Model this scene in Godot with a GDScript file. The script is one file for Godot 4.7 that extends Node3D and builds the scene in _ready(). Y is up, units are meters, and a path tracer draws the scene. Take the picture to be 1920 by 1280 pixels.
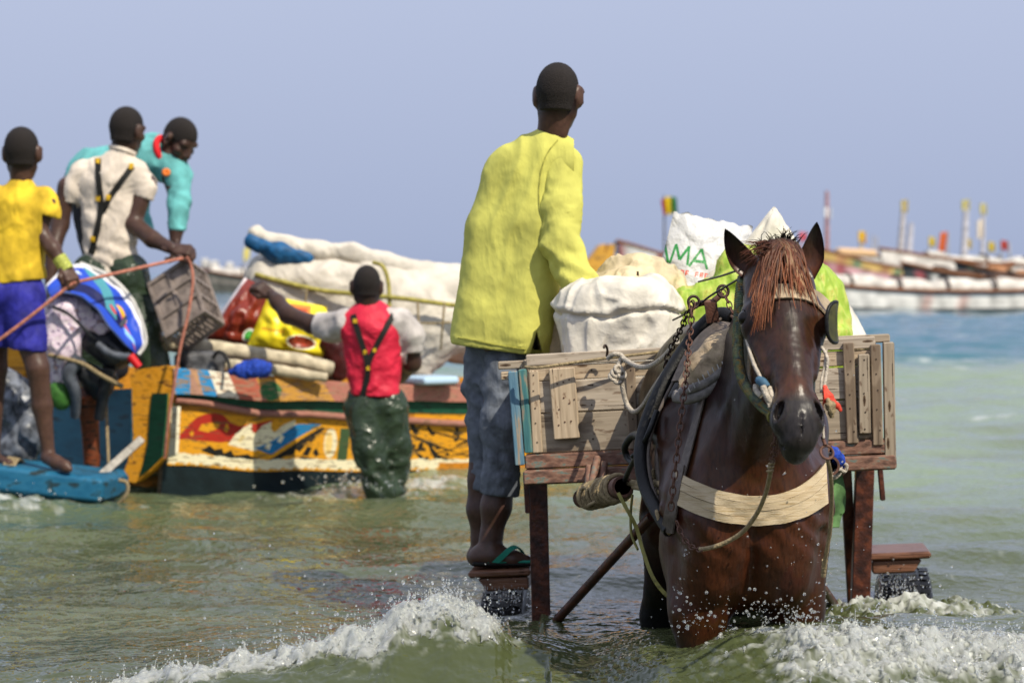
extends Node3D
# Beach scene: a horse cart and a painted fishing boat in shallow surf.

const FOCAL := 4700.0          # focal length in pixels of a 1920 x 1280 frame
const EYE := Vector3(0, 1.25, 0)
var pitch := atan((640.0 - 508.0) / 4700.0)
var rng := RandomNumberGenerator.new()
var used := {}
var M := {}
var N1 := FastNoiseLite.new()
var N2 := FastNoiseLite.new()
var N3 := FastNoiseLite.new()
var NC := FastNoiseLite.new()


class Geo:
	var v := PackedVector3Array()
	var n := PackedVector3Array()
	var c := PackedColorArray()
	var uv := PackedVector2Array()
	var idx := PackedInt32Array()
	var tint := Color(1, 1, 1)
	var colored := false
	var mapped := false
	func vert(p: Vector3, nn: Vector3, t := Vector2.ZERO) -> int:
		v.append(p)
		n.append(nn)
		c.append(tint)
		uv.append(t)
		return v.size() - 1
	func tri(a: int, b: int, d: int) -> void:
		var f := (v[b] - v[a]).cross(v[d] - v[a])
		if f.dot(n[a] + n[b] + n[d]) > 0.0:
			idx.append_array([a, d, b])
		else:
			idx.append_array([a, b, d])
	func quad(a: int, b: int, d: int, e: int) -> void:
		tri(a, b, d)
		tri(a, d, e)
	func smooth(from := 0) -> void:
		# normals from the faces; sides follow the winding already chosen
		var s := PackedVector3Array()
		s.resize(v.size())
		for t in range(0, idx.size(), 3):
			var i := idx[t]
			var j := idx[t + 1]
			var k := idx[t + 2]
			var f := (v[k] - v[i]).cross(v[j] - v[i])
			s[i] += f
			s[j] += f
			s[k] += f
		for i in range(from, v.size()):
			if s[i].length_squared() > 1e-20:
				n[i] = s[i].normalized()
	func mesh() -> ArrayMesh:
		var a := []
		a.resize(Mesh.ARRAY_MAX)
		a[Mesh.ARRAY_VERTEX] = v
		a[Mesh.ARRAY_NORMAL] = n
		if colored:
			a[Mesh.ARRAY_COLOR] = c
		if mapped:
			a[Mesh.ARRAY_TEX_UV] = uv
		a[Mesh.ARRAY_INDEX] = idx
		var m := ArrayMesh.new()
		m.add_surface_from_arrays(Mesh.PRIMITIVE_TRIANGLES, a)
		return m


class Field:
	# a smooth union of tapered capsules and ellipsoids on a grid, meshed as surface nets
	var lo := Vector3.ZERO
	var c := 0.01
	var k := 0.012
	var nx := 0
	var ny := 0
	var nz := 0
	var acc := PackedFloat32Array()
	var done := false
	func _init(a: Vector3, b: Vector3, cell: float, blend: float) -> void:
		lo = Vector3(minf(a.x, b.x), minf(a.y, b.y), minf(a.z, b.z))
		var hi := Vector3(maxf(a.x, b.x), maxf(a.y, b.y), maxf(a.z, b.z))
		c = cell
		k = blend
		nx = int((hi.x - lo.x) / c) + 3
		ny = int((hi.y - lo.y) / c) + 3
		nz = int((hi.z - lo.z) / c) + 3
		acc.resize(nx * ny * nz)
	func span(a: Vector3, b: Vector3) -> Array:
		var i := Vector3i(((a - lo) / c).floor())
		var j := Vector3i(((b - lo) / c).ceil())
		return [clampi(i.x, 0, nx - 1), clampi(i.y, 0, ny - 1), clampi(i.z, 0, nz - 1), clampi(j.x, 0, nx - 1), clampi(j.y, 0, ny - 1), clampi(j.z, 0, nz - 1)]
	func bone(a: Vector3, b: Vector3, ra: float, rb: float, fn := Vector3.ZERO, fs := 1.0, sign := 1) -> void:
		var m := maxf(ra, rb) * maxf(1.0, fs) + 5.0 * k
		var mv := Vector3(m, m, m)
		var s := span(a.min(b) - mv, a.max(b) + mv)
		var ab := b - a
		var l2 := maxf(ab.length_squared(), 1e-9)
		var flat := fs != 1.0
		var fk := 1.0 / fs - 1.0
		var lim := 4.6 * k
		for z in range(s[2], s[5] + 1):
			for y in range(s[1], s[4] + 1):
				var row := (z * ny + y) * nx
				var p := lo + Vector3(s[0], y, z) * c - a
				for x in range(s[0], s[3] + 1):
					var t := clampf(p.dot(ab) / l2, 0.0, 1.0)
					var q := p - ab * t
					var r := ra + (rb - ra) * t
					var d := 0.0
					if flat:
						var q2 := q + fn * (q.dot(fn) * fk)
						var lq := q2.length()
						d = (lq - r) * (q.length() / lq if lq > 1e-6 else 1.0)
					else:
						d = q.length() - r
					p.x += c
					if sign < 0:
						if d < 0.03:
							acc[row + x] = maxf(acc[row + x], -d)
					elif d < lim:
						acc[row + x] += exp(minf(-d / k, 60.0))
	func chain(pts: Array, radii: Array, fn := Vector3.ZERO, fs := 1.0) -> void:
		for i in pts.size() - 1:
			bone(pts[i], pts[i + 1], radii[i], radii[i + 1], fn, fs)
	func ell(ce: Vector3, r: Vector3, ba := Basis(), sign := 1) -> void:
		var m: float = maxf(r.x, maxf(r.y, r.z)) + 5.0 * k
		var mv := Vector3(m, m, m)
		var s := span(ce - mv, ce + mv)
		var bt := ba.transposed()
		var lim := 4.6 * k
		for z in range(s[2], s[5] + 1):
			for y in range(s[1], s[4] + 1):
				var row := (z * ny + y) * nx
				for x in range(s[0], s[3] + 1):
					var q := (bt * (lo + Vector3(x, y, z) * c - ce)) / r
					var l := q.length()
					var d := l * (l - 1.0) / maxf((q / r).length(), 1e-6)
					if l < 0.05:
						d = -minf(r.x, minf(r.y, r.z))
					if sign < 0:
						if d < 0.03:
							acc[row + x] = maxf(acc[row + x], -d)
					elif d < lim:
						acc[row + x] += exp(minf(-d / k, 60.0))
	func rbox(ce: Vector3, h: Vector3, r: float, ba := Basis()) -> void:
		var m: float = h.length() + r + 5.0 * k
		var mv := Vector3(m, m, m)
		var s := span(ce - mv, ce + mv)
		var bt := ba.transposed()
		var lim := 4.6 * k
		for z in range(s[2], s[5] + 1):
			for y in range(s[1], s[4] + 1):
				var row := (z * ny + y) * nx
				for x in range(s[0], s[3] + 1):
					var q := (bt * (lo + Vector3(x, y, z) * c - ce)).abs() - h
					var d := q.max(Vector3.ZERO).length() + minf(maxf(q.x, maxf(q.y, q.z)), 0.0) - r
					if d < lim:
						acc[row + x] += exp(minf(-d / k, 60.0))
	func finish() -> void:
		for i in acc.size():
			var a := acc[i]
			acc[i] = -k * log(a) if a > 1e-9 else 1.0
		done = true
	func mod(f: Callable) -> void:
		var i := 0
		for z in nz:
			for y in ny:
				var p := lo + Vector3(0, y, z) * c
				for x in nx:
					if acc[i] < 0.9:
						acc[i] = f.call(p, acc[i])
					p.x += c
					i += 1
	func at(p: Vector3) -> float:
		var q := (p - lo) / c
		var x := int(floor(q.x))
		var y := int(floor(q.y))
		var z := int(floor(q.z))
		if x < 0 or y < 0 or z < 0 or x >= nx - 1 or y >= ny - 1 or z >= nz - 1:
			return 1.0
		var u := q - Vector3(x, y, z)
		var i := (z * ny + y) * nx + x
		var sy := nx
		var sz := nx * ny
		var a := lerpf(lerpf(acc[i], acc[i + 1], u.x), lerpf(acc[i + sy], acc[i + sy + 1], u.x), u.y)
		var b := lerpf(lerpf(acc[i + sz], acc[i + sz + 1], u.x), lerpf(acc[i + sz + sy], acc[i + sz + sy + 1], u.x), u.y)
		return lerpf(a, b, u.z)
	func emit(g: Geo, paint = null) -> void:
		var sy := nx
		var sz := nx * ny
		var off := [0, 1, sy, sy + 1, sz, sz + 1, sz + sy, sz + sy + 1]
		var cor := [Vector3(0, 0, 0), Vector3(1, 0, 0), Vector3(0, 1, 0), Vector3(1, 1, 0), Vector3(0, 0, 1), Vector3(1, 0, 1), Vector3(0, 1, 1), Vector3(1, 1, 1)]
		var ea := [0, 2, 4, 6, 0, 1, 4, 5, 0, 1, 2, 3]
		var eb := [1, 3, 5, 7, 2, 3, 6, 7, 4, 5, 6, 7]
		var lim := 3.0 * c
		var ids := {}
		var first := g.v.size()
		var cells := PackedInt32Array()
		var d := PackedFloat32Array()
		d.resize(8)
		for z in nz - 1:
			for y in ny - 1:
				var row := (z * ny + y) * nx
				for x in nx - 1:
					var i := row + x
					var d0 := acc[i]
					if d0 > lim or d0 < -lim:
						continue
					var inside := 0
					for q in 8:
						var e := acc[i + off[q]]
						d[q] = e
						if e < 0.0:
							inside += 1
					if inside == 0 or inside == 8:
						continue
					var sum := Vector3.ZERO
					var cnt := 0
					for q in 12:
						var da := d[ea[q]]
						var db := d[eb[q]]
						if (da < 0.0) != (db < 0.0):
							sum += (cor[ea[q]] as Vector3).lerp(cor[eb[q]], da / (da - db))
							cnt += 1
					g.v.append(lo + (Vector3(x, y, z) + sum / cnt) * c)
					g.n.append(Vector3.ZERO)
					g.c.append(g.tint)
					g.uv.append(Vector2.ZERO)
					ids[i] = g.v.size() - 1
					cells.append(i)
		var steps := [1, sy, sz]
		for i in cells:
			var a0 := acc[i]
			for ax in 3:
				var st: int = steps[ax]
				var a1 := acc[i + st]
				if (a0 < 0.0) == (a1 < 0.0):
					continue
				var s1: int = steps[(ax + 1) % 3]
				var s2: int = steps[(ax + 2) % 3]
				var p0: int = ids.get(i, -1)
				var p1: int = ids.get(i - s1, -1)
				var p2: int = ids.get(i - s1 - s2, -1)
				var p3: int = ids.get(i - s2, -1)
				if p0 < 0 or p1 < 0 or p2 < 0 or p3 < 0:
					continue
				if a0 < 0.0:
					g.idx.append_array([p0, p3, p2, p0, p2, p1])
				else:
					g.idx.append_array([p0, p1, p2, p0, p2, p3])
		# normals
		for t in range(0, g.idx.size(), 3):
			var i0 := g.idx[t]
			if i0 < first:
				continue
			var i1 := g.idx[t + 1]
			var i2 := g.idx[t + 2]
			var f := (g.v[i2] - g.v[i0]).cross(g.v[i1] - g.v[i0])
			g.n[i0] += f
			g.n[i1] += f
			g.n[i2] += f
		for i in range(first, g.v.size()):
			g.n[i] = g.n[i].normalized() if g.n[i].length_squared() > 0.0 else Vector3.UP
			if (paint != null):
				g.c[i] = paint.call(g.v[i], g.n[i])


# ---------------------------------------------------------------- naming
func numbered(called: String) -> String:
	var k: int = used.get(called, 0)
	used[called] = k + 1
	return called if k == 0 else "%s_%03d" % [called, k]


func thing(called: String, label: String, category: String, at: Vector3, group := "") -> Node3D:
	var o := Node3D.new()
	o.name = numbered(called)
	o.position = at
	add_child(o)
	tag(o, label, category, group)
	return o


func tag(o: Node, label: String, category: String, group := "") -> void:
	o.set_meta("label", label)
	o.set_meta("category", category)
	if group != "":
		o.set_meta("group", group)


# a mesh whose vertices are in world metres, hung under a thing (or set at the root)
func part(called: String, mesh: Mesh, m: Material, parent: Node3D = null, label := "") -> MeshInstance3D:
	var o := MeshInstance3D.new()
	o.mesh = mesh
	o.material_override = m
	if parent == null:
		o.name = numbered(called)
		add_child(o)
	else:
		o.name = called
		parent.add_child(o, true)
		var k := 1
		while String(o.name).contains("@"):
			o.name = "%s_%03d" % [called, k]
			k += 1
		if parent.get_parent() == self and not parent is MeshInstance3D:
			o.position = -(parent.transform.affine_inverse().basis * parent.position)
			o.transform = parent.transform.affine_inverse()
	if label != "":
		o.set_meta("label", label)
	return o


# a mesh with its own place (relative to the parent thing's world frame)
func placed(called: String, mesh: Mesh, m: Material, parent: Node3D, where: Transform3D, label := "") -> MeshInstance3D:
	var o := part(called, mesh, m, parent, label)
	o.transform = o.transform * where
	return o


# a point of the world given by where it lies in the picture and how far away it stands
func w(px: float, py: float, d: float) -> Vector3:
	var cx := (px - 960.0) / FOCAL
	var cy := -(py - 640.0) / FOCAL
	var dir := Vector3(cx, -sin(pitch) + cy * cos(pitch), -cos(pitch) - cy * sin(pitch))
	return EYE + dir * (d / -dir.z)


func lin(r: float, g: float, b: float) -> Color:
	return Color(r, g, b).linear_to_srgb()


# ---------------------------------------------------------------- textures and materials
func noise_tex(kind: int, freq: float, seed_: int, lo: float, hi: float, size := 256, sx := 1.0, sy := 1.0, oct := 4, gain := 0.55, ridged := false) -> ImageTexture:
	var f := FastNoiseLite.new()
	if ridged:
		f.fractal_type = FastNoiseLite.FRACTAL_RIDGED
	f.noise_type = kind as FastNoiseLite.NoiseType
	f.frequency = freq
	f.seed = seed_
	f.fractal_octaves = oct
	f.fractal_gain = gain
	var w0 := int(size * sx)
	var h0 := int(size * sy)
	var src := f.get_seamless_image(w0, h0, false, false, 0.2)
	if w0 != size or h0 != size:
		src.resize(size, size, Image.INTERPOLATE_CUBIC)
	src.convert(Image.FORMAT_RGB8)
	var data := src.get_data()
	for i in data.size():
		data[i] = int(clampf(lo + (hi - lo) * data[i] / 255.0, 0.0, 1.0) * 255.0)
	var im := Image.create_from_data(size, size, false, Image.FORMAT_RGB8, data)
	return ImageTexture.create_from_image(im)


func ramp_tex(kind: int, freq: float, seed_: int, stops: Array, size := 256, sx := 1.0, sy := 1.0, oct := 4) -> ImageTexture:
	var f := FastNoiseLite.new()
	f.noise_type = kind as FastNoiseLite.NoiseType
	f.frequency = freq
	f.seed = seed_
	f.fractal_octaves = oct
	var w0 := int(size * sx)
	var h0 := int(size * sy)
	var src := f.get_seamless_image(w0, h0, false, false, 0.2)
	if w0 != size or h0 != size:
		src.resize(size, size, Image.INTERPOLATE_CUBIC)
	src.convert(Image.FORMAT_L8)
	var data := src.get_data()
	var gr := Gradient.new()
	gr.offsets = PackedFloat32Array(stops.map(func(s): return s[0]))
	gr.colors = PackedColorArray(stops.map(func(s): return s[1]))
	var lut := PackedByteArray()
	for i in 256:
		var q := gr.sample(i / 255.0)
		lut.append(int(q.r * 255))
		lut.append(int(q.g * 255))
		lut.append(int(q.b * 255))
	var out := PackedByteArray()
	out.resize(size * size * 3)
	for i in size * size:
		var j := data[i] * 3
		out[i * 3] = lut[j]
		out[i * 3 + 1] = lut[j + 1]
		out[i * 3 + 2] = lut[j + 2]
	return ImageTexture.create_from_image(Image.create_from_data(size, size, false, Image.FORMAT_RGB8, out))


func mat(c: Color, rough := 0.8, tex: Texture2D = null, scale := Vector3.ONE, bump: Texture2D = null, bump_cm := 0.1) -> StandardMaterial3D:
	var m := StandardMaterial3D.new()
	m.albedo_color = c
	m.roughness = rough
	m.metallic_specular = 0.4
	if tex:
		m.albedo_texture = tex
	if bump:
		m.heightmap_enabled = true
		m.heightmap_texture = bump
		m.heightmap_scale = bump_cm
	if tex or bump:
		m.uv1_triplanar = true
		m.uv1_triplanar_sharpness = 4.0
		m.uv1_scale = scale
	return m


func vcol(m: StandardMaterial3D) -> StandardMaterial3D:
	m.vertex_color_use_as_albedo = true
	return m


# ---------------------------------------------------------------- shapes
func spline(pts: Array, per := 8) -> PackedVector3Array:
	var out := PackedVector3Array()
	var n := pts.size()
	for i in n - 1:
		var a: Vector3 = pts[maxi(i - 1, 0)]
		var b: Vector3 = pts[i]
		var c: Vector3 = pts[i + 1]
		var d: Vector3 = pts[mini(i + 2, n - 1)]
		for s in per:
			out.append(b.cubic_interpolate(c, a, d, s / float(per)))
	out.append(pts[n - 1])
	return out


func tube(g: Geo, pts: PackedVector3Array, ra: float, rb: float, sides := 8, cap := true, flat := 1.0, up := Vector3.ZERO) -> void:
	var n := pts.size()
	var side := Vector3.ZERO
	var prev: Array = []
	for i in n:
		var t := (pts[mini(i + 1, n - 1)] - pts[maxi(i - 1, 0)]).normalized()
		if i == 0:
			side = t.cross(up if up != Vector3.ZERO else (Vector3.UP if absf(t.y) < 0.9 else Vector3.RIGHT)).normalized()
		else:
			side = (side - t * side.dot(t)).normalized()
		var bi := t.cross(side)
		var r := lerpf(ra, rb, i / float(n - 1))
		var ring: Array = []
		for s in sides:
			var a := TAU * s / sides
			var o := side * cos(a) + bi * (sin(a) * flat)
			var nn := (side * cos(a) * flat + bi * sin(a)).normalized()
			ring.append(g.vert(pts[i] + o * r, nn, Vector2(i, s)))
		if i > 0:
			for s in sides:
				g.quad(prev[s], prev[(s + 1) % sides], ring[(s + 1) % sides], ring[s])
		prev = ring
		if cap and (i == 0 or i == n - 1):
			var nn := -t if i == 0 else t
			var m := g.vert(pts[i], nn)
			var r2: Array = []
			for s in sides:
				r2.append(g.vert(g.v[ring[s]], nn))
			for s in sides:
				g.tri(m, r2[s], r2[(s + 1) % sides])


func box(g: Geo, x: Transform3D, size: Vector3, bev := 0.004) -> void:
	var h := size / 2.0
	var b := minf(bev, minf(h.x, minf(h.y, h.z)) * 0.8)
	var id := {}
	for sx in [-1, 1]:
		for sy in [-1, 1]:
			for sz in [-1, 1]:
				var sg := Vector3(sx, sy, sz)
				for ax in 3:
					var p := sg * (h - Vector3(b, b, b))
					p[ax] = sg[ax] * h[ax]
					var nn := Vector3.ZERO
					nn[ax] = sg[ax]
					id[[sx, sy, sz, ax]] = g.vert(x * p, (x.basis * nn).normalized())
	for ax in 3:
		var u := (ax + 1) % 3
		var v := (ax + 2) % 3
		for s in [-1, 1]:
			var q: Array = []
			for k in [[-1, -1], [1, -1], [1, 1], [-1, 1]]:
				var e := [0, 0, 0, ax]
				e[ax] = s
				e[u] = k[0]
				e[v] = k[1]
				q.append(id[e])
			g.quad(q[0], q[1], q[2], q[3])
		for s in [-1, 1]:
			for t in [-1, 1]:
				var e0 := [0, 0, 0, u]
				e0[u] = s
				e0[v] = t
				var e1 := e0.duplicate()
				e1[3] = v
				var f0 := e0.duplicate()
				var f1 := e1.duplicate()
				e0[ax] = -1
				e1[ax] = -1
				f0[ax] = 1
				f1[ax] = 1
				g.quad(id[e0], id[f0], id[f1], id[e1])
	for sx in [-1, 1]:
		for sy in [-1, 1]:
			for sz in [-1, 1]:
				g.tri(id[[sx, sy, sz, 0]], id[[sx, sy, sz, 1]], id[[sx, sy, sz, 2]])


func box_mesh(size: Vector3, bev := 0.004) -> ArrayMesh:
	var g := Geo.new()
	box(g, Transform3D(), size, bev)
	return g.mesh()


# a sheet of some thickness between two edges
func strip(g: Geo, a: PackedVector3Array, b: PackedVector3Array, th: float, out: Vector3, across := 4) -> void:
	var n := a.size()
	var top: Array = []
	var low: Array = []
	for i in n:
		var t := a[mini(i + 1, n - 1)] - a[maxi(i - 1, 0)]
		var nn := t.cross(b[i] - a[i]).normalized()
		if nn.dot(out) < 0:
			nn = -nn
		var r0: Array = []
		var r1: Array = []
		for j in across + 1:
			var p := a[i].lerp(b[i], j / float(across))
			r0.append(g.vert(p + nn * th * 0.5, nn, Vector2(i / float(n - 1), j / float(across))))
			r1.append(g.vert(p - nn * th * 0.5, -nn, Vector2(i / float(n - 1), j / float(across))))
		top.append(r0)
		low.append(r1)
	for i in n - 1:
		for j in across:
			g.quad(top[i][j], top[i + 1][j], top[i + 1][j + 1], top[i][j + 1])
			g.quad(low[i][j], low[i + 1][j], low[i + 1][j + 1], low[i][j + 1])
		for j in [0, across]:
			var sd := (a[i] - b[i]).normalized() * (1.0 if j == 0 else -1.0)
			var q: Array = []
			for e in [top[i][j], top[i + 1][j], low[i + 1][j], low[i][j]]:
				q.append(g.vert(g.v[e], sd, g.uv[e]))
			g.quad(q[0], q[1], q[2], q[3])
	for i in [0, n - 1]:
		var sd := (a[0] - a[1] if i == 0 else a[n - 1] - a[n - 2]).normalized()
		for j in across:
			var q: Array = []
			for e in [top[i][j], top[i][j + 1], low[i][j + 1], low[i][j]]:
				q.append(g.vert(g.v[e], sd, g.uv[e]))
			g.quad(q[0], q[1], q[2], q[3])


func torus(g: Geo, ce: Vector3, axis: Vector3, r: float, t: float, n := 20, sides := 8, stretch := Vector3.ZERO, st := 1.0) -> void:
	var u := axis.cross(Vector3.UP if absf(axis.y) < 0.9 else Vector3.RIGHT).normalized()
	if stretch != Vector3.ZERO:
		u = stretch.normalized()
	var v := axis.cross(u).normalized()
	var rings: Array = []
	for i in n:
		var a := TAU * i / n
		var rad := u * cos(a) + v * sin(a)
		var ring: Array = []
		for s in sides:
			var b := TAU * s / sides
			var nn := rad * cos(b) + axis * sin(b)
			var p := u * (cos(a) * r * st) + v * (sin(a) * r)
			ring.append(g.vert(ce + p + nn * t, nn))
		rings.append(ring)
	for i in n:
		for s in sides:
			g.quad(rings[i][s], rings[(i + 1) % n][s], rings[(i + 1) % n][(s + 1) % sides], rings[i][(s + 1) % sides])


# fill a polygon (points from 0 to 1) on an image
func poly(im: Image, pts: Array, c: Color) -> void:
	var wd := im.get_width()
	var ht := im.get_height()
	var lo := 1.0
	var hi := 0.0
	for p in pts:
		lo = minf(lo, p.y)
		hi = maxf(hi, p.y)
	for y in range(maxi(int(lo * ht), 0), mini(int(hi * ht) + 1, ht)):
		var fy := (y + 0.5) / ht
		var xs: Array = []
		for i in pts.size():
			var a: Vector2 = pts[i]
			var b: Vector2 = pts[(i + 1) % pts.size()]
			if (a.y <= fy) != (b.y <= fy):
				xs.append(a.x + (fy - a.y) / (b.y - a.y) * (b.x - a.x))
		xs.sort()
		for i in range(0, xs.size() - 1, 2):
			var x0 := clampi(int(xs[i] * wd), 0, wd)
			var x1 := clampi(int(xs[i + 1] * wd), 0, wd)
			if x1 > x0:
				im.fill_rect(Rect2i(x0, y, x1 - x0, 1), c)


func oval(ce: Vector2, rx: float, ry: float, turn := 0.0, n := 18) -> Array:
	var out: Array = []
	for i in n:
		var a := TAU * i / n
		out.append(ce + Vector2(cos(a) * rx, sin(a) * ry).rotated(turn))
	return out


func V(x: float, y: float) -> Vector2:
	return Vector2(x, y)


# wear: blotches of another colour laid on an image where a noise is high
func wear(im: Image, freq: float, seed_: int, above: float, c: Color, strength := 0.8, sx := 1.0, sy := 1.0) -> void:
	var f := FastNoiseLite.new()
	f.frequency = freq
	f.seed = seed_
	f.fractal_octaves = 4
	for y in im.get_height():
		for x in im.get_width():
			var v := f.get_noise_2d(x * sx, y * sy)
			if v > above:
				im.set_pixel(x, y, im.get_pixel(x, y).lerp(c, strength * minf(1.0, (v - above) * 8.0)))


func _ready() -> void:
	# ---- camera
	var cam := Camera3D.new()
	cam.name = "camera"
	cam.position = EYE
	cam.rotation = Vector3(-pitch, 0, 0)
	cam.fov = rad_to_deg(2.0 * atan(640.0 / FOCAL))
	cam.near = 0.1
	cam.far = 12000.0
	var at := CameraAttributesPhysical.new()
	at.frustum_focal_length = 12.0 * FOCAL / 640.0
	at.frustum_focus_distance = 7.3
	at.frustum_near = 0.1
	at.frustum_far = 12000.0
	at.exposure_aperture = 4.2
	cam.attributes = at
	add_child(cam)
	cam.current = true
	# ---- sky
	var env := Environment.new()
	env.background_mode = Environment.BG_SKY
	var sky := Sky.new()
	var sm := ProceduralSkyMaterial.new()
	sm.sky_horizon_color = Color(0.64, 0.688, 0.805)
	sm.sky_top_color = Color(0.835, 0.87, 0.965)
	sm.sky_curve = 0.16
	sm.ground_horizon_color = Color(0.64, 0.688, 0.805)
	sm.ground_bottom_color = Color(0.5, 0.55, 0.62)
	sm.sun_angle_max = 10.0
	sky.sky_material = sm
	env.sky = sky
	env.tonemap_mode = Environment.TONE_MAPPER_LINEAR
	env.tonemap_exposure = 1.02
	env.sdfgi_enabled = true
	env.ssao_enabled = true
	env.ssil_enabled = true
	var we := WorldEnvironment.new()
	we.name = "world_environment"
	we.environment = env
	add_child(we)
	# ---- sun
	var sun := DirectionalLight3D.new()
	sun.name = "sun"
	sun.light_energy = 1.6
	sun.light_color = Color(1.0, 0.96, 0.88)
	sun.light_angular_distance = 0.5
	sun.shadow_enabled = true
	add_child(sun)
	sun.look_at_from_position(Vector3.ZERO, Vector3(-0.56, -1.0, -0.72), Vector3.UP)

	rng.seed = 77
	var k := 0
	for f: FastNoiseLite in [N1, N2, N3, NC]:
		f.seed = 11 + k * 7
		f.noise_type = FastNoiseLite.TYPE_SIMPLEX_SMOOTH
		f.frequency = 1.0
		f.fractal_octaves = [3, 3, 1, 1][k]
		k += 1
	NC.noise_type = FastNoiseLite.TYPE_CELLULAR
	NC.cellular_return_type = FastNoiseLite.RETURN_DISTANCE
	materials()
	water()
	cart()
	horse()
	harness()
	sacks()
	driver()
	boat()
	crew()
	far_boats()
	splashes()


func materials() -> void:
	var mottle := noise_tex(FastNoiseLite.TYPE_SIMPLEX_SMOOTH, 0.012, 3, 0.66, 1.08)
	var fine := noise_tex(FastNoiseLite.TYPE_SIMPLEX_SMOOTH, 0.05, 5, 0.0, 1.0, 256, 1.0, 1.0, 5, 0.7)
	var weave := noise_tex(FastNoiseLite.TYPE_VALUE, 0.3, 8, 0.0, 1.0, 256, 1.0, 1.0, 3)
	var crease := noise_tex(FastNoiseLite.TYPE_SIMPLEX, 0.014, 21, 0.0, 1.0, 256, 1.0, 1.0, 5, 0.5)
	var grain := ramp_tex(FastNoiseLite.TYPE_SIMPLEX_SMOOTH, 0.03, 9, [[0.0, Color(0.45, 0.40, 0.35)], [0.22, Color(0.64, 0.585, 0.52)], [0.4, Color(0.71, 0.655, 0.585)], [0.7, Color(0.76, 0.705, 0.635)], [0.85, Color(0.70, 0.64, 0.565)], [1.0, Color(0.56, 0.49, 0.42)]], 512, 0.2, 1.4, 6)
	var gi := grain.get_image()
	rng.seed = 41
	for k in 22:
		var kc := V(rng.randf(), rng.randf())
		var kr := rng.randf_range(0.005, 0.012)
		poly(gi, oval(kc, kr * 1.8, kr * 1.1), Color(0.44, 0.36, 0.28))
		poly(gi, oval(kc, kr, kr * 0.6), Color(0.26, 0.2, 0.16))
	for k in 26:
		var kc := V(rng.randf() * 0.8, rng.randf())
		var kl := rng.randf_range(0.05, 0.22)
		var sl := rng.randf_range(-0.006, 0.006)
		poly(gi, [kc, kc + V(kl * 0.5, 0.0035 + sl * 0.5), kc + V(kl, sl), kc + V(kl * 0.5, -0.002 + sl * 0.5)], Color(0.27, 0.22, 0.18))
	wear(gi, 0.006, 71, 0.25, Color(0.48, 0.42, 0.36), 0.45)
	wear(gi, 0.03, 73, 0.42, Color(0.36, 0.27, 0.21), 0.5)
	grain = ImageTexture.create_from_image(gi)
	var grain_h := noise_tex(FastNoiseLite.TYPE_SIMPLEX_SMOOTH, 0.03, 9, 0.0, 1.0, 512, 0.2, 1.4, 6)
	M.fine = fine
	M.mottle = mottle
	M.weave = weave
	M.crease = crease
	var wrinkle := noise_tex(FastNoiseLite.TYPE_SIMPLEX_SMOOTH, 0.010, 23, 0.0, 1.0, 512, 1.0, 0.45, 4, 0.45, true)
	var crumple := noise_tex(FastNoiseLite.TYPE_SIMPLEX_SMOOTH, 0.008, 27, 0.0, 1.0, 512, 1.0, 1.0, 5, 0.5, true)
	M.crumple = crumple
	M.wrinkle = wrinkle
	for i in 4:
		var m := mat([Color(0.93, 0.93, 0.93), Color(0.83, 0.82, 0.8), Color(0.98, 0.95, 0.9), Color(0.76, 0.73, 0.7)][i], 0.88, grain, Vector3(0.8, 2.0, 2.0), grain_h, 0.12)
		m.uv1_offset = Vector3(0.21 * i, 0.37 * i, 0.13 * i)
		M["wood%d" % i] = m
	var bluep := ramp_tex(FastNoiseLite.TYPE_SIMPLEX_SMOOTH, 0.03, 15, [[0.0, Color(0.30, 0.44, 0.53)], [0.45, Color(0.38, 0.51, 0.58)], [0.6, Color(0.46, 0.54, 0.56)], [0.68, Color(0.63, 0.57, 0.5)], [1.0, Color(0.5, 0.44, 0.38)]], 256, 0.4, 2.0, 5)
	var tealp := ramp_tex(FastNoiseLite.TYPE_SIMPLEX_SMOOTH, 0.03, 16, [[0.0, Color(0.2, 0.38, 0.4)], [0.5, Color(0.27, 0.46, 0.47)], [0.66, Color(0.35, 0.5, 0.47)], [0.75, Color(0.55, 0.5, 0.44)], [1.0, Color(0.5, 0.44, 0.38)]], 256, 0.4, 2.0, 5)
	M.wood_blue = mat(Color.WHITE, 0.8, bluep, Vector3(1.5, 3, 3), grain_h, 0.2)
	M.wood_teal = mat(Color.WHITE, 0.8, tealp, Vector3(1.5, 3, 3), grain_h, 0.2)
	var rust := ramp_tex(FastNoiseLite.TYPE_SIMPLEX_SMOOTH, 0.02, 31, [[0.0, Color(0.29, 0.22, 0.19)], [0.35, Color(0.42, 0.31, 0.265)], [0.55, Color(0.50, 0.37, 0.31)], [0.70, Color(0.52, 0.42, 0.36)], [0.76, Color(0.44, 0.44, 0.40)], [0.82, Color(0.38, 0.45, 0.43)], [1.0, Color(0.5, 0.41, 0.36)]], 512, 1.0, 1.0, 6)
	M.rust = mat(Color.WHITE, 0.75, rust, Vector3(1.6, 3, 3), fine, 0.2)
	var rustd := ramp_tex(FastNoiseLite.TYPE_SIMPLEX_SMOOTH, 0.02, 35, [[0.0, Color(0.13, 0.08, 0.07)], [0.5, Color(0.27, 0.15, 0.11)], [0.7, Color(0.37, 0.2, 0.13)], [1.0, Color(0.2, 0.13, 0.11)]], 256, 1.0, 1.0, 5)
	M.rust_wet = mat(Color.WHITE, 0.35, rustd, Vector3(3, 3, 3), fine, 0.15)
	M.wet_board = mat(Color(0.60, 0.45, 0.38), 0.35, grain, Vector3(1.2, 3, 3), grain_h, 0.25)
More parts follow.
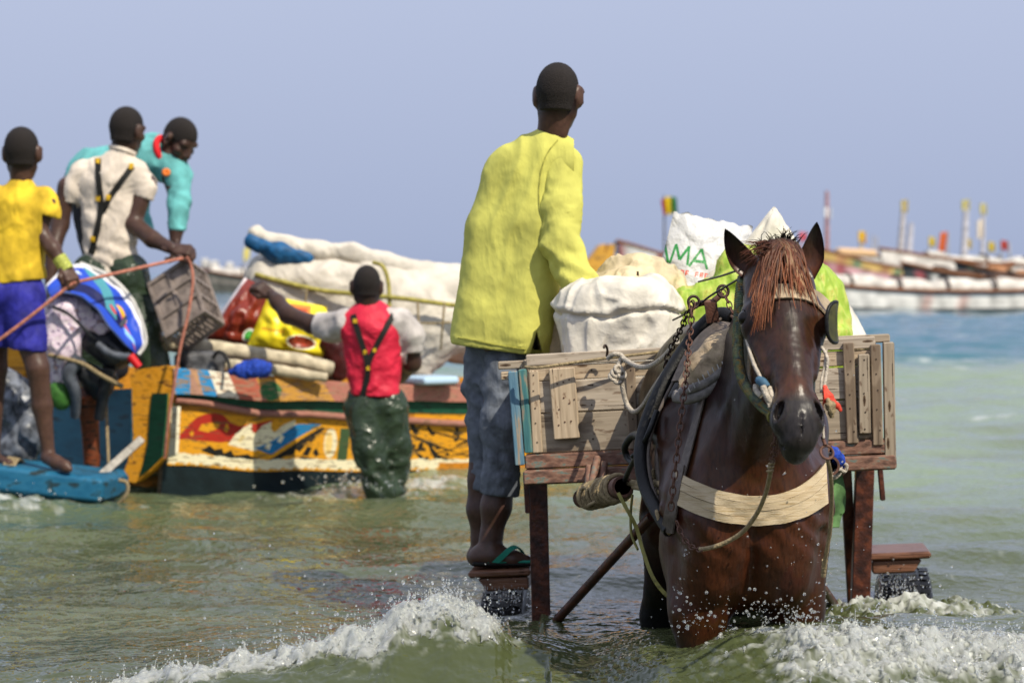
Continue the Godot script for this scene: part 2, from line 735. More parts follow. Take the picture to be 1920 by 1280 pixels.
	M.iron = mat(Color(0.27, 0.21, 0.18), 0.55, mottle, Vector3(9, 9, 9), fine, 0.1)
	M.iron.metallic = 0.5
	M.iron_brown = mat(Color(0.43, 0.3, 0.25), 0.65, mottle, Vector3(9, 9, 9), fine, 0.1)
	M.black = mat(Color(0.07, 0.07, 0.075), 0.5, mottle, Vector3(6, 6, 6), fine, 0.1)
	M.tyre = mat(Color(0.055, 0.055, 0.06), 0.35, mottle, Vector3(6, 6, 6), fine, 0.1)
	M.leather = mat(Color(0.36, 0.23, 0.18), 0.6, mottle, Vector3(9, 9, 9), fine, 0.12)
	M.leather_grey = mat(Color(0.4, 0.36, 0.33), 0.6, mottle, Vector3(9, 9, 9), fine, 0.12)
	M.canvas = mat(Color(0.72, 0.64, 0.53), 0.9, mottle, Vector3(7, 7, 7), weave, 0.15)
	M.canvas_grey = mat(Color(0.55, 0.53, 0.52), 0.9, mottle, Vector3(7, 7, 7), weave, 0.2)
	var twist := noise_tex(FastNoiseLite.TYPE_SIMPLEX_SMOOTH, 0.08, 44, 0.0, 1.0, 128, 1.0, 1.0, 3)
	M.rope = mat(Color(0.76, 0.72, 0.66), 0.9, mottle, Vector3(14, 14, 14), twist, 0.25)
	M.rope_tan = mat(Color(0.62, 0.55, 0.42), 0.9, mottle, Vector3(14, 14, 14), twist, 0.25)
	M.rope_orange = mat(Color(0.74, 0.48, 0.4), 0.85, mottle, Vector3(5, 5, 5), twist, 0.2)
	M.cord_green = mat(Color(0.5, 0.48, 0.22), 0.7, mottle, Vector3(9, 9, 9))
	M.ribbon = mat(Color(0.9, 0.3, 0.22), 0.7, mottle, Vector3(9, 9, 9), crease, 0.3)
	M.green_cloth = mat(Color(0.35, 0.5, 0.3), 0.8, mottle, Vector3(5, 5, 5), crease, 0.12)
	M.blue_cloth = mat(Color(0.13, 0.27, 0.68), 0.8, mottle, Vector3(9, 9, 9), crease, 0.4)
	var stripes := ramp_tex(FastNoiseLite.TYPE_SIMPLEX_SMOOTH, 0.03, 61, [[0.0, Color(0.3, 0.37, 0.28)], [0.36, Color(0.4, 0.46, 0.36)], [0.46, Color(0.62, 0.46, 0.2)], [0.56, Color(0.26, 0.3, 0.33)], [0.7, Color(0.45, 0.5, 0.38)], [1.0, Color(0.66, 0.55, 0.33)]], 256, 1.0, 1.0, 2)
	M.wrap = mat(Color.WHITE, 0.85, stripes, Vector3(2.5, 2.5, 2.5), weave, 0.3)
	# sacking: woven plastic, slightly see-through to light
	M.sack = mat(Color(0.88, 0.855, 0.80), 0.6, noise_tex(FastNoiseLite.TYPE_SIMPLEX_SMOOTH, 0.012, 71, 0.82, 1.05), Vector3(2.5, 2.5, 2.5), crumple, 0.22)
	M.sack_tan = mat(Color(0.86, 0.79, 0.65), 0.7, noise_tex(FastNoiseLite.TYPE_SIMPLEX_SMOOTH, 0.012, 71, 0.78, 1.05), Vector3(3, 3, 3), crumple, 0.3)
	for sk in [M.sack, M.sack_tan]:
		sk.backlight_enabled = true
		sk.backlight = Color(0.35, 0.33, 0.28)
	var limes := ramp_tex(FastNoiseLite.TYPE_SIMPLEX_SMOOTH, 0.02, 83, [[0.0, Color(0.52, 0.68, 0.16)], [0.45, Color(0.7, 0.82, 0.3)], [0.6, Color(0.8, 0.88, 0.42)], [0.7, Color(0.86, 0.83, 0.4)], [1.0, Color(0.6, 0.75, 0.25)]], 256, 2.5, 0.7, 4)
	M.sack_lime = mat(Color(0.84, 0.84, 0.84), 0.55, limes, Vector3(2.2, 2.2, 2.2), crumple, 0.4)
	# people
	M.skin = vcol(mat(Color.WHITE, 0.42, noise_tex(FastNoiseLite.TYPE_SIMPLEX_SMOOTH, 0.02, 91, 0.85, 1.05), Vector3(6, 6, 6), fine, 0.02))
	M.hair = mat(Color(0.15, 0.127, 0.118), 0.85, noise_tex(FastNoiseLite.TYPE_CELLULAR, 0.08, 93, 0.55, 1.3), Vector3(14, 14, 14), fine, 0.35)
	M.eye = mat(Color(0.22, 0.18, 0.16), 0.25)
	M.cloth_lime = mat(Color(0.775, 0.765, 0.38), 0.85, noise_tex(FastNoiseLite.TYPE_SIMPLEX_SMOOTH, 0.012, 95, 0.86, 1.04), Vector3(1.7, 1.7, 1.7), wrinkle, 0.38)
	M.jeans = mat(Color(0.40, 0.425, 0.465), 0.9, noise_tex(FastNoiseLite.TYPE_SIMPLEX_SMOOTH, 0.02, 97, 0.7, 1.15), Vector3(3, 3, 3), wrinkle, 0.45)
	M.cloth_yellow = mat(Color(0.92, 0.77, 0.2), 0.85, mottle, Vector3(1.5, 1.5, 1.5), wrinkle, 0.5)
	M.cloth_blue = mat(Color(0.18, 0.18, 0.6), 0.7, mottle, Vector3(2, 2, 2), wrinkle, 0.5)
	M.cloth_cream = mat(Color(0.85, 0.8, 0.74), 0.85, noise_tex(FastNoiseLite.TYPE_SIMPLEX_SMOOTH, 0.012, 95, 0.86, 1.04), Vector3(2, 2, 2), wrinkle, 0.45)
	M.cloth_turq = mat(Color(0.42, 0.72, 0.72), 0.85, mottle, Vector3(1.5, 1.5, 1.5), wrinkle, 0.5)
	M.cloth_red = mat(Color(0.8, 0.13, 0.24), 0.6, noise_tex(FastNoiseLite.TYPE_SIMPLEX_SMOOTH, 0.012, 95, 0.86, 1.04), Vector3(2, 2, 2), crumple, 0.6)
	M.wader = mat(Color(0.2, 0.255, 0.19), 0.22, mottle, Vector3(3, 3, 3), crumple, 0.4)
	M.cloth_red_collar = mat(Color(0.8, 0.12, 0.15), 0.8)
	M.strap = mat(Color(0.09, 0.09, 0.08), 0.7)
	M.buckle = mat(Color(0.75, 0.6, 0.1), 0.6)
	M.sandal = mat(Color(0.12, 0.5, 0.42), 0.6)
	M.sole = mat(Color(0.07, 0.07, 0.06), 0.7)
	# the animal
	var coat := noise_tex(FastNoiseLite.TYPE_SIMPLEX_SMOOTH, 0.04, 51, 0.72, 1.2, 256, 1.6, 0.5, 5)
	M.coat = vcol(mat(Color.WHITE, 0.34, coat, Vector3(5, 5, 5), coat, 0.09))
	M.coat.metallic_specular = 0.36
	M.mane = vcol(mat(Color.WHITE, 0.5))
	M.white = mat(Color(0.85, 0.84, 0.82), 0.7, mottle, Vector3(1, 1, 1))


# ---------------------------------------------------------------- water
func lut(t: Array, x: float) -> float:
	if x <= t[0][0]:
		return t[0][1]
	for i in range(1, t.size()):
		if x <= t[i][0]:
			var u: float = (x - t[i - 1][0]) / (t[i][0] - t[i - 1][0])
			u = u * u * (3.0 - 2.0 * u)
			return lerpf(t[i - 1][1], t[i][1], u)
	return t[-1][1]


var crest_h := [[-2.4, 0.0], [-1.5, 0.025], [-1.2, 0.055], [-0.7, 0.135], [-0.42, 0.19], [-0.30, 0.262], [-0.19, 0.285], [-0.09, 0.255], [0.02, 0.19], [0.2, 0.16], [0.44, 0.235], [0.62, 0.285], [0.8, 0.305], [1.0, 0.285], [1.44, 0.25], [2.2, 0.18], [3.2, 0.05]]
var crest_d := [[-2.4, 7.3], [-1.0, 7.2], [-0.4, 7.2], [-0.1, 7.25], [0.1, 7.15], [0.45, 6.85], [0.9, 6.75], [1.5, 6.9], [3.0, 7.1]]
var foam_w := [[-1.9, 0.0], [-1.3, 0.6], [-0.9, 0.8], [-0.3, 1.0], [-0.1, 0.95], [0.0, 0.3], [0.08, 0.0], [0.46, 0.0], [0.6, 0.35], [0.76, 0.75], [1.0, 0.95], [1.6, 0.95], [2.1, 0.35], [2.6, 0.0]]
var crest_tab := PackedFloat32Array()


func crest_at(x: float) -> Vector3:
	if crest_tab.is_empty():
		for i in 601:
			var q := -3.0 + i * 0.01
			crest_tab.append_array([lut(crest_h, q), lut(crest_d, q), lut(foam_w, q)])
	var i := clampi(int((x + 3.0) * 100.0), 0, 600) * 3
	return Vector3(crest_tab[i], crest_tab[i + 1], crest_tab[i + 2])


# (height, foam) of the sea at a place
func sea(x: float, z: float) -> Vector2:
	var d := -z
	var far := clampf((d - 9.0) / 30.0, 0.0, 1.0)
	var y := N2.get_noise_2d(x * 0.32 + 7.0, z * 0.62) * (0.06 + 0.10 * far)
	y += N3.get_noise_2d(x * 1.6 + z * 0.5, z * 3.6) * 0.017
	if d < 40.0:
		y += N2.get_noise_2d(x * 5.0, z * 9.0) * 0.006
	var foam := 0.0
	if d < 11.0 and d > 4.5:
		y *= smoothstep(11.0, 8.0, d) * -0.35 + 1.0
		var wob := N3.get_noise_1d(x * 3.1) * 0.07
		var cr := crest_at(x)
		var t := d - cr.y - wob
		var back := 0.85 if x < 0.1 else 1.15
		var front := 0.42 if x < 0.1 else 0.62
		if x < -0.02:
			back = lerpf(0.5, 0.95, smoothstep(-0.1, -0.9, x))
		var pr := exp(-(t * t) / (back * back)) if t > 0.0 else exp(-(t * t) / (front * front))
		y += cr.x * pr
		# white water over the crest and down its face
		var patch := N1.get_noise_2d(x * 5.0, z * 5.0) * 0.5 + N2.get_noise_2d(x * 19.0, z * 19.0) * 0.45
		var reach := 0.13 if x < 0.1 else 0.30
		var band := exp(-pow((t + (0.05 if x < 0.1 else 0.14)) / reach, 2.0))
		var lace := 0.55 - NC.get_noise_2d(x * 26.0, z * 26.0) * 0.9
		foam = clampf((band * cr.z * 1.35 - 0.72 + patch * 1.0 + lace * 0.25) * 1.5, 0.0, 0.95)
		foam *= clampf(0.5 + 0.75 * N2.get_noise_2d(x * 45.0, z * 45.0) + 0.3 * band, 0.25, 1.0)
		# churned water round the right wheel and behind the horse
		var ch := exp(-pow((x - 1.35) / 0.55, 2.0) - pow((d - 8.75) / 0.45, 2.0))
		y += ch * 0.05 * (1.0 + 0.7 * N1.get_noise_2d(x * 7.0, z * 7.0)) + ch * 0.012 * N2.get_noise_2d(x * 40.0, z * 40.0)
		foam = maxf(foam, clampf((ch * 1.0 - 0.62 + patch * 1.3) * 1.5, 0.0, 0.9))
		var tur := maxf(band * cr.z, ch)
		y += tur * (N1.get_noise_2d(x * 9.0, z * 9.0) * 0.035 + N2.get_noise_2d(x * 24.0 + 3.0, z * 24.0) * 0.016)
		y += tur * foam * 0.012 * (1.0 - NC.get_noise_2d(x * 40.0, z * 40.0))
		if d < 6.4:
			y -= smoothstep(6.4, 5.2, d) * 0.03
	elif d >= 11.0:
		# small crests breaking farther out, and wash round the boat
		var br := N1.get_noise_2d(x * 0.55 + 31.0, z * 1.15)
		if d > 18.0:
			foam = clampf((br - 0.47) * 6.0, 0.0, 0.8) * (0.6 + 0.6 * N2.get_noise_2d(x * 6.0, z * 9.0))
		var ws := exp(-pow((x + 0.95) / 0.5, 2.0) - pow((d - 14.2) / 0.35, 2.0)) + 0.8 * exp(-pow((x + 0.4) / 0.28, 2.0) - pow((d - 14.6) / 0.4, 2.0)) + 0.9 * exp(-pow((x + 2.75) / 0.55, 2.0) - pow((d - 13.2) / 0.35, 2.0))
		foam = maxf(foam, clampf((ws - 0.55 + 0.9 * N2.get_noise_2d(x * 9.0, z * 9.0)) * 1.6, 0.0, 0.9))
		y += ws * 0.04 * (1.0 + N1.get_noise_2d(x * 6.0, z * 6.0))
	if d > 200.0:
		y *= 200.0 / d
	return Vector2(y, foam)


func water() -> void:
	var rows := PackedFloat32Array()
	var z := -40.0
	while z < 4.0:
		rows.append(z)
		z += 4.0
	var d := 4.0
	while d < 6.2:
		rows.append(d)
		d += 0.05
	while d < 9.4:
		rows.append(d)
		d += 0.0085
	while d < 70.0:
		rows.append(d)
		d *= 1.0055
	while d < 9000.0:
		rows.append(d)
		d *= 1.06
	var cols := PackedFloat32Array()
	var outer := [14.0, 7.0, 4.2, 2.8, 2.1, 1.7, 1.45, 1.28, 1.16, 1.08]
	for q in outer:
		cols.append(-q)
	var inner := 520
	for i in inner + 1:
		cols.append(-1.0 + 2.0 * i / inner)
	outer.reverse()
	for q in outer:
		cols.append(q)
	var g := Geo.new()
	g.colored = true
	var nc := cols.size()
	var nr := rows.size()
	var shallow := Color(0.058, 0.069, 0.028)
	var mid := Color(0.178, 0.236, 0.142)
	var deep := Color(0.004, 0.098, 0.145)
	var white := Color(0.50, 0.515, 0.485)
	for r in nr:
		var dd := rows[r]
		var s := maxf(dd, 5.6) * 0.235
		for q in nc:
			var x := cols[q] * s
			var h := sea(x, -dd)
			g.v.append(Vector3(x, h.x, -dd))
			var tt := dd + 7.0 * N3.get_noise_2d(x * 0.12, dd * 0.08)
			var col := shallow.lerp(mid, smoothstep(9.0, 20.0, tt)).lerp(deep, smoothstep(26.0, 44.0, tt))
			# drifts of stirred sand
			col = col.lerp(Color(0.098, 0.112, 0.052), clampf(N1.get_noise_2d(x * 0.5, dd * 0.8) * 1.3, 0.0, 0.7) * smoothstep(30.0, 14.0, dd))
			g.c.append(col.lerp(white, h.y))
	g.n.resize(g.v.size())
	for r in nr:
		for q in nc:
			var i := r * nc + q
			var a := g.v[r * nc + mini(q + 1, nc - 1)] - g.v[r * nc + maxi(q - 1, 0)]
			var b := g.v[mini(r + 1, nr - 1) * nc + q] - g.v[maxi(r - 1, 0) * nc + q]
			g.n[i] = a.cross(b).normalized()
	var idx := PackedInt32Array()
	idx.resize((nr - 1) * (nc - 1) * 6)
	var o := 0
	for r in nr - 1:
		for q in nc - 1:
			var i := r * nc + q
			idx[o] = i
			idx[o + 1] = i + nc
			idx[o + 2] = i + 1
			idx[o + 3] = i + 1
			idx[o + 4] = i + nc
			idx[o + 5] = i + nc + 1
			o += 6
	g.idx = idx
	var m := vcol(mat(Color.WHITE, 0.07))
	m.metallic_specular = 0.31
	m.heightmap_enabled = true
	m.heightmap_texture = noise_tex(FastNoiseLite.TYPE_SIMPLEX_SMOOTH, 0.03, 77, 0.0, 1.0, 512, 1.0, 1.0, 3, 0.45)
	m.heightmap_scale = 0.8
	m.uv1_triplanar = true
	m.uv1_scale = Vector3(0.9, 0.9, 0.9)
	var s := part("sea_water", g.mesh(), m)
	s.set_meta("kind", "structure")
	s.set_meta("label", "olive green shallow sea with a breaking wave, blue far out")
	s.set_meta("category", "sea")


# ---------------------------------------------------------------- the cart
var CT := Transform3D()


func cart() -> void:
	var o := w(985, 880, 8.4)
	var xa := (w(1655, 851, 8.3) - o).normalized()
	var za := xa.cross(Vector3.UP).normalized()
	var ya := za.cross(xa).normalized()
	CT = Transform3D(Basis(xa, ya, za), o)
	var t := thing("horse_cart", "weathered wooden horse cart on rusty iron legs carrying sacks through the surf", "cart", Vector3(o.x + 0.6, -0.5, o.z - 0.7))
	var r := RandomNumberGenerator.new()
	r.seed = 5
	var plank := func(called: String, lo: Vector3, hi: Vector3, m: Material, vertical := false, roll := 0.0, bev := 0.004) -> MeshInstance3D:
		var s := hi - lo
		var tr := CT * Transform3D(Basis(), (lo + hi) / 2.0)
		if vertical:
			tr = tr * Transform3D(Basis(Vector3.BACK, PI / 2.0 + roll), Vector3.ZERO)
			s = Vector3(s.y, s.x, s.z)
		elif s.z > s.x and s.z > s.y:
			tr = tr * Transform3D(Basis(Vector3.UP, PI / 2.0), Vector3.ZERO)
			s = Vector3(s.z, s.y, s.x)
		else:
			tr = tr * Transform3D(Basis(Vector3.BACK, roll), Vector3.ZERO)
		return placed(called, box_mesh(s, bev), m, t, tr)
	# front wall: four boards with open joints
	plank.call("plank", Vector3(0.028, 0.053, -0.024), Vector3(1.19, 0.184, -0.002), M.wood1)
	plank.call("plank", Vector3(0.03, 0.187, -0.024), Vector3(1.19, 0.292, 0.001), M.wood0)
	plank.call("plank", Vector3(0.028, 0.296, -0.024), Vector3(1.19, 0.346, -0.003), M.wood2, false, 0.004)
	plank.call("plank", Vector3(0.02, 0.349, -0.024), Vector3(1.185, 0.388, 0.003), M.wood0, false, 0.006)
	# battens and corner boards
	plank.call("batten", Vector3(0.028, 0.054, 0.002), Vector3(0.062, 0.33, 0.013), M.wood2, true)
	var bt: MeshInstance3D = plank.call("batten", Vector3(0.100, 0.098, 0.004), Vector3(0.187, 0.336, 0.03), M.wood2, true, 0.025)
	plank.call("batten", Vector3(0.352, 0.053, 0.002), Vector3(0.385, 0.345, 0.016), M.wood3, true)
	plank.call("batten", Vector3(1.075, 0.04, 0.003), Vector3(1.113, 0.375, 0.022), M.wood3, true)
	plank.call("batten", Vector3(1.120, 0.072, 0.003), Vector3(1.158, 0.335, 0.034), M.wood1, true, -0.03)
	plank.call("corner_board", Vector3(1.163, 0.03, -0.02), Vector3(1.197, 0.365, 0.02), M.wood3, true, -0.02)
	plank.call("corner_board", Vector3(1.203, -0.01, -0.03), Vector3(1.24, 0.37, 0.016), M.wood1, true, -0.03)
	plank.call("corner_board", Vector3(-0.037, 0.015, -0.02), Vector3(-0.005, 0.332, 0.016), M.wood_blue, true, 0.03)
	plank.call("corner_board", Vector3(-0.003, 0.055, -0.02), Vector3(0.025, 0.337, 0.013), M.wood_teal, true, 0.03)
	# nail holes and a red stain on the proud batten
	var ng := Geo.new()
	for q in [[0.0, 0.24], [0.25, 0.5], [0.5, 0.55], [-0.25, 0.42], [0.02, 0.8], [0.3, 0.83], [-0.28, 0.78], [0.0, 0.58], [-0.3, 0.2], [0.3, 0.25]]:
		var c := Vector3(0.143 + q[0] * 0.07, 0.098 + q[1] * 0.238, 0.0305)
		tube(ng, PackedVector3Array([CT * (c - Vector3(0, 0, 0.004)), CT * (c + Vector3(0, 0, 0.0012))]), 0.0035, 0.003, 6)
	part("nails", ng.mesh(), M.leather, t).set_meta("kind", "stuff")
	ng = Geo.new()
	for row in [0.085, 0.15, 0.21, 0.268, 0.318]:
		for q in [0.045, 0.235, 0.368, 0.60, 0.85, 1.094, 1.139, 1.18]:
			var c := Vector3(q + r.randf_range(-0.006, 0.006), row + r.randf_range(-0.008, 0.008), 0.0)
			var z0: float = 0.0
			if q < 0.05:
				z0 = 0.013
			elif q > 0.36 and q < 0.37:
				z0 = 0.016
			elif q > 1.09 and q < 1.1:
				z0 = 0.022
			elif q > 1.13 and q < 1.15:
				z0 = 0.034
			elif q > 1.17:
				z0 = 0.02
			tube(ng, PackedVector3Array([CT * (c + Vector3(0, 0, z0 - 0.006)), CT * (c + Vector3(0, 0, z0 + 0.0015))]), 0.0034, 0.0028, 6)
	part("nails", ng.mesh(), M.iron, t).set_meta("kind", "stuff")
	# rail ends and the top rail
	plank.call("rail", Vector3(-0.078, 0.338, -0.06), Vector3(0.018, 0.365, -0.026), M.wood1)
	plank.call("rail", Vector3(-0.07, 0.302, -0.06), Vector3(-0.04, 0.330, -0.027), M.wood2)
	plank.call("rail", Vector3(1.02, 0.368, -0.07), Vector3(1.235, 0.396, -0.028), M.wood1)
	# side walls, tail wall and the bed
	for k in 3:
		var y0: float = 0.055 + k * 0.104
		plank.call("plank", Vector3(0.0, y0, -1.85), Vector3(0.022, y0 + 0.1, -0.026), M["wood%d" % k])
		plank.call("plank", Vector3(1.175, y0, -1.85), Vector3(1.197, y0 + 0.1, -0.034), M["wood%d" % ((k + 1) % 4)])
		plank.call("plank", Vector3(0.0, y0, -1.875), Vector3(1.2, y0 + 0.1, -1.853), M["wood%d" % ((k + 2) % 4)])
	for k in 8:
		plank.call("plank", Vector3(0.024 + k * 0.144, 0.02, -1.85), Vector3(0.024 + k * 0.144 + 0.138, 0.045, -0.03), M["wood%d" % (k % 4)])
	# iron frame
	plank.call("beam", Vector3(-0.008, -0.052, -0.035), Vector3(1.235, -0.002, 0.022), M.rust, false, 0.0, 0.008)
	plank.call("beam", Vector3(0.0, 0.001, -0.05), Vector3(1.215, 0.05, 0.012), M.rust, false, 0.0, 0.006)
	plank.call("beam", Vector3(0.0, -0.05, -1.85), Vector3(0.05, 0.015, -0.052), M.rust_wet)
	plank.call("beam", Vector3(1.15, -0.05, -1.85), Vector3(1.2, 0.015, -0.052), M.rust_wet)
	plank.call("beam", Vector3(0.0, -0.05, -1.9), Vector3(1.2, 0.015, -1.852), M.rust_wet)
	# legs down to the axle
	var leg := func(a: Vector3, b: Vector3, wd: float, dp: float) -> void:
		var g := Geo.new()
		var up := (b - a).normalized()
		var x := up.cross(Vector3.BACK).normalized()
		box(g, Transform3D(Basis(x, up, x.cross(up)), (a + b) / 2.0), Vector3(wd, (b - a).length(), dp), 0.004)
		part("leg", g.mesh(), M.rust_wet, t)
	leg.call(w(1016, 1215, 8.75), w(1008, 884, 8.75), 0.066, 0.05)
	leg.call(w(1612, 1170, 9.0), w(1622, 868, 9.0), 0.066, 0.05)
	leg.call(w(1602, 1165, 9.2), w(1586, 880, 9.0), 0.04, 0.03)
	leg.call(w(1020, 1215, 9.8), w(1012, 872, 9.8), 0.05, 0.05)
	leg.call(w(990, 962, 8.6), w(986, 890, 8.6), 0.02, 0.02)
	leg.call(w(1656, 938, 8.75), w(1650, 870, 8.75), 0.018, 0.02)
	var gb := Geo.new()
	tube(gb, PackedVector3Array([w(1030, 1178, 8.7), w(1222, 968, 7.8)]), 0.016, 0.016, 8)
	part("brace", gb.mesh(), M.rust_wet, t)
	gb = Geo.new()
	tube(gb, PackedVector3Array([w(1566, 1135, 8.8), w(1528, 1080, 8.1)]), 0.016, 0.016, 8)
	part("brace", gb.mesh(), M.rust_wet, t)
	# iron cleats under the front beam
	for q in [[1120, 858, 1110, 905], [1133, 868, 1128, 915], [1105, 875, 1103, 912]]:
		gb = Geo.new()
		tube(gb, PackedVector3Array([w(q[0], q[1], 8.33), w(q[2], q[3], 8.25)]), 0.013, 0.013, 6)
		part("cleat", gb.mesh(), M.rust, t)
	# shafts: iron pipes, open at the end
	var pipe := func(a: Vector3, b: Vector3, ro: float, ri: float) -> void:
		var g := Geo.new()
		var pts := PackedVector3Array([a, a.lerp(b, 0.5), b])
		tube(g, pts, ro, ro, 20, false)
		var n0 := g.v.size()
		tube(g, pts, ri, ri, 20, false)
		for i in range(n0, g.v.size()):
			g.n[i] = -g.n[i]
		for s in 20:
			var nn := (a - b).normalized()
			var q: Array = []
			for e in [s, (s + 1) % 20, n0 + (s + 1) % 20, n0 + s]:
				q.append(g.vert(g.v[e], nn))
			g.quad(q[0], q[1], q[2], q[3])
		part("shaft", g.mesh(), M.iron_brown, t)
	pipe.call(w(1168, 912, 7.55), w(1092, 934, 8.5), 0.033, 0.025)
	pipe.call(w(1556, 873, 7.55), w(1572, 878, 8.8), 0.031, 0.024)
	# wheels: tyre with tread blocks, rim
	var axle_y := -0.215
	var zl := w(948, 1100, 9.35)
	var zr := w(1692, 1100, 9.5)
	for s in 2:
		var ce: Vector3 = Vector3(zl.x, axle_y, zl.z) if s == 0 else Vector3(zr.x + 0.005, axle_y + 0.03, zr.z)
		var wg := Geo.new()
		var wd := 0.082 if s == 0 else 0.098
		var R := 0.30
		var prof := [[-0.8, 0.62], [-1.0, 0.75], [-1.0, 0.9], [-0.88, 0.975], [-0.5, 1.0], [0.0, 1.005], [0.5, 1.0], [0.88, 0.975], [1.0, 0.9], [1.0, 0.75], [0.8, 0.62]]
		var rings: Array = []
		for i in 48:
			var a := TAU * i / 48.0
			var ring: Array = []
			for p in prof:
				ring.append(wg.vert(ce + xa * (p[0] * wd) + (Vector3(0, cos(a), 0) + za * sin(a)) * (p[1] * R), Vector3.ZERO))
			rings.append(ring)
		for i in 48:
			for j in prof.size() - 1:
				wg.idx.append_array([rings[i][j], rings[i][j + 1], rings[(i + 1) % 48][j + 1], rings[i][j], rings[(i + 1) % 48][j + 1], rings[(i + 1) % 48][j]])
		wg.smooth()
		var tread := Geo.new()
		for i in 48:
			var a := TAU * i / 48.0
			var up := Vector3(0, cos(a), 0) + za * sin(a)
			for j in 4:
				var bx := Transform3D(Basis(xa, up, xa.cross(up)), ce + xa * ((j - 1.5) * wd * 0.48) + up * (R * 1.004))
				box(tread, bx.rotated_local(Vector3.UP, 0.3 if j % 2 == 0 else -0.3), Vector3(wd * 0.36, 0.006, 0.024), 0.002)
		var whl := part("wheel", wg.mesh(), M.tyre, t)
		part("tread", tread.mesh(), M.tyre, whl)
		var rim := Geo.new()
		tube(rim, PackedVector3Array([ce - xa * wd * 0.6, ce + xa * wd * 0.6]), 0.19, 0.19, 28)
		part("rim", rim.mesh(), M.rust_wet, whl)
	gb = Geo.new()
	tube(gb, PackedVector3Array([Vector3(zl.x, axle_y, zl.z), Vector3(zr.x, axle_y + 0.03, zr.z)]), 0.025, 0.025, 10)
	part("axle", gb.mesh(), M.rust_wet, t)
	# steps over the wheels: worn boards on a tapering block
	var stp := func(a: Vector3, s: float) -> void:
		var g := Geo.new()
		box(g, Transform3D(CT.basis, a), Vector3(0.225, 0.026, 0.30), 0.009)
		var p0 := part("step", g.mesh(), M.wet_board, t)
		g = Geo.new()
		var f := Geo.new()
		box(f, Transform3D(), Vector3(0.18, 0.05, 0.26), 0.008)
		for i in f.v.size():
			var q := f.v[i]
			if q.y < 0.0:
				q.x = q.x * 0.86 + 0.012 * s
			f.v[i] = CT.basis * (q + Vector3(0.012 * s, -0.0395, 0)) + a
			f.n[i] = CT.basis * f.n[i]
		part("step_block", f.mesh(), M.wet_board, p0)
	stp.call(w(943, 1066, 9.0), 1.0)
	stp.call(w(1683, 1034, 9.2), -1.0)
	gb = Geo.new()
	tube(gb, spline([w(1138, 668, 8.34), w(1139, 655, 8.33), w(1135, 647, 8.32), w(1132, 652, 8.31)]), 0.005, 0.004, 6)
	part("hook", gb.mesh(), M.iron, t)
	rope_work()


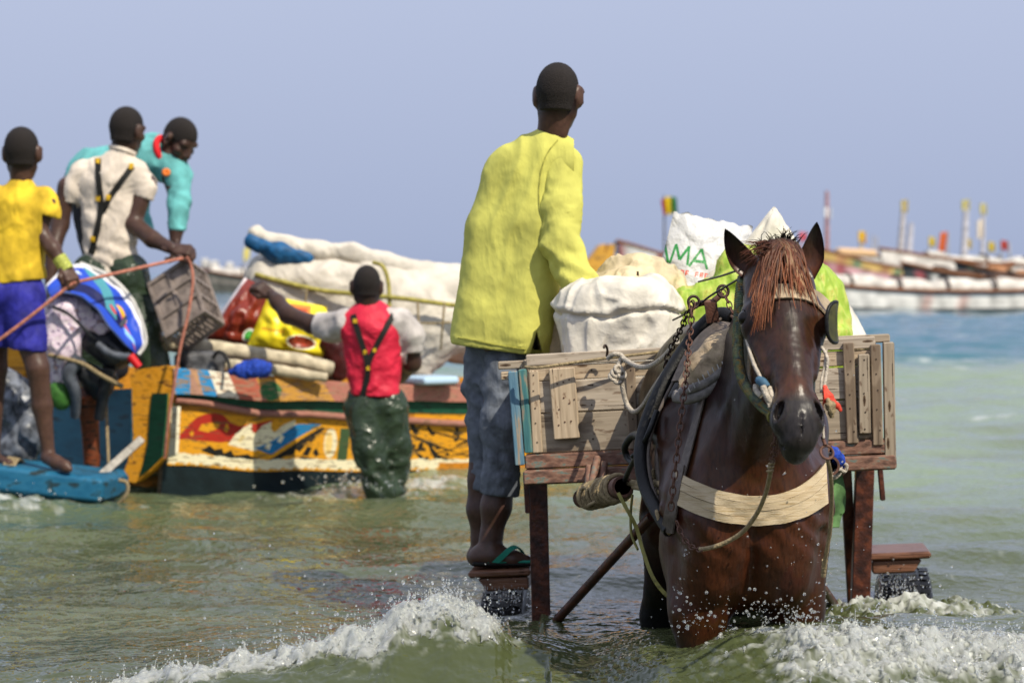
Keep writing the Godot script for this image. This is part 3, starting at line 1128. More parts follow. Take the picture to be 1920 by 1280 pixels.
# ropes tied on the cart
func rope_work() -> void:
	var g := Geo.new()
	tube(g, spline([w(1140, 672, 8.28), w(1152, 664, 8.26), w(1166, 668, 8.26), w(1158, 690, 8.25), w(1164, 705, 8.25), w(1168, 730, 8.26), w(1176, 758, 8.26), w(1190, 772, 8.22), w(1206, 760, 8.1), w(1226, 728, 7.9), w(1252, 690, 7.6), w(1278, 655, 7.4)]), 0.0085, 0.0085, 8)
	tube(g, spline([w(1166, 668, 8.25), w(1178, 678, 8.22), w(1200, 688, 8.1), w(1222, 685, 7.9), w(1246, 668, 7.7), w(1270, 640, 7.45)]), 0.0085, 0.0085, 8)
	for q in [[1160, 692], [1154, 700], [1166, 702], [1158, 712], [1150, 706]]:
		torus(g, w(q[0], q[1], 8.24), Vector3(0.3, 0.4, 0.8).normalized(), 0.012, 0.007, 12, 6)
	var o := part("rope", g.mesh(), M.rope)
	tag(o, "pale rope knotted on the cart's front boards and looped to the horse collar", "rope")
	g = Geo.new()
	tube(g, spline([w(985, 688, 8.33), w(1010, 689, 8.30), w(1080, 679, 8.31), w(1140, 671, 8.31), w(1200, 664, 8.33), w(1255, 657, 8.36), w(1300, 655, 8.4)]), 0.006, 0.006, 6)
	o = part("rope", g.mesh(), M.rope_tan)
	tag(o, "thin tan rope stretched along the cart's top left front rail", "rope")
	g = Geo.new()
	tube(g, spline([w(1545, 652, 8.52), w(1580, 654, 8.53), w(1610, 655, 8.52), w(1632, 660, 8.54), w(1640, 652, 8.6), w(1625, 648, 8.62)]), 0.006, 0.006, 6)
	tube(g, spline([w(1618, 655, 8.52), w(1624, 668, 8.52), w(1616, 676, 8.52), w(1628, 680, 8.53), w(1632, 664, 8.53)]), 0.006, 0.006, 6)
	o = part("rope", g.mesh(), M.rope_tan)
	tag(o, "short tan rope knotted round the cart's top right corner posts", "rope")
	# lashing round the left shaft
	var a := w(1168, 912, 7.55)
	var b := w(1092, 934, 8.5)
	var ax := (a - b).normalized()
	var r := RandomNumberGenerator.new()
	r.seed = 3
	var t := thing("rope_lashing", "tan rope wound many times round the left iron shaft", "rope", a.lerp(b, 0.5))
	for i in 9:
		g = Geo.new()
		torus(g, a.lerp(b, 0.1 + i * 0.085), (ax + Vector3(r.randf_range(-0.25, 0.25), r.randf_range(-0.25, 0.25), 0)).normalized(), 0.039 + r.randf() * 0.004, 0.0075, 18, 6)
		part("coil", g.mesh(), M.rope_tan, t)
	g = Geo.new()
	tube(g, spline([a.lerp(b, 0.5) + Vector3(-0.03, 0.01, 0), w(1093, 915, 8.1), w(1086, 935, 8.1), w(1092, 950, 8.1)]), 0.008, 0.006, 6)
	part("rope_end", g.mesh(), M.rope_tan, t)
	g = Geo.new()
	tube(g, spline([a.lerp(b, 0.6) + Vector3(0, -0.03, 0), w(1104, 948, 8.0), w(1118, 940, 7.9)]), 0.008, 0.006, 6)
	part("rope_end", g.mesh(), M.rope_tan, t)
	# trace rope from the left shaft to the breast strap
	g = Geo.new()
	tube(g, spline([w(1180, 905, 7.6), w(1205, 907, 7.4), w(1228, 905, 7.15), w(1252, 912, 7.0), w(1278, 922, 6.93)]), 0.011, 0.011, 8)
	tube(g, spline([w(1185, 912, 7.6), w(1210, 916, 7.3), w(1240, 924, 7.05), w(1268, 932, 6.95)]), 0.009, 0.009, 8)
	for q in [[1222, 894], [1229, 888], [1216, 886], [1234, 898]]:
		torus(g, w(q[0], q[1] + 4, 7.18), Vector3(0.8, 0.3, 0.3).normalized(), 0.014, 0.009, 12, 6)
	o = part("rope", g.mesh(), M.rope_tan)
	tag(o, "thick twisted rope from the left shaft end to the tan breast strap", "rope")
	# green strap trailing to the water
	g = Geo.new()
	var pa := spline([w(1156, 925, 7.5), w(1172, 955, 7.45), w(1190, 990, 7.4), w(1203, 1035, 7.3), w(1222, 1085, 7.2), w(1250, 1120, 7.1), w(1290, 1145, 7.0)])
	var pb := PackedVector3Array()
	for i in pa.size():
		pb.append(pa[i] + Vector3(0.010, 0.004, 0.006 * sin(i * 0.3)))
	strip(g, pa, pb, 0.003, Vector3.BACK, 1)
	tube(g, spline([w(1186, 928, 7.5), w(1183, 960, 7.45), w(1184, 1000, 7.4), w(1196, 1030, 7.35)]), 0.004, 0.004, 6)
	o = part("strap", g.mesh(), M.cord_green)
	tag(o, "olive green strap trailing from the left shaft into the water", "strap")
	# green cloth and blue rag under the right shaft
	g = Geo.new()
	var ca := PackedVector3Array()
	var cb := PackedVector3Array()
	for i in 15:
		var f := i / 14.0
		ca.append(w(1556 + 6 * sin(f * 5.0) - 6 * f, 890 + 100 * f, 8.3 + 0.02 * sin(f * 9.0)))
		cb.append(w(1578 + 10 * sin(f * 3.1) - 4 * f, 885 + (98 + 6 * sin(f * 20.0)) * f, 8.36 - 0.03 * sin(f * 7.0)))
	strip(g, ca, cb, 0.004, Vector3.BACK, 6)
	for i in g.v.size():
		g.v[i].z += 0.012 * N1.get_noise_3dv(g.v[i] * 14.0)
	g.smooth()
	o = part("cloth", g.mesh(), M.green_cloth)
	tag(o, "ragged green cloth hanging under the cart behind the right shaft", "cloth")
	var f := Field.new(w(1535, 825, 7.9), w(1600, 895, 7.4), 0.004, 0.005)
	f.chain([w(1553, 845, 7.6), w(1562, 852, 7.58), w(1573, 862, 7.6), w(1580, 873, 7.62)], [0.016, 0.02, 0.017, 0.01])
	f.chain([w(1566, 845, 7.64), w(1556, 858, 7.58)], [0.013, 0.014])
	f.finish()
	f.mod(func(p, d): return d + 0.004 * N2.get_noise_3dv(p * 40.0) if absf(d) < 0.03 else d)
	g = Geo.new()
	f.emit(g)
	o = part("rag", g.mesh(), M.blue_cloth)
	tag(o, "bright blue rag bound round the right shaft end", "rag")
	g = Geo.new()
	tube(g, spline([w(1578, 868, 7.6), w(1588, 872, 7.6), w(1584, 884, 7.6), w(1572, 880, 7.58), w(1560, 892, 7.55), w(1548, 900, 7.5), w(1552, 925, 7.5)]), 0.006, 0.006, 6)
	torus(g, w(1556, 873, 7.6), Vector3(0.1, 0, 1).normalized(), 0.036, 0.006, 18, 6)
	torus(g, w(1557, 875, 7.66), Vector3(0.1, 0.1, 1).normalized(), 0.037, 0.006, 18, 6)
	o = part("rope", g.mesh(), M.rope)
	tag(o, "white rope knotted round the right shaft beside the blue rag", "rope")


# ---------------------------------------------------------------- sacks on the cart
func blob(prims: Callable, lo: Vector3, hi: Vector3, cell: float, amp: float, fr: float, blend := 0.02, paint = null, extra = null) -> ArrayMesh:
	var f := Field.new(lo, hi, cell, blend)
	prims.call(f)
	f.finish()
	f.mod(func(p: Vector3, d: float) -> float:
		if absf(d) > 0.09:
			return d
		var q := p * fr * Vector3(1.0, 0.4, 1.0)
		q += Vector3(N3.get_noise_3dv(p * 5.0), N3.get_noise_3dv(p * 5.0 + Vector3(9, 2, 4)), 0) * 0.5
		var e := d + amp * N3.get_noise_3dv(q * 0.7) + amp * 1.15 * (absf(N3.get_noise_3dv(q * 1.2 + Vector3(5, 3, 1))) - 0.3) + amp * 0.22 * (absf(N3.get_noise_3dv(p * fr * Vector3(3.4, 1.1, 3.4))) - 0.3)
		return extra.call(p, e) if extra != null else e)
	var g := Geo.new()
	f.emit(g, paint)
	g.colored = (paint != null)
	return g.mesh()


func sacks() -> void:
	# open white sack at the front
	var c := w(1160, 615, 8.78)
	var me: Mesh = blob(func(f: Field):
		f.rbox(c + Vector3(0, -0.07, 0), Vector3(0.115, 0.15, 0.09), 0.08, Basis(Vector3.BACK, 0.03))
		f.ell(c + Vector3(0.0, 0.02, 0.0), Vector3(0.188, 0.14, 0.155))
		for k in 22:
			var a0 := TAU * k / 22.0
			var a1 := TAU * (k + 1) / 22.0
			f.bone(c + Vector3(cos(a0) * 0.178, 0.068 + 0.014 * sin(a0 * 3.0), sin(a0) * 0.14), c + Vector3(cos(a1) * 0.178, 0.068 + 0.014 * sin(a1 * 3.0), sin(a1) * 0.14), 0.021, 0.021)
		f.chain([w(1075, 560, 8.8), w(1120, 545, 8.66), w(1180, 546, 8.62), w(1232, 542, 8.7), w(1250, 570, 8.78)], [0.025, 0.03, 0.03, 0.03, 0.025]),
		c - Vector3(0.3, 0.36, 0.26), c + Vector3(0.3, 0.3, 0.26), 0.0068, 0.011, 10.0, 0.02, null, func(p: Vector3, d: float) -> float:
			var wv := p.y - c.y - 0.055 - 0.016 * sin((p.x - c.x) * 15.0) - 0.010 * N3.get_noise_3dv(p * 9.0)
			return d + 0.012 * exp(-pow(wv / 0.008, 2.0)) - 0.007 * exp(-pow((wv - 0.02) / 0.014, 2.0)))
	var sk := part("sack", me, M.sack)
	tag(sk, "full white woven sack with open rim at the cart's front boards", "sack", "sacks on the cart")
	# rolled-down mouth of the sack behind it
	var c2 := w(1185, 560, 9.05)
	me = blob(func(f: Field):
		f.rbox(c2 + Vector3(0, -0.13, 0), Vector3(0.12, 0.15, 0.09), 0.07)
		f.chain([w(1132, 522, 9.0), w(1160, 505, 8.98), w(1172, 508, 8.98), w(1200, 510, 8.96), w(1240, 518, 8.98), w(1250, 530, 9.0)], [0.04, 0.028, 0.035, 0.04, 0.035, 0.03])
		f.chain([w(1135, 535, 8.93), w(1190, 530, 8.9), w(1242, 525, 8.93)], [0.035, 0.04, 0.03])
		f.bone(w(1160, 508, 8.98), w(1163, 499, 8.98), 0.012, 0.006),
		c2 - Vector3(0.28, 0.4, 0.25), c2 + Vector3(0.28, 0.25, 0.25), 0.0075, 0.017, 11.0)
	sk = part("sack", me, M.sack_tan)
	tag(sk, "tan sack with its mouth rolled open under the man's sleeve", "sack", "sacks on the cart")
	var c0 := w(1050, 640, 9.1)
	me = blob(func(f: Field):
		f.rbox(c0, Vector3(0.025, 0.16, 0.1), 0.06, Basis(Vector3.BACK, -0.1)),
		c0 - Vector3(0.2, 0.32, 0.25), c0 + Vector3(0.2, 0.32, 0.25), 0.009, 0.014, 10.0)
	tag(part("sack", me, M.sack_tan), "narrow pale sack between the man's hip and the open white sack", "sack", "sacks on the cart")
	# printed sack standing up: a flattened cushion with lettering
	var im := Image.create(512, 384, false, Image.FORMAT_RGB8)
	im.fill(Color(0.77, 0.77, 0.77))
	for i in 60:
		var x := i / 60.0
		poly(im, [V(x, 0), V(x + 0.006, 0), V(x + 0.006, 1), V(x, 1)], Color(0.74, 0.74, 0.745))
	var gr := Color(0.2, 0.52, 0.27)
	var let := func(strokes: Array, ox: float, oy: float, sx: float, sy: float, wd: float) -> void:
		for s in strokes:
			var a := V(ox + s[0] * sx, oy + s[1] * sy)
			var b := V(ox + s[2] * sx, oy + s[3] * sy)
			var nn := V(-(b - a).y, (b - a).x).normalized() * wd
			nn.y *= 512.0 / 384.0
			poly(im, [a + nn, b + nn, b - nn, a - nn], gr)
	let.call([[0, 1, 0.45, 0], [0.45, 0, 1, 1]], -0.10, 0.40, 0.17, 0.25, 0.014)
	let.call([[0, 1, 0.12, 0], [0.12, 0, 0.5, 0.8], [0.5, 0.8, 0.88, 0], [0.88, 0, 1, 1]], 0.09, 0.41, 0.20, 0.25, 0.014)
	let.call([[0, 1, 0.5, 0], [0.5, 0, 1, 1], [0.22, 0.66, 0.78, 0.66]], 0.31, 0.42, 0.21, 0.25, 0.014)
	var red := Color(0.83, 0.35, 0.27)
	for i in 11:
		var x := 0.01 + i * 0.055
		if i in [3, 6]:
			continue
		poly(im, [V(x, 0.725), V(x + 0.014, 0.725), V(x + 0.014, 0.79), V(x, 0.79)], red)
		poly(im, [V(x, 0.725), V(x + 0.036, 0.725), V(x + 0.036, 0.74), V(x, 0.74)], red)
		if i % 2 == 0:
			poly(im, [V(x + 0.026, 0.725), V(x + 0.038, 0.725), V(x + 0.038, 0.79), V(x + 0.026, 0.79)], red)
		poly(im, [V(x, 0.755), V(x + 0.036, 0.755), V(x + 0.036, 0.768), V(x, 0.768)], red)
	var pm := mat(Color.WHITE, 0.45)
	pm.albedo_texture = ImageTexture.create_from_image(im)
	pm.heightmap_enabled = true
	pm.heightmap_texture = M.crease
	pm.heightmap_scale = 0.8
	var q := [w(1264, 396, 9.3), w(1412, 428, 9.35), w(1228, 540, 9.25), w(1392, 560, 9.3)]
	var g := Geo.new()
	g.mapped = true
	for side in 2:
		var rows: Array = []
		for j in 29:
			var row: Array = []
			for i in 33:
				var u := i / 32.0
				var v := j / 28.0
				var p: Vector3 = (q[0] as Vector3).lerp(q[1], u).lerp((q[2] as Vector3).lerp(q[3], u), v)
				var puff := 0.10 * pow(sin(PI * clampf(u, 0, 1)), 0.6) * pow(clampf(v * 1.05, 0, 1), 0.5) + 0.004
				puff += 0.016 * N1.get_noise_2d(u * 2.3 + side * 9, v * 2.0) + 0.010 * absf(N2.get_noise_2d(u * 9.0, v * 3.0)) * sin(PI * u)
				p += Vector3(0, 0.016 * N2.get_noise_1d(u * 5.0) * (1.0 - v), puff if side == 0 else -puff)
				row.append(g.vert(p, Vector3.BACK if side == 0 else Vector3.FORWARD, V(u, v)))
			rows.append(row)
		for j in 28:
			for i in 32:
				g.quad(rows[j][i], rows[j][i + 1], rows[j + 1][i + 1], rows[j + 1][i])
	var n1 := 29 * 33
	for i in 32:
		g.quad(i, i + 1, n1 + i + 1, n1 + i)
	for j in 28:
		g.quad(j * 33, (j + 1) * 33, n1 + (j + 1) * 33, n1 + j * 33)
		g.quad(j * 33 + 32, (j + 1) * 33 + 32, n1 + (j + 1) * 33 + 32, n1 + j * 33 + 32)
	g.smooth()
	tag(part("sack", g.mesh(), pm), "upright white sack printed with big green letters and red text", "sack", "sacks on the cart")
	# gathered peak of a white sack: folds fanning out from the tied top
	g = Geo.new()
	var line := spline([w(1452, 388, 9.15), w(1447, 402, 9.15), w(1438, 430, 9.15), w(1430, 470, 9.16), w(1425, 520, 9.18), w(1425, 590, 9.2)], 6)
	var rings: Array = []
	for i in line.size():
		var e := i / float(line.size() - 1)
		var rad := lerpf(0.006, 0.155, pow(e, 0.72)) * (1.0 + 0.25 * sin(e * 3.0))
		var ring: Array = []
		for k in 96:
			var th := TAU * k / 96.0
			var pl := 0.10 * sin(th * 9.0 + 2.5 * N3.get_noise_1d(th) + e * 2.0) * sin(PI * clampf(e * 1.3, 0, 1)) + 0.30 * N3.get_noise_3dv(Vector3(cos(th) * 1.3, sin(th) * 1.3, e * 2.2)) * minf(e * 3.0, 1.0)
			var off := Vector3(cos(th) * rad * (1.0 + pl) * (1.25 if cos(th) < 0 else 0.85), 0, sin(th) * rad * 0.7 * (1.0 + pl))
			off.y = cos(th) * rad * (-0.55 if cos(th) < 0.0 else -0.75) * clampf(1.4 - e * 1.6, 0.0, 1.0) + 0.006 * N3.get_noise_3dv(Vector3(th * 3.0, e * 9.0, 0))
			if cos(th) < 0.0:
				off.y *= -0.9
				off.y -= rad * 0.9 * pow(-cos(th), 1.5) * clampf(1.2 - e, 0.0, 1.0)
			ring.append(g.vert(line[i] + off, Vector3.UP))
		rings.append(ring)
	for i in line.size() - 1:
		for k in 96:
			g.idx.append_array([rings[i][k], rings[i + 1][k], rings[i + 1][(k + 1) % 96], rings[i][k], rings[i + 1][(k + 1) % 96], rings[i][(k + 1) % 96]])
	g.smooth()
	tag(part("sack", g.mesh(), M.sack), "white sack whose gathered peak rises behind the horse's ears", "sack", "sacks on the cart")
	# lime green net sack and the white sack at the right edge
	var c5 := w(1400, 590, 8.95)
	me = blob(func(f: Field):
		f.ell(w(1335, 632, 8.9), Vector3(0.15, 0.19, 0.17))
		f.ell(w(1450, 610, 8.95), Vector3(0.18, 0.2, 0.19))
		f.ell(w(1515, 600, 9.0), Vector3(0.14, 0.22, 0.17))
		f.chain([w(1375, 500, 8.9), w(1395, 480, 8.95), w(1425, 500, 8.95)], [0.05, 0.03, 0.05])
		f.chain([w(1290, 565, 8.85), w(1330, 555, 8.85), w(1380, 530, 8.85)], [0.05, 0.045, 0.05])
		f.rbox(w(1420, 680, 8.95), Vector3(0.25, 0.08, 0.1), 0.06),
		c5 - Vector3(0.45, 0.4, 0.3), c5 + Vector3(0.42, 0.32, 0.3), 0.009, 0.017, 9.0)
	tag(part("sack", me, M.sack_lime), "bulging lime green sack behind the horse's head", "sack", "sacks on the cart")
	var c6 := w(1555, 620, 9.3)
	me = blob(func(f: Field):
		f.ell(w(1540, 640, 9.3), Vector3(0.155, 0.225, 0.16), Basis(Vector3.BACK, 0.25))
		f.rbox(w(1545, 690, 9.3), Vector3(0.1, 0.07, 0.1), 0.06),
		c6 - Vector3(0.3, 0.35, 0.3), c6 + Vector3(0.3, 0.35, 0.3), 0.009, 0.008, 7.0)
	tag(part("sack", me, M.sack), "rounded white sack at the cart's right rim past the lime sack", "sack", "sacks on the cart")


# ---------------------------------------------------------------- the horse
var HB: Field
var HH: Field
var head_o := Vector3.ZERO
var head_b := Basis()


func hp(u: float, v: float, q: float) -> Vector3:   # head: u to its side, v down the face, q out of the forehead
	return head_o + head_b * Vector3(u, v * 0.93, q)


func coat_color(p: Vector3, n: Vector3) -> Color:
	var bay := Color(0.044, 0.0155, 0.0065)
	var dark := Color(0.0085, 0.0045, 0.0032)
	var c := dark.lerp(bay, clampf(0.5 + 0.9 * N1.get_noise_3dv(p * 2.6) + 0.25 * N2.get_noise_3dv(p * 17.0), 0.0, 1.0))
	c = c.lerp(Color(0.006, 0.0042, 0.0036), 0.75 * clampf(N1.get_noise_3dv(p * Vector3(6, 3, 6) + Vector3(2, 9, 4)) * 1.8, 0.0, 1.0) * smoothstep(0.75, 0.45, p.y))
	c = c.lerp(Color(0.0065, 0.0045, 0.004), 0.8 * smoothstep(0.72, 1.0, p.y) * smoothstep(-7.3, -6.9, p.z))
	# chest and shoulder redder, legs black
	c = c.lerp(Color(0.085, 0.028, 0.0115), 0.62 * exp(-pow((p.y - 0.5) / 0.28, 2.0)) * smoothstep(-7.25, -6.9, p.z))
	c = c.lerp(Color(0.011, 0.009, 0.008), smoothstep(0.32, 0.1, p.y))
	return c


func face_color(p: Vector3, n: Vector3) -> Color:
	var l := head_b.transposed() * (p - head_o)
	var c := Color(0.026, 0.013, 0.009).lerp(Color(0.066, 0.026, 0.014), clampf(0.45 + 0.8 * N1.get_noise_3dv(p * 5.0 + Vector3(9, 0, 0)), 0.0, 1.0))
	c = c.lerp(Color(0.028, 0.024, 0.022), 0.45 * exp(-pow(l.x / 0.03, 2.0)) * smoothstep(0.1, 0.2, l.y))
	c = c.lerp(Color(0.10, 0.036, 0.017), 0.7 * exp(-pow((l.y - 0.41) / 0.05, 2.0)) * clampf(0.5 + 1.2 * N2.get_noise_3dv(p * 9.0), 0.0, 1.0))
	c = c.lerp(Color(0.030, 0.025, 0.024), smoothstep(0.42, 0.465, l.y))
	for s in [-1.0, 1.0]:
		var e := Vector3(s * 0.033, 0.545, -0.012)
		c = c.lerp(Color(0.004, 0.003, 0.003), exp(-pow((l - Vector3(s * 0.050, 0.48, -0.002)).length() / 0.017, 2.0)))
		if l.y < 0.02:
			c = c.lerp(Color(0.06, 0.022, 0.012), 0.5)
	return c


func horse() -> void:
	var t := thing("horse", "dark bay horse in harness wading towards the viewer with a reddish forelock", "horse", Vector3(0.65, -0.5, -7.3))
	var cx := 0.655
	var f := Field.new(Vector3(0.24, -0.62, -8.75), Vector3(1.04, 1.32, -6.3), 0.0115, 0.022)
	# trunk
	f.ell(Vector3(cx + 0.002, 0.73, -7.75), Vector3(0.228, 0.31, 0.62))
	f.ell(Vector3(cx, 0.70, -7.12), Vector3(0.182, 0.32, 0.30))
	f.ell(Vector3(cx, 0.93, -7.38), Vector3(0.10, 0.17, 0.30))
	f.ell(Vector3(cx, 0.84, -8.25), Vector3(0.205, 0.25, 0.32))
	# chest
	f.ell(Vector3(cx, 0.66, -6.93), Vector3(0.165, 0.22, 0.15))
	for s: float in [-1.0, 1.0]:
		f.ell(Vector3(cx + s * 0.080, 0.555, -6.87), Vector3(0.092, 0.14, 0.085))
		f.ell(Vector3(cx + s * 0.105, 0.44, -6.91), Vector3(0.068, 0.12, 0.085))
		# shoulder blade, arm, forearm, knee, cannon, hoof
		f.chain([Vector3(cx + s * 0.11, 1.00, -7.38), Vector3(cx + s * 0.155, 0.80, -7.2), Vector3(cx + s * 0.140, 0.62, -6.96)], [0.065, 0.088, 0.092])
		f.chain([Vector3(cx + s * 0.140, 0.60, -6.98), Vector3(cx + s * 0.138, 0.43, -7.08)], [0.088, 0.088])
		var fx := cx + s * 0.138 + 0.004
		var fz := -6.97 if s < 0 else -7.02
		f.chain([Vector3(cx + s * 0.135, 0.47, -7.02), Vector3(fx, 0.30, fz), Vector3(fx, 0.05, fz + 0.02), Vector3(fx, -0.04, fz + 0.03)], [0.088, 0.070, 0.048, 0.048])
		f.chain([Vector3(fx, -0.04, fz + 0.03), Vector3(fx, -0.3, fz), Vector3(fx, -0.42, fz + 0.03), Vector3(fx, -0.5, fz + 0.06)], [0.046, 0.034, 0.036, 0.05])
		# hind leg: thigh, stifle, hock, cannon
		f.chain([Vector3(cx + s * 0.10, 0.82, -8.3), Vector3(cx + s * 0.12, 0.45, -8.12), Vector3(cx + s * 0.15, 0.08, -8.42), Vector3(cx + s * 0.15, -0.35, -8.32), Vector3(cx + s * 0.15, -0.5, -8.26)], [0.13, 0.11, 0.06, 0.036, 0.05])
	f.ell(Vector3(cx, 0.47, -7.02), Vector3(0.155, 0.17, 0.18))
	# neck
	head_o = w(1464, 486, 6.48)
	var nose := w(1505, 822, 6.14)
	var vd := (nose - head_o).normalized()
	var side := Vector3(0.995, 0.0, -0.11)
	side = (side - vd * side.dot(vd)).normalized()
	var out := side.cross(vd)
	if out.z < 0.0:
		out = -out
	head_b = Basis(side, vd, out)
	var nx := Vector3(1, 0, 0)
	f.bone(Vector3(cx + 0.015, 0.86, -7.2), Vector3(0.692, 1.12, -6.72), 0.23, 0.135, nx, 0.52)
	f.bone(Vector3(0.692, 1.12, -6.72), hp(0, 0.055, -0.10), 0.13, 0.10, nx, 0.60)
	f.bone(Vector3(cx + 0.01, 0.74, -7.02), Vector3(0.69, 1.00, -6.64), 0.19, 0.10, nx, 0.66)
	f.finish()
	f.mod(func(p: Vector3, d: float) -> float:
		if absf(d) > 0.05:
			return d
		var m := 0.006 * N1.get_noise_3dv(p * Vector3(7, 4, 7))
		# groove down the middle of the breast, creases of the skin before the forearms
		m += 0.016 * exp(-pow((p.x - 0.655) / 0.016, 2.0)) * smoothstep(0.25, 0.35, p.y) * smoothstep(0.66, 0.5, p.y) * smoothstep(-7.0, -6.85, p.z)
		m += 0.004 * sin((p.x * 0.8 + p.y) * 95.0 + 3.0 * N1.get_noise_3dv(p * 6.0)) * exp(-pow((p.y - 0.56) / 0.1, 2.0)) * smoothstep(-7.15, -6.95, p.z)
		# muscle lines down the neck and the shoulder's edge
		var nk := smoothstep(0.62, 0.72, p.y) * smoothstep(1.08, 0.95, p.y) * smoothstep(-7.1, -6.9, p.z)
		var cxn := p.x - 0.03 * sin(p.y * 7.0)
		m += nk * (0.010 * exp(-pow((cxn - 0.605) / 0.014, 2.0)) + 0.008 * exp(-pow((cxn - 0.725) / 0.014, 2.0)) - 0.006 * exp(-pow((cxn - 0.665) / 0.022, 2.0)))
		m += 0.0022 * N2.get_noise_3dv(p * Vector3(16, 9, 16))
		return d + m)
	HB = f
	# head
	var s := 1.06
	var h := Field.new(head_o - Vector3(0.27, 0.62, 0.32), head_o + Vector3(0.27, 0.24, 0.5), 0.0048, 0.010)
	var hb := head_b
	h.ell(hp(0, 0.045, -0.055), Vector3(0.085, 0.10, 0.085) * s, hb)
	h.ell(hp(0, 0.15, -0.045), Vector3(0.092, 0.14, 0.06) * s, hb)
	h.bone(hp(0, 0.16, -0.032), hp(0, 0.45, -0.022), 0.066, 0.040, hb.x, 1.05)
	h.bone(hp(0, 0.20, -0.022), hp(0, 0.44, -0.008), 0.040, 0.028)
	for q: float in [-1.0, 1.0]:
		h.ell(hp(q * 0.086, 0.178, -0.040), Vector3(0.026, 0.040, 0.034), hb)           # orbit
		h.ell(hp(q * 0.048, 0.26, -0.125), Vector3(0.034, 0.125, 0.10), hb)              # jaw
		h.bone(hp(q * 0.080, 0.215, -0.055), hp(q * 0.054, 0.36, -0.045), 0.020, 0.012)  # facial crest
		h.bone(hp(q * 0.034, 0.30, -0.15), hp(q * 0.022, 0.49, -0.075), 0.042, 0.030)
		h.ell(hp(q * 0.040, 0.500, -0.026), Vector3(0.023, 0.050, 0.036), hb * Basis(Vector3.BACK, -0.25 * q))            # nostril
	h.ell(hp(0, 0.525, -0.036), Vector3(0.050, 0.062, 0.05), hb)
	h.ell(hp(0, 0.50, -0.010), Vector3(0.034, 0.05, 0.028), hb)
	h.ell(hp(0, 0.575, -0.048), Vector3(0.040, 0.030, 0.036), hb)
	h.ell(hp(0, 0.575, -0.088), Vector3(0.032, 0.034, 0.030), hb)
	h.bone(hp(0, 0.42, -0.08), hp(0, 0.54, -0.07), 0.05, 0.036)
	h.bone(hp(0, 0.06, -0.10), Vector3(0.692, 1.11, -6.70), 0.10, 0.115, nx, 0.60)
	h.finish()
	# hollows: ears, eyes, nostrils, the mouth
	for q: float in [-1.0, 1.0]:
		h.ell(hp(q * 0.050, 0.512, 0.004), Vector3(0.0105, 0.027, 0.026), hb * Basis(Vector3.BACK, -0.35 * q), -1)
		h.bone(hp(q * 0.043, 0.488, 0.016), hp(q * 0.058, 0.535, -0.008), 0.009, 0.007, Vector3.ZERO, 1.0, -1)
		h.ell(hp(q * 0.104, 0.35, -0.005), Vector3(0.034, 0.10, 0.030), hb, -1)
		h.ell(hp(q * 0.075, 0.115, 0.030), Vector3(0.020, 0.03, 0.022), hb, -1)
		h.ell(hp(q * 0.115, 0.180, -0.030), Vector3(0.018, 0.016, 0.022), hb, -1)
	h.bone(hp(-0.05, 0.586, -0.060), hp(0, 0.590, -0.040), 0.005, 0.005, Vector3.ZERO, 1.0, -1)
	h.bone(hp(0.05, 0.586, -0.060), hp(0, 0.590, -0.040), 0.005, 0.005, Vector3.ZERO, 1.0, -1)
	h.bone(hp(0, 0.535, 0.022), hp(0, 0.585, -0.006), 0.004, 0.004, Vector3.ZERO, 1.0, -1)
	h.mod(func(p: Vector3, d: float) -> float:
		return d + 0.0022 * N1.get_noise_3dv(p * 16.0) if absf(d) < 0.03 else d)
	HH = h
	var cut := head_o + Vector3(0, -0.02, -0.125)
	var g := Geo.new()
	g.colored = true
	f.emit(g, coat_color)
	h.emit(g, face_color)
	var ear_from := g.v.size()
	for q: float in [-1.0, 1.0]:
		var eb := w(1418, 520, 6.50) if q < 0 else w(1509, 520, 6.52)
		var et := w(1359, 431, 6.47) if q < 0 else w(1534, 417, 6.50)
		var op := Vector3(-0.42, 0.0, 0.9).normalized() if q < 0 else Vector3(0.22, 0.0, 0.97).normalized()
		var ax := et - eb
		var sd := ax.cross(op).normalized()
		op = sd.cross(ax).normalized()
		var grid: Array = []
		for sh in 2:
			var rows: Array = []
			for i in 21:
				var e := i / 20.0
				var wd := 0.039 * pow(1.0 - pow(e, 1.9), 0.85) * (0.72 + 0.28 * smoothstep(0.0, 0.4, e)) + 0.0006
				var ce := eb + ax * e + sd * (q * 0.012 * sin(e * PI)) - op * (0.018 * sin(e * PI * 0.9))
				var row: Array = []
				for k in 13:
					var v := -1.0 + k / 6.0
					var p := ce + sd * (wd * sin(v * 1.35) / 0.976) - op * (wd * (0.95 - 0.4 * e) * (cos(v * 1.35) - 0.25)) - (op * 0.0035 if sh else Vector3.ZERO)
					var inner := Color(0.042, 0.030, 0.026).lerp(Color(0.085, 0.030, 0.015), clampf(1.2 - 1.6 * e, 0.0, 1.0))
					g.tint = (inner if sh == 0 else Color(0.030, 0.0125, 0.007)).lerp(Color(0.006, 0.0045, 0.004), smoothstep(0.75, 1.0, maxf(absf(v), e)))
					row.append(g.vert(p, op if sh == 0 else -op))
				rows.append(row)
			grid.append(rows)
			for i in 20:
				for k in 12:
					g.quad(rows[i][k], rows[i][k + 1], rows[i + 1][k + 1], rows[i + 1][k])
		for i in 20:
			for k in [0, 12]:
				g.quad(grid[0][i][k], grid[0][i + 1][k], grid[1][i + 1][k], grid[1][i][k])
	g.smooth(ear_from)
	part("body", g.mesh(), M.coat, t)
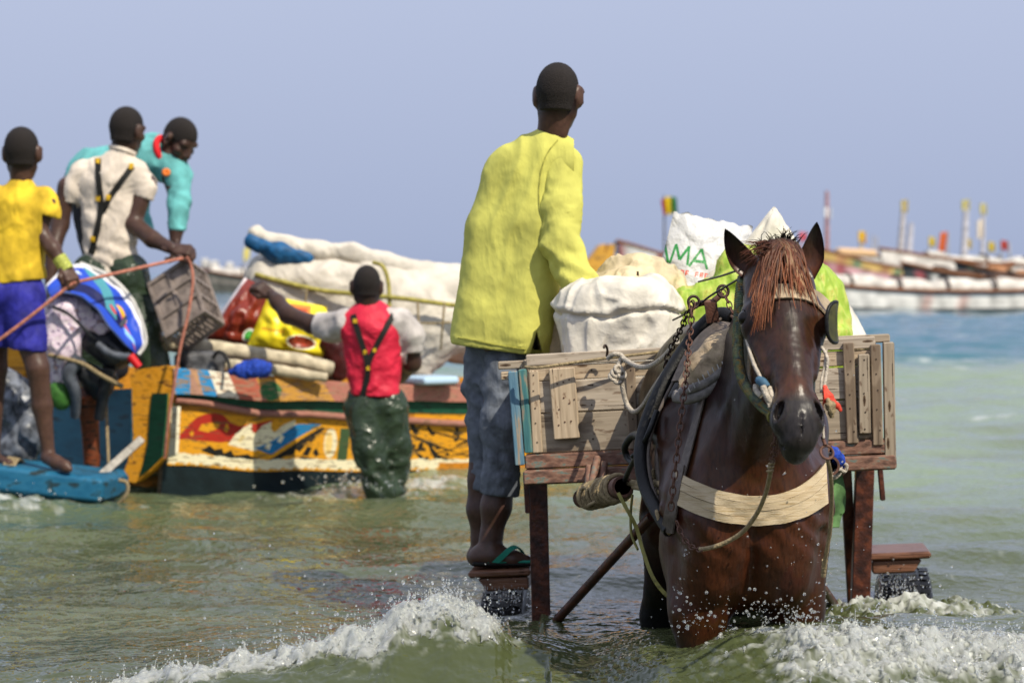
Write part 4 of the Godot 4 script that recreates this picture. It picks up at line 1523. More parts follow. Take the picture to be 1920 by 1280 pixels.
	# eyes
	for q: float in [-1.0, 1.0]:
		var e := SphereMesh.new()
		e.radius = 0.021
		e.height = 0.042
		e.radial_segments = 20
		e.rings = 10
		placed("eye", e, mat(Color(0.05, 0.03, 0.02), 0.06), t, Transform3D(Basis(), hp(q * 0.100, 0.180, -0.034)))
	hairs(t)


func hairs(t: Node3D) -> void:
	var r := RandomNumberGenerator.new()
	r.seed = 12
	var g := Geo.new()
	g.colored = true
	var strand := func(g: Geo, pts: PackedVector3Array, r0: float, c0: Color, c1: Color) -> void:
		var n := pts.size()
		var prev: Array = []
		for i in n:
			var tt := (pts[mini(i + 1, n - 1)] - pts[maxi(i - 1, 0)]).normalized()
			var sd := tt.cross(Vector3.BACK).normalized()
			var bi := tt.cross(sd)
			var rad := r0 * (1.0 - 0.85 * pow(i / float(n - 1), 1.6))
			var ring: Array = []
			g.tint = c0.lerp(c1, pow(i / float(n - 1), 0.8))
			for q in 4:
				var a := TAU * q / 4.0
				ring.append(g.vert(pts[i] + (sd * cos(a) + bi * sin(a) * 0.7) * rad, sd * cos(a) + bi * sin(a)))
			if i > 0:
				for q in 4:
					g.quad(prev[q], prev[(q + 1) % 4], ring[(q + 1) % 4], ring[q])
			prev = ring
	var dark := Color(0.012, 0.008, 0.007)
	# the forelock falls from the poll over the forehead; ends as (across, down) on the face
	for i in 330:
		var side := -1.0 if r.randf() < 0.5 else 1.0
		var u0 := r.randfn(0.0, 0.016)
		var u1 := 0.0
		var v1 := 0.0
		if side < 0.0:
			u1 = -0.092 + absf(r.randfn(0, 0.024))
			v1 = 0.21 + r.randf_range(-0.10, 0.045)
			if u1 > -0.05:
				v1 -= 0.05 * r.randf()
		else:
			u1 = 0.034 + r.randfn(0, 0.018)
			v1 = 0.145 + r.randf_range(-0.05, 0.02)
			if r.randf() < 0.06:
				v1 += 0.05
				u1 = r.randf_range(-0.02, 0.085)
		var clump := floorf(u1 / 0.011) * 0.011
		u1 = lerpf(u1, clump, 0.55)
		var pts: Array = []
		for k in 7:
			var e := k / 6.0
			var u := lerpf(u0, u1, pow(e, 0.62)) + 0.004 * sin(e * 5.0 + i)
			var v := lerpf(-0.035 + r.randf() * 0.006, v1, e)
			var q := 0.10
			while q > -0.12 and HH.at(hp(u, v, q)) > 0.004:
				q -= 0.004
			pts.append(hp(u, v, q + 0.008 + r.randf() * 0.009 + 0.016 * (1.0 - e)))
		var red := Color(0.26, 0.070, 0.026).lerp(Color(0.36, 0.13, 0.05), r.randf()) * r.randf_range(0.35, 1.0)
		if u1 > 0.01 and u1 < 0.06 and r.randf() < 0.4:
			red = Color(0.42, 0.24, 0.12)
		strand.call(g, spline(pts, 2), 0.0024 + r.randf() * 0.0016, dark.lerp(red, 0.08), red)
	# short tuft standing at the poll, wisps over the left ear
	for i in 90:
		var u0 := r.randfn(0.006, 0.022)
		var p0 := hp(u0, -0.035, 0.005 + r.randf() * 0.02)
		var dirn := Vector3(u0 * 6.0 + r.randfn(0.05, 0.38), r.randf_range(0.45, 1.0), r.randf_range(-0.25, 0.45)).normalized()
		var ln := r.randf_range(0.02, 0.062)
		var droop := Vector3(r.randfn(0, 0.01), -ln * 0.35 * r.randf(), 0.01)
		strand.call(g, PackedVector3Array([p0, p0 + dirn * ln * 0.4, p0 + dirn * ln * 0.75 + droop * 0.4, p0 + dirn * ln + droop]), 0.0017, dark, dark)
	for i in 70:
		var p0 := hp(r.randf_range(-0.05, -0.01), r.randf_range(-0.03, 0.02), 0.035)
		var p1 := w(r.randf_range(1385, 1425), r.randf_range(452, 500), 6.44) + Vector3(0, 0, r.randf_range(0.0, 0.03))
		var md := p0.lerp(p1, 0.5) + Vector3(0, r.randf_range(0.0, 0.018), 0.015)
		strand.call(g, spline([p0, md, p1], 3), 0.0015, dark, Color(0.16, 0.05, 0.025) * r.randf_range(0.3, 1.0))
	for i in 40:
		var p0 := hp(r.randf_range(0.01, 0.05), r.randf_range(-0.03, 0.02), 0.03)
		var p1 := w(r.randf_range(1478, 1508), r.randf_range(470, 500), 6.46) + Vector3(0, 0, r.randf_range(0.0, 0.03))
		var md := p0.lerp(p1, 0.5) + Vector3(0, r.randf_range(0.004, 0.022), 0.015)
		strand.call(g, spline([p0, md, p1], 3), 0.0015, dark, Color(0.03, 0.014, 0.01))
	part("forelock", g.mesh(), M.mane, t)
	# the mane hangs over the far side of the neck
	g = Geo.new()
	g.colored = true
	for i in 260:
		var e := r.randf()
		var top := hp(0, 0.0, -0.09).lerp(Vector3(0.655, 1.16, -7.0), e)
		top.y += 0.03
		var q := top
		var pts: Array = [top + Vector3(r.randfn(0, 0.012), 0.012, 0)]
		var sx := 1.0
		for k in range(1, 5):
			var y := top.y - k * 0.05 * r.randf_range(0.8, 1.2)
			var x := 0.3
			while x > 0.0 and HB.at(Vector3(0.66 + sx * x, y, top.z)) > 0.006:
				x -= 0.006
			pts.append(Vector3(0.66 + sx * (x + 0.012), y, top.z + r.randfn(0, 0.01)))
		strand.call(g, spline(pts, 2), 0.004, dark, Color(0.02, 0.012, 0.01))
	part("mane", g.mesh(), M.mane, t)


func horse_d(p: Vector3) -> float:
	return minf(HB.at(p), HH.at(p))


# where the horse's surface lies behind a point of the picture
func on_horse(px: float, py: float, lift := 0.006, from := 6.0) -> Vector3:
	var d := from
	while d < 8.2:
		if horse_d(w(px, py, d)) < lift:
			return w(px, py, d)
		d += 0.006
	return w(px, py, 7.2)


func along(pts: Array, n: int) -> Array:   # even steps along a polyline of Vector2
	var out: Array = []
	var tot := 0.0
	for i in pts.size() - 1:
		tot += (pts[i + 1] - pts[i]).length()
	for k in n:
		var s := tot * k / float(n - 1)
		for i in pts.size() - 1:
			var l: float = (pts[i + 1] - pts[i]).length()
			if s <= l or i == pts.size() - 2:
				out.append((pts[i] as Vector2).lerp(pts[i + 1], minf(s / l, 1.0)))
				break
			s -= l
	return out


func relax(p: PackedVector3Array, times := 2) -> PackedVector3Array:
	for k in times:
		var q := p.duplicate()
		for i in range(1, p.size() - 1):
			q[i] = p[i] * 0.5 + (p[i - 1] + p[i + 1]) * 0.25
		p = q
	return p


# a strap that lies on the horse between two edges drawn in the picture
func strap_on(g: Geo, top: Array, low: Array, n: int, th: float, from := 6.0, across := 4, lift := 0.008) -> void:
	var a := along(top, n)
	var b := along(low, n)
	var pa := PackedVector3Array()
	var pb := PackedVector3Array()
	for i in n:
		pa.append(on_horse(a[i].x, a[i].y, lift, from))
		pb.append(on_horse(b[i].x, b[i].y, lift, from))
	strip(g, relax(pa), relax(pb), th, Vector3.BACK, across)


func rope_on(pts: Array, n: int, lift: float, from := 6.0) -> PackedVector3Array:
	var a := along(pts, n)
	var out := PackedVector3Array()
	for q in a:
		out.append(on_horse(q.x, q.y, lift, from))
	return relax(out)


func chain_of(called: String, label: String, path: PackedVector3Array, m: Material, length: float, group := "") -> void:
	var t := thing(called, label, "chain", path[0], group)
	var g := Geo.new()
	torus(g, Vector3.ZERO, Vector3.BACK, length * 0.27, length * 0.075, 14, 6, Vector3.RIGHT, 1.75)
	var me := g.mesh()
	var s := 0.0
	var i := 0
	var k := 0
	var step := length * 0.72
	var acc := 0.0
	while i < path.size() - 1:
		var l := (path[i + 1] - path[i]).length()
		if acc + l < s:
			acc += l
			i += 1
			continue
		var p := path[i].lerp(path[i + 1], (s - acc) / l)
		var dirn := (path[i + 1] - path[i]).normalized()
		var u := dirn.cross(Vector3.BACK).normalized()
		var ba := Basis(dirn, u, dirn.cross(u))
		placed("link", me, m, t, Transform3D(ba * Basis(Vector3.RIGHT, (PI / 2 if k % 2 else 0.0) + 0.35), p))
		s += step
		k += 1


func harness() -> void:
	# breast strap of several sewn bands
	var tan := ramp_tex(FastNoiseLite.TYPE_SIMPLEX_SMOOTH, 0.03, 66, [[0.0, Color(0.62, 0.54, 0.42)], [0.45, Color(0.71, 0.64, 0.52)], [0.62, Color(0.76, 0.70, 0.59)], [0.8, Color(0.62, 0.53, 0.37)], [1.0, Color(0.52, 0.42, 0.28)]], 256, 0.3, 2.0, 4)
	var bm := mat(Color.WHITE, 0.8, tan, Vector3(3, 15, 3), M.weave, 0.12)
	var t := thing("breast_strap", "wide tan canvas breast strap across the horse's chest", "strap", w(1410, 940, 6.8))
	var top := [V(1268, 884), V(1300, 900), V(1350, 920), V(1410, 931), V(1460, 927), V(1500, 912), V(1530, 890), V(1548, 866)]
	var low := [V(1272, 948), V(1310, 966), V(1360, 980), V(1420, 986), V(1470, 982), V(1515, 968), V(1552, 944)]
	var na := along(top, 34)
	var nb := along(low, 34)
	for k in 4:
		var a: Array = []
		var b: Array = []
		for i in 34:
			a.append((na[i] as Vector2).lerp(nb[i], k / 4.0 + 0.004))
			b.append((na[i] as Vector2).lerp(nb[i], (k + 1) / 4.0 - 0.004))
		var g := Geo.new()
		strap_on(g, a, b, 34, 0.007, 6.55, 3, 0.010 + 0.0015 * (k % 2))
		part("band", g.mesh(), bm, t)
	var g := Geo.new()
	strap_on(g, na.map(func(q): return q + V(0, 4)), nb.map(func(q): return q - V(0, 4)), 34, 0.006, 6.55, 6, 0.006)
	part("lining", g.mesh(), bm, t)
	# horse collar: black padded rolls with tan piping, pad and canvas lining
	t = thing("horse_collar", "worn horse collar with black padded rolls and frayed canvas pad", "horse collar", w(1300, 760, 7.2))
	var left := [w(1372, 596, 7.20), w(1352, 590, 7.22), w(1328, 602, 7.22), w(1296, 640, 7.22), w(1262, 690, 7.20), w(1230, 750, 7.17), w(1208, 810, 7.15), w(1202, 860, 7.12), w(1212, 915, 7.08), w(1234, 960, 7.0), w(1256, 995, 6.93)]
	g = Geo.new()
	tube(g, spline(left, 6), 0.024, 0.020, 10)
	part("roll", g.mesh(), M.black, t)
	g = Geo.new()
	var piping: Array = []
	for p in left:
		piping.append(p + Vector3(0.020, -0.004, 0.022))
	tube(g, spline(piping, 6), 0.0055, 0.0055, 6)
	piping = []
	for p in left.slice(2, 10):
		piping.append(p + Vector3(0.047, -0.012, 0.010))
	tube(g, spline(piping, 6), 0.008, 0.010, 6)
	part("piping", g.mesh(), M.leather_grey, t)
	var right := [w(1372, 596, 7.20), w(1400, 606, 7.22), w(1450, 650, 7.22), w(1500, 710, 7.2), w(1530, 780, 7.17), w(1536, 850, 7.1), w(1528, 900, 7.05)]
	g = Geo.new()
	tube(g, spline(right, 6), 0.024, 0.020, 10)
	part("roll", g.mesh(), M.black, t)
	# arched tan edge and the padded lining beneath the hame
	g = Geo.new()
	var pa := spline([w(1262, 716, 7.13), w(1285, 668, 7.13), w(1318, 625, 7.13), w(1352, 606, 7.12), w(1385, 615, 7.12)], 6)
	var pb := spline([w(1290, 712, 7.06), w(1312, 662, 7.05), w(1335, 636, 7.05), w(1360, 625, 7.05), w(1385, 632, 7.05)], 6)
	strip(g, pa, pb, 0.012, Vector3.BACK, 4)
	part("leather_edge", g.mesh(), M.leather_grey, t)
	var pf := Field.new(w(1255, 600, 7.4), w(1405, 760, 6.75), 0.005, 0.010)
	pf.chain([w(1285, 716, 7.02), w(1312, 690, 7.0), w(1345, 660, 6.99), w(1378, 640, 7.0), w(1395, 632, 7.02)], [0.018, 0.034, 0.040, 0.036, 0.03])
	pf.chain([w(1280, 722, 6.99), w(1320, 704, 6.97), w(1360, 676, 6.96), w(1395, 655, 6.98)], [0.012, 0.020, 0.022, 0.020])
	pf.finish()
	pf.mod(func(p, d): return d + 0.007 * N1.get_noise_3dv(p * 22.0) if absf(d) < 0.03 else d)
	g = Geo.new()
	pf.emit(g)
	part("pad", g.mesh(), M.canvas, t)
	g = Geo.new()
	tube(g, spline([w(1276, 735, 6.97), w(1300, 728, 6.955), w(1330, 714, 6.945), w(1362, 690, 6.94), w(1396, 664, 6.95)], 5), 0.013, 0.014, 8)
	part("pad_edge", g.mesh(), M.canvas_grey, t)
	g = Geo.new()
	tube(g, spline([w(1268, 742, 7.0), w(1292, 746, 6.97), w(1325, 736, 6.95), w(1350, 712, 6.945)], 5), 0.02, 0.012, 8)
	part("pad_flap", g.mesh(), M.canvas_grey, t)
	var st := Geo.new()
	for i in 12:
		var e := i / 11.0
		var p := w(lerpf(1292, 1392, e), lerpf(716, 652, e) - 8.0 * sin(e * PI) + 14, 6.93)
		tube(st, PackedVector3Array([p + Vector3(-0.003, 0.007, 0.004), p + Vector3(0.003, -0.007, 0.006)]), 0.002, 0.002, 5)
	part("stitching", st.mesh(), M.white, t)
	# leather flap at the lower end
	g = Geo.new()
	strap_on(g, [V(1266, 868), V(1254, 925), V(1240, 996)], [V(1284, 872), V(1274, 930), V(1262, 1000)], 16, 0.006, 6.72, 3, 0.012)
	part("flap", g.mesh(), M.leather_grey, t)
	# iron hame: a bar with two rings and a leather block
	t = thing("iron_hame", "rusty iron bar with two rings on top of the horse collar", "harness bar", w(1330, 580, 7.2))
	g = Geo.new()
	tube(g, spline([w(1300, 574, 7.15), w(1316, 568, 7.15), w(1335, 566, 7.15), w(1348, 556, 7.15), w(1354, 548, 7.15)], 5), 0.0085, 0.0085, 8)
	part("bar", g.mesh(), M.iron_brown, t)
	for q in [[1301, 566], [1356, 546]]:
		g = Geo.new()
		torus(g, w(q[0], q[1], 7.13), Vector3(0.25, 0.1, 1).normalized(), 0.0165, 0.0042, 22, 8)
		part("ring", g.mesh(), M.iron, t)
	g = Geo.new()
	strip(g, PackedVector3Array([w(1320, 566, 7.13), w(1323, 582, 7.13), w(1325, 604, 7.14)]), PackedVector3Array([w(1344, 566, 7.13), w(1346, 582, 7.13), w(1349, 602, 7.14)]), 0.02, Vector3.BACK, 4)
	part("leather_block", g.mesh(), M.leather, t)
	# chains
	chain_of("chain", "rust brown chain hanging straight down from the hame ring over the shoulder", spline([w(1298, 572, 7.1), w(1296, 605, 7.08), w(1291, 655, 7.0), w(1287, 700, 6.92), w(1280, 760, 6.84), w(1272, 830, 6.80), w(1264, 900, 6.78), w(1258, 955, 6.80)], 8), M.iron_brown, 0.031, "chains on the harness")
	chain_of("chain", "dark chain running from the hame ring down to the cart's top board", spline([w(1296, 572, 7.12), w(1280, 610, 7.2), w(1260, 650, 7.3), w(1245, 690, 7.35)], 8), M.iron, 0.031, "chains on the harness")
	chain_of("chain", "short chain hanging from the higher hame ring behind the cheek", spline([w(1358, 550, 7.1), w(1368, 572, 7.08), w(1378, 595, 7.05), w(1384, 612, 7.0)], 8), M.iron_brown, 0.028, "chains on the harness")
	# girth straps over the shoulder
	g = Geo.new()
	strap_on(g, [V(1322, 716), V(1302, 780), V(1282, 850), V(1270, 890)], [V(1328, 718), V(1312, 786), V(1294, 856), V(1284, 894)], 24, 0.004, 6.7, 2, 0.008)
	var o := part("strap", g.mesh(), M.leather_grey)
	tag(o, "narrow grey leather strap slanting down the horse's shoulder to the breast strap", "strap")
	g = Geo.new()
	tube(g, rope_on([V(1218, 790), V(1212, 850), V(1222, 920), V(1238, 985), V(1256, 1000)], 20, 0.012, 6.6), 0.006, 0.006, 6)
	o = part("cord", g.mesh(), M.rope_tan)
	tag(o, "frayed pale cord along the black collar roll", "cord")
	# rope traces: black line from the collar to the left shaft
	g = Geo.new()
	tube(g, spline([w(1232, 770, 7.12), w(1215, 815, 7.1), w(1196, 850, 7.2), w(1180, 880, 7.4), w(1172, 900, 7.55)], 6), 0.008, 0.008, 8)
	tube(g, spline([w(1212, 830, 7.2), w(1190, 815, 7.4), w(1172, 838, 7.5), w(1180, 862, 7.5), w(1198, 872, 7.4)], 6), 0.012, 0.009, 8)
	torus(g, w(1197, 848, 7.18), Vector3(0.5, -0.8, 0.1).normalized(), 0.02, 0.007, 14, 6)
	o = part("trace", g.mesh(), M.black)
	tag(o, "black rubber trace looped from the collar to the left shaft", "trace")
	# bridle
	t = thing("bridle", "bridle of tan browband, wrapped cheek ropes and a black blinker", "bridle", hp(0, 0.1, 0.05))
	g = Geo.new()
	strap_on(g, [V(1424, 540), V(1450, 534), V(1480, 532), V(1508, 536), V(1535, 546), V(1556, 566)], [V(1424, 566), V(1450, 560), V(1480, 558), V(1508, 561), V(1533, 571), V(1555, 594)], 26, 0.005, 6.2, 3, 0.009)
	part("browband", g.mesh(), M.canvas, t)
	g = Geo.new()
	tube(g, rope_on([V(1498, 498), V(1512, 505), V(1522, 520)], 8, 0.004), 0.004, 0.004, 6)
	part("headpiece", g.mesh(), M.rope, t)
	g = Geo.new()
	var blink := []
	for i in 13:
		var a := TAU * i / 12.0
		blink.append(Vector2(cos(a), sin(a)))
	var bl0 := w(1549, 604, 6.36)
	var fan: Array = []
	var fan2: Array = []
	for q in 24:
		var a := TAU * q / 24.0
		var e := Vector2(pow(absf(cos(a)), 0.7) * signf(cos(a)) * 0.048, pow(absf(sin(a)), 0.7) * signf(sin(a)) * 0.052)
		var p := bl0 + Vector3(0.010 + 0.012 * (1.0 - pow(e.x / 0.048, 2.0)), e.y, -e.x * 0.95)
		p += Vector3(e.x * 0.36, 0, 0)
		fan.append(p)
	var g1 := Geo.new()
	var c0 := g1.vert(bl0 + Vector3(0.022, 0, 0), Vector3.LEFT)
	var c1 := g1.vert(bl0 + Vector3(0.029, 0, 0), Vector3.RIGHT)
	var ri: Array = []
	var ro: Array = []
	for p in fan:
		ri.append(g1.vert(p, Vector3.LEFT))
		ro.append(g1.vert(p + Vector3(0.007, 0, 0), Vector3.RIGHT))
	for q in 24:
		g1.tri(c0, ri[q], ri[(q + 1) % 24])
		g1.tri(c1, ro[q], ro[(q + 1) % 24])
		g1.quad(ri[q], ri[(q + 1) % 24], ro[(q + 1) % 24], ro[q])
	part("blinker", g1.mesh(), mat(Color(0.34, 0.33, 0.12), 0.5, M.mottle, Vector3(9, 9, 9), M.fine, 0.1), t)
	g = Geo.new()
	var edge := PackedVector3Array()
	for p in fan:
		edge.append(p + Vector3(0.0035, 0, 0))
	edge.append(edge[0])
	tube(g, edge, 0.005, 0.005, 6)
	part("blinker_edge", g.mesh(), M.black, t)
	# cheek rope wrapped in strips, down the viewer's left
	g = Geo.new()
	var cheek := spline([w(1393, 520, 6.55), w(1388, 560, 6.52), w(1386, 600, 6.5), w(1384, 640, 6.48), w(1386, 680, 6.44), w(1394, 714, 6.40), w(1412, 742, 6.36), w(1430, 762, 6.32), w(1446, 774, 6.28), w(1455, 782, 6.26)], 5)
	var ring0: Array = []
	tube(g, cheek, 0.0145, 0.0115, 10)
	part("cheek_rope", g.mesh(), M.wrap, t)
	var wr := Geo.new()
	for i in range(2, cheek.size() - 2):
		for sub in 2:
			var p := cheek[i].lerp(cheek[i + 1], sub * 0.5)
			torus(wr, p, (cheek[i + 1] - cheek[i - 1]).normalized(), lerpf(0.0140, 0.0112, i / float(cheek.size())), 0.0022, 14, 5)
	part("binding", wr.mesh(), M.wrap, t)
	g = Geo.new()
	tube(g, spline([w(1400, 540, 6.5), w(1397, 580, 6.45), w(1400, 625, 6.40), w(1404, 650, 6.37), w(1414, 682, 6.33), w(1425, 705, 6.3), w(1430, 718, 6.28)], 5), 0.0052, 0.0052, 6)
	part("cheek_cord", g.mesh(), M.rope, t)
	g = Geo.new()
	tube(g, spline([w(1541, 650, 6.33), w(1552, 672, 6.31), w(1550, 700, 6.3), w(1546, 725, 6.28), w(1545, 740, 6.27)], 5), 0.0045, 0.0045, 6)
	part("cheek_cord", g.mesh(), M.rope, t)
	g = Geo.new()
	tube(g, spline([w(1550, 655, 6.34), w(1546, 690, 6.31), w(1541, 712, 6.29), w(1540, 735, 6.27)], 5), 0.0035, 0.0035, 6)
	part("cheek_cord", g.mesh(), M.rope, t)
	g = Geo.new()
	tube(g, spline([w(1424, 713, 6.28), w(1430, 716, 6.265), w(1437, 726, 6.26)], 4), 0.012, 0.012, 8)
	part("knot", g.mesh(), mat(Color(0.28, 0.42, 0.52), 0.8, M.mottle, Vector3(9, 9, 9)), t)
	g = Geo.new()
	tube(g, spline([w(1420, 722, 6.29), w(1419, 732, 6.285), w(1428, 742, 6.27)], 4), 0.010, 0.007, 8)
	tube(g, spline([w(1431, 724, 6.25), w(1438, 742, 6.24), w(1445, 757, 6.24), w(1440, 760, 6.24)], 4), 0.008, 0.009, 8)
	tube(g, spline([w(1442, 728, 6.27), w(1449, 744, 6.25), w(1451, 757, 6.25)], 4), 0.009, 0.007, 8)
	tube(g, spline([w(1446, 752, 6.24), w(1455, 764, 6.23), w(1457, 790, 6.22), w(1456, 815, 6.21)], 4), 0.0042, 0.0042, 6)
	part("knot_cord", g.mesh(), M.rope, t)
	g = Geo.new()
	torus(g, w(1449, 782, 6.24), Vector3(0.2, 0.2, 1).normalized(), 0.012, 0.004, 16, 6)
	part("bit_ring", g.mesh(), M.cord_green, t)
	# the bit across the mouth, ring on the right
	g = Geo.new()
	torus(g, w(1551, 848, 6.2), Vector3(0.3, 0.4, 1).normalized(), 0.017, 0.0036, 20, 6)
	tube(g, PackedVector3Array([w(1543, 820, 6.22), w(1548, 835, 6.2)]), 0.005, 0.005, 6)
	part("bit_ring", g.mesh(), M.iron_brown, t)
	g = Geo.new()
	tube(g, spline([w(1546, 770, 6.25), w(1543, 785, 6.24), w(1544, 800, 6.23), w(1545, 822, 6.21)], 4), 0.0032, 0.0032, 6)
	part("cheek_cord", g.mesh(), M.rope, t)
	# orange ribbon and tassel
	var rf := Field.new(w(1530, 715, 6.4), w(1590, 790, 6.15), 0.003, 0.004)
	rf.chain([w(1541, 738, 6.26), w(1549, 745, 6.25), w(1558, 744, 6.25)], [0.008, 0.010, 0.007])
	rf.chain([w(1547, 726, 6.26), w(1550, 740, 6.25)], [0.006, 0.009])
	rf.chain([w(1553, 746, 6.25), w(1562, 756, 6.25), w(1572, 762, 6.25), w(1576, 770, 6.25)], [0.006, 0.006, 0.0055, 0.004])
	rf.chain([w(1541, 742, 6.26), w(1539, 756, 6.26), w(1542, 765, 6.26)], [0.006, 0.0055, 0.004])
	rf.finish()
	rf.mod(func(p, d): return d + 0.003 * N2.get_noise_3dv(p * 70.0) if absf(d) < 0.02 else d)
	g = Geo.new()
	rf.emit(g)
	o = part("ribbon", g.mesh(), M.ribbon)
	tag(o, "orange ribbon tied on the bridle beside the horse's muzzle", "ribbon")
	rf = Field.new(w(1535, 740, 6.35), w(1580, 800, 6.15), 0.003, 0.005)
	rf.chain([w(1553, 750, 6.24), w(1558, 762, 6.23), w(1560, 778, 6.23)], [0.006, 0.010, 0.008])
	rf.finish()
	rf.mod(func(p, d): return d + 0.005 * N2.get_noise_3dv(p * 80.0) if absf(d) < 0.02 else d)
	g = Geo.new()
	rf.emit(g)
	o = part("tassel", g.mesh(), M.rope_tan)
	tag(o, "frayed tan rope tassel hanging under the orange ribbon", "tassel")
	# reins
	chain_of("chain", "rusty chain hanging from the bit beside the horse's chin", spline([w(1456, 812, 6.21), w(1452, 832, 6.22), w(1451, 850, 6.25), w(1447, 868, 6.3)], 8), M.iron_brown, 0.026, "chains on the harness")
	g = Geo.new()
	var rein: Array = [w(1447, 866, 6.3), w(1444, 890, 6.36), w(1436, 925, 6.45), w(1420, 962, 6.55), w(1395, 995, 6.62), w(1365, 1015, 6.66), w(1335, 1026, 6.68), w(1312, 1030, 6.70)]
	tube(g, spline(rein, 6), 0.0062, 0.0062, 8)
	for i in 3:
		torus(g, (rein[0] as Vector3) + Vector3(-0.002 * i, -0.004 - 0.009 * i, 0.0), Vector3(-0.2, 1, 0).normalized(), 0.007, 0.0035, 10, 5)
	o = part("rein", g.mesh(), M.rope_tan)
	tag(o, "slack tan rope rein looping from the chin chain across the breast strap", "rein")
	chain_of("chain", "dark rusty chain sagging from the rein's end to the leather flap", spline([w(1312, 1030, 6.70), w(1295, 1024, 6.74), w(1280, 1005, 6.78), w(1268, 975, 6.80)], 8), M.iron_brown, 0.026, "chains on the harness")
	g = Geo.new()
	tube(g, spline([w(1552, 862, 6.22), w(1557, 885, 6.3), w(1560, 930, 6.45), w(1558, 985, 6.55), w(1551, 1030, 6.62), w(1545, 1062, 6.68)], 6), 0.0055, 0.0055, 8)
	tube(g, PackedVector3Array([w(1547, 1050, 6.67), w(1544, 1080, 6.7)]), 0.008, 0.007, 8)
	o = part("rein", g.mesh(), M.rope_tan)
	tag(o, "thin rope rein hanging straight from the bit ring past the shaft end", "rein")
	# rein lines from the head back towards the driver
	g = Geo.new()
	tube(g, spline([w(1390, 520, 6.52), w(1370, 532, 6.7), w(1330, 556, 7.0), w(1300, 580, 7.3), w(1262, 600, 7.9)], 5), 0.003, 0.003, 6)
	tube(g, spline([w(1388, 505, 6.52), w(1350, 518, 7.0), w(1310, 528, 7.6)], 5), 0.003, 0.003, 6)
	o = part("cord", g.mesh(), M.black)
	tag(o, "two thin dark cords drawn from the bridle back over the lime sack", "cord")


# ---------------------------------------------------------------- people
const SKIN := Color(0.082, 0.043, 0.031)


func skin_paint(tone: float) -> Callable:
	return func(p: Vector3, _n: Vector3) -> Color:
		return SKIN * tone * (1.0 + 0.25 * N1.get_noise_3dv(p * 9.0))


func face_basis(fwd: Vector3, up: Vector3) -> Basis:
	var z := fwd.normalized()
	var x := up.cross(z).normalized()
	return Basis(x, z.cross(x).normalized(), z)   # x to the figure's left, y up, z ahead


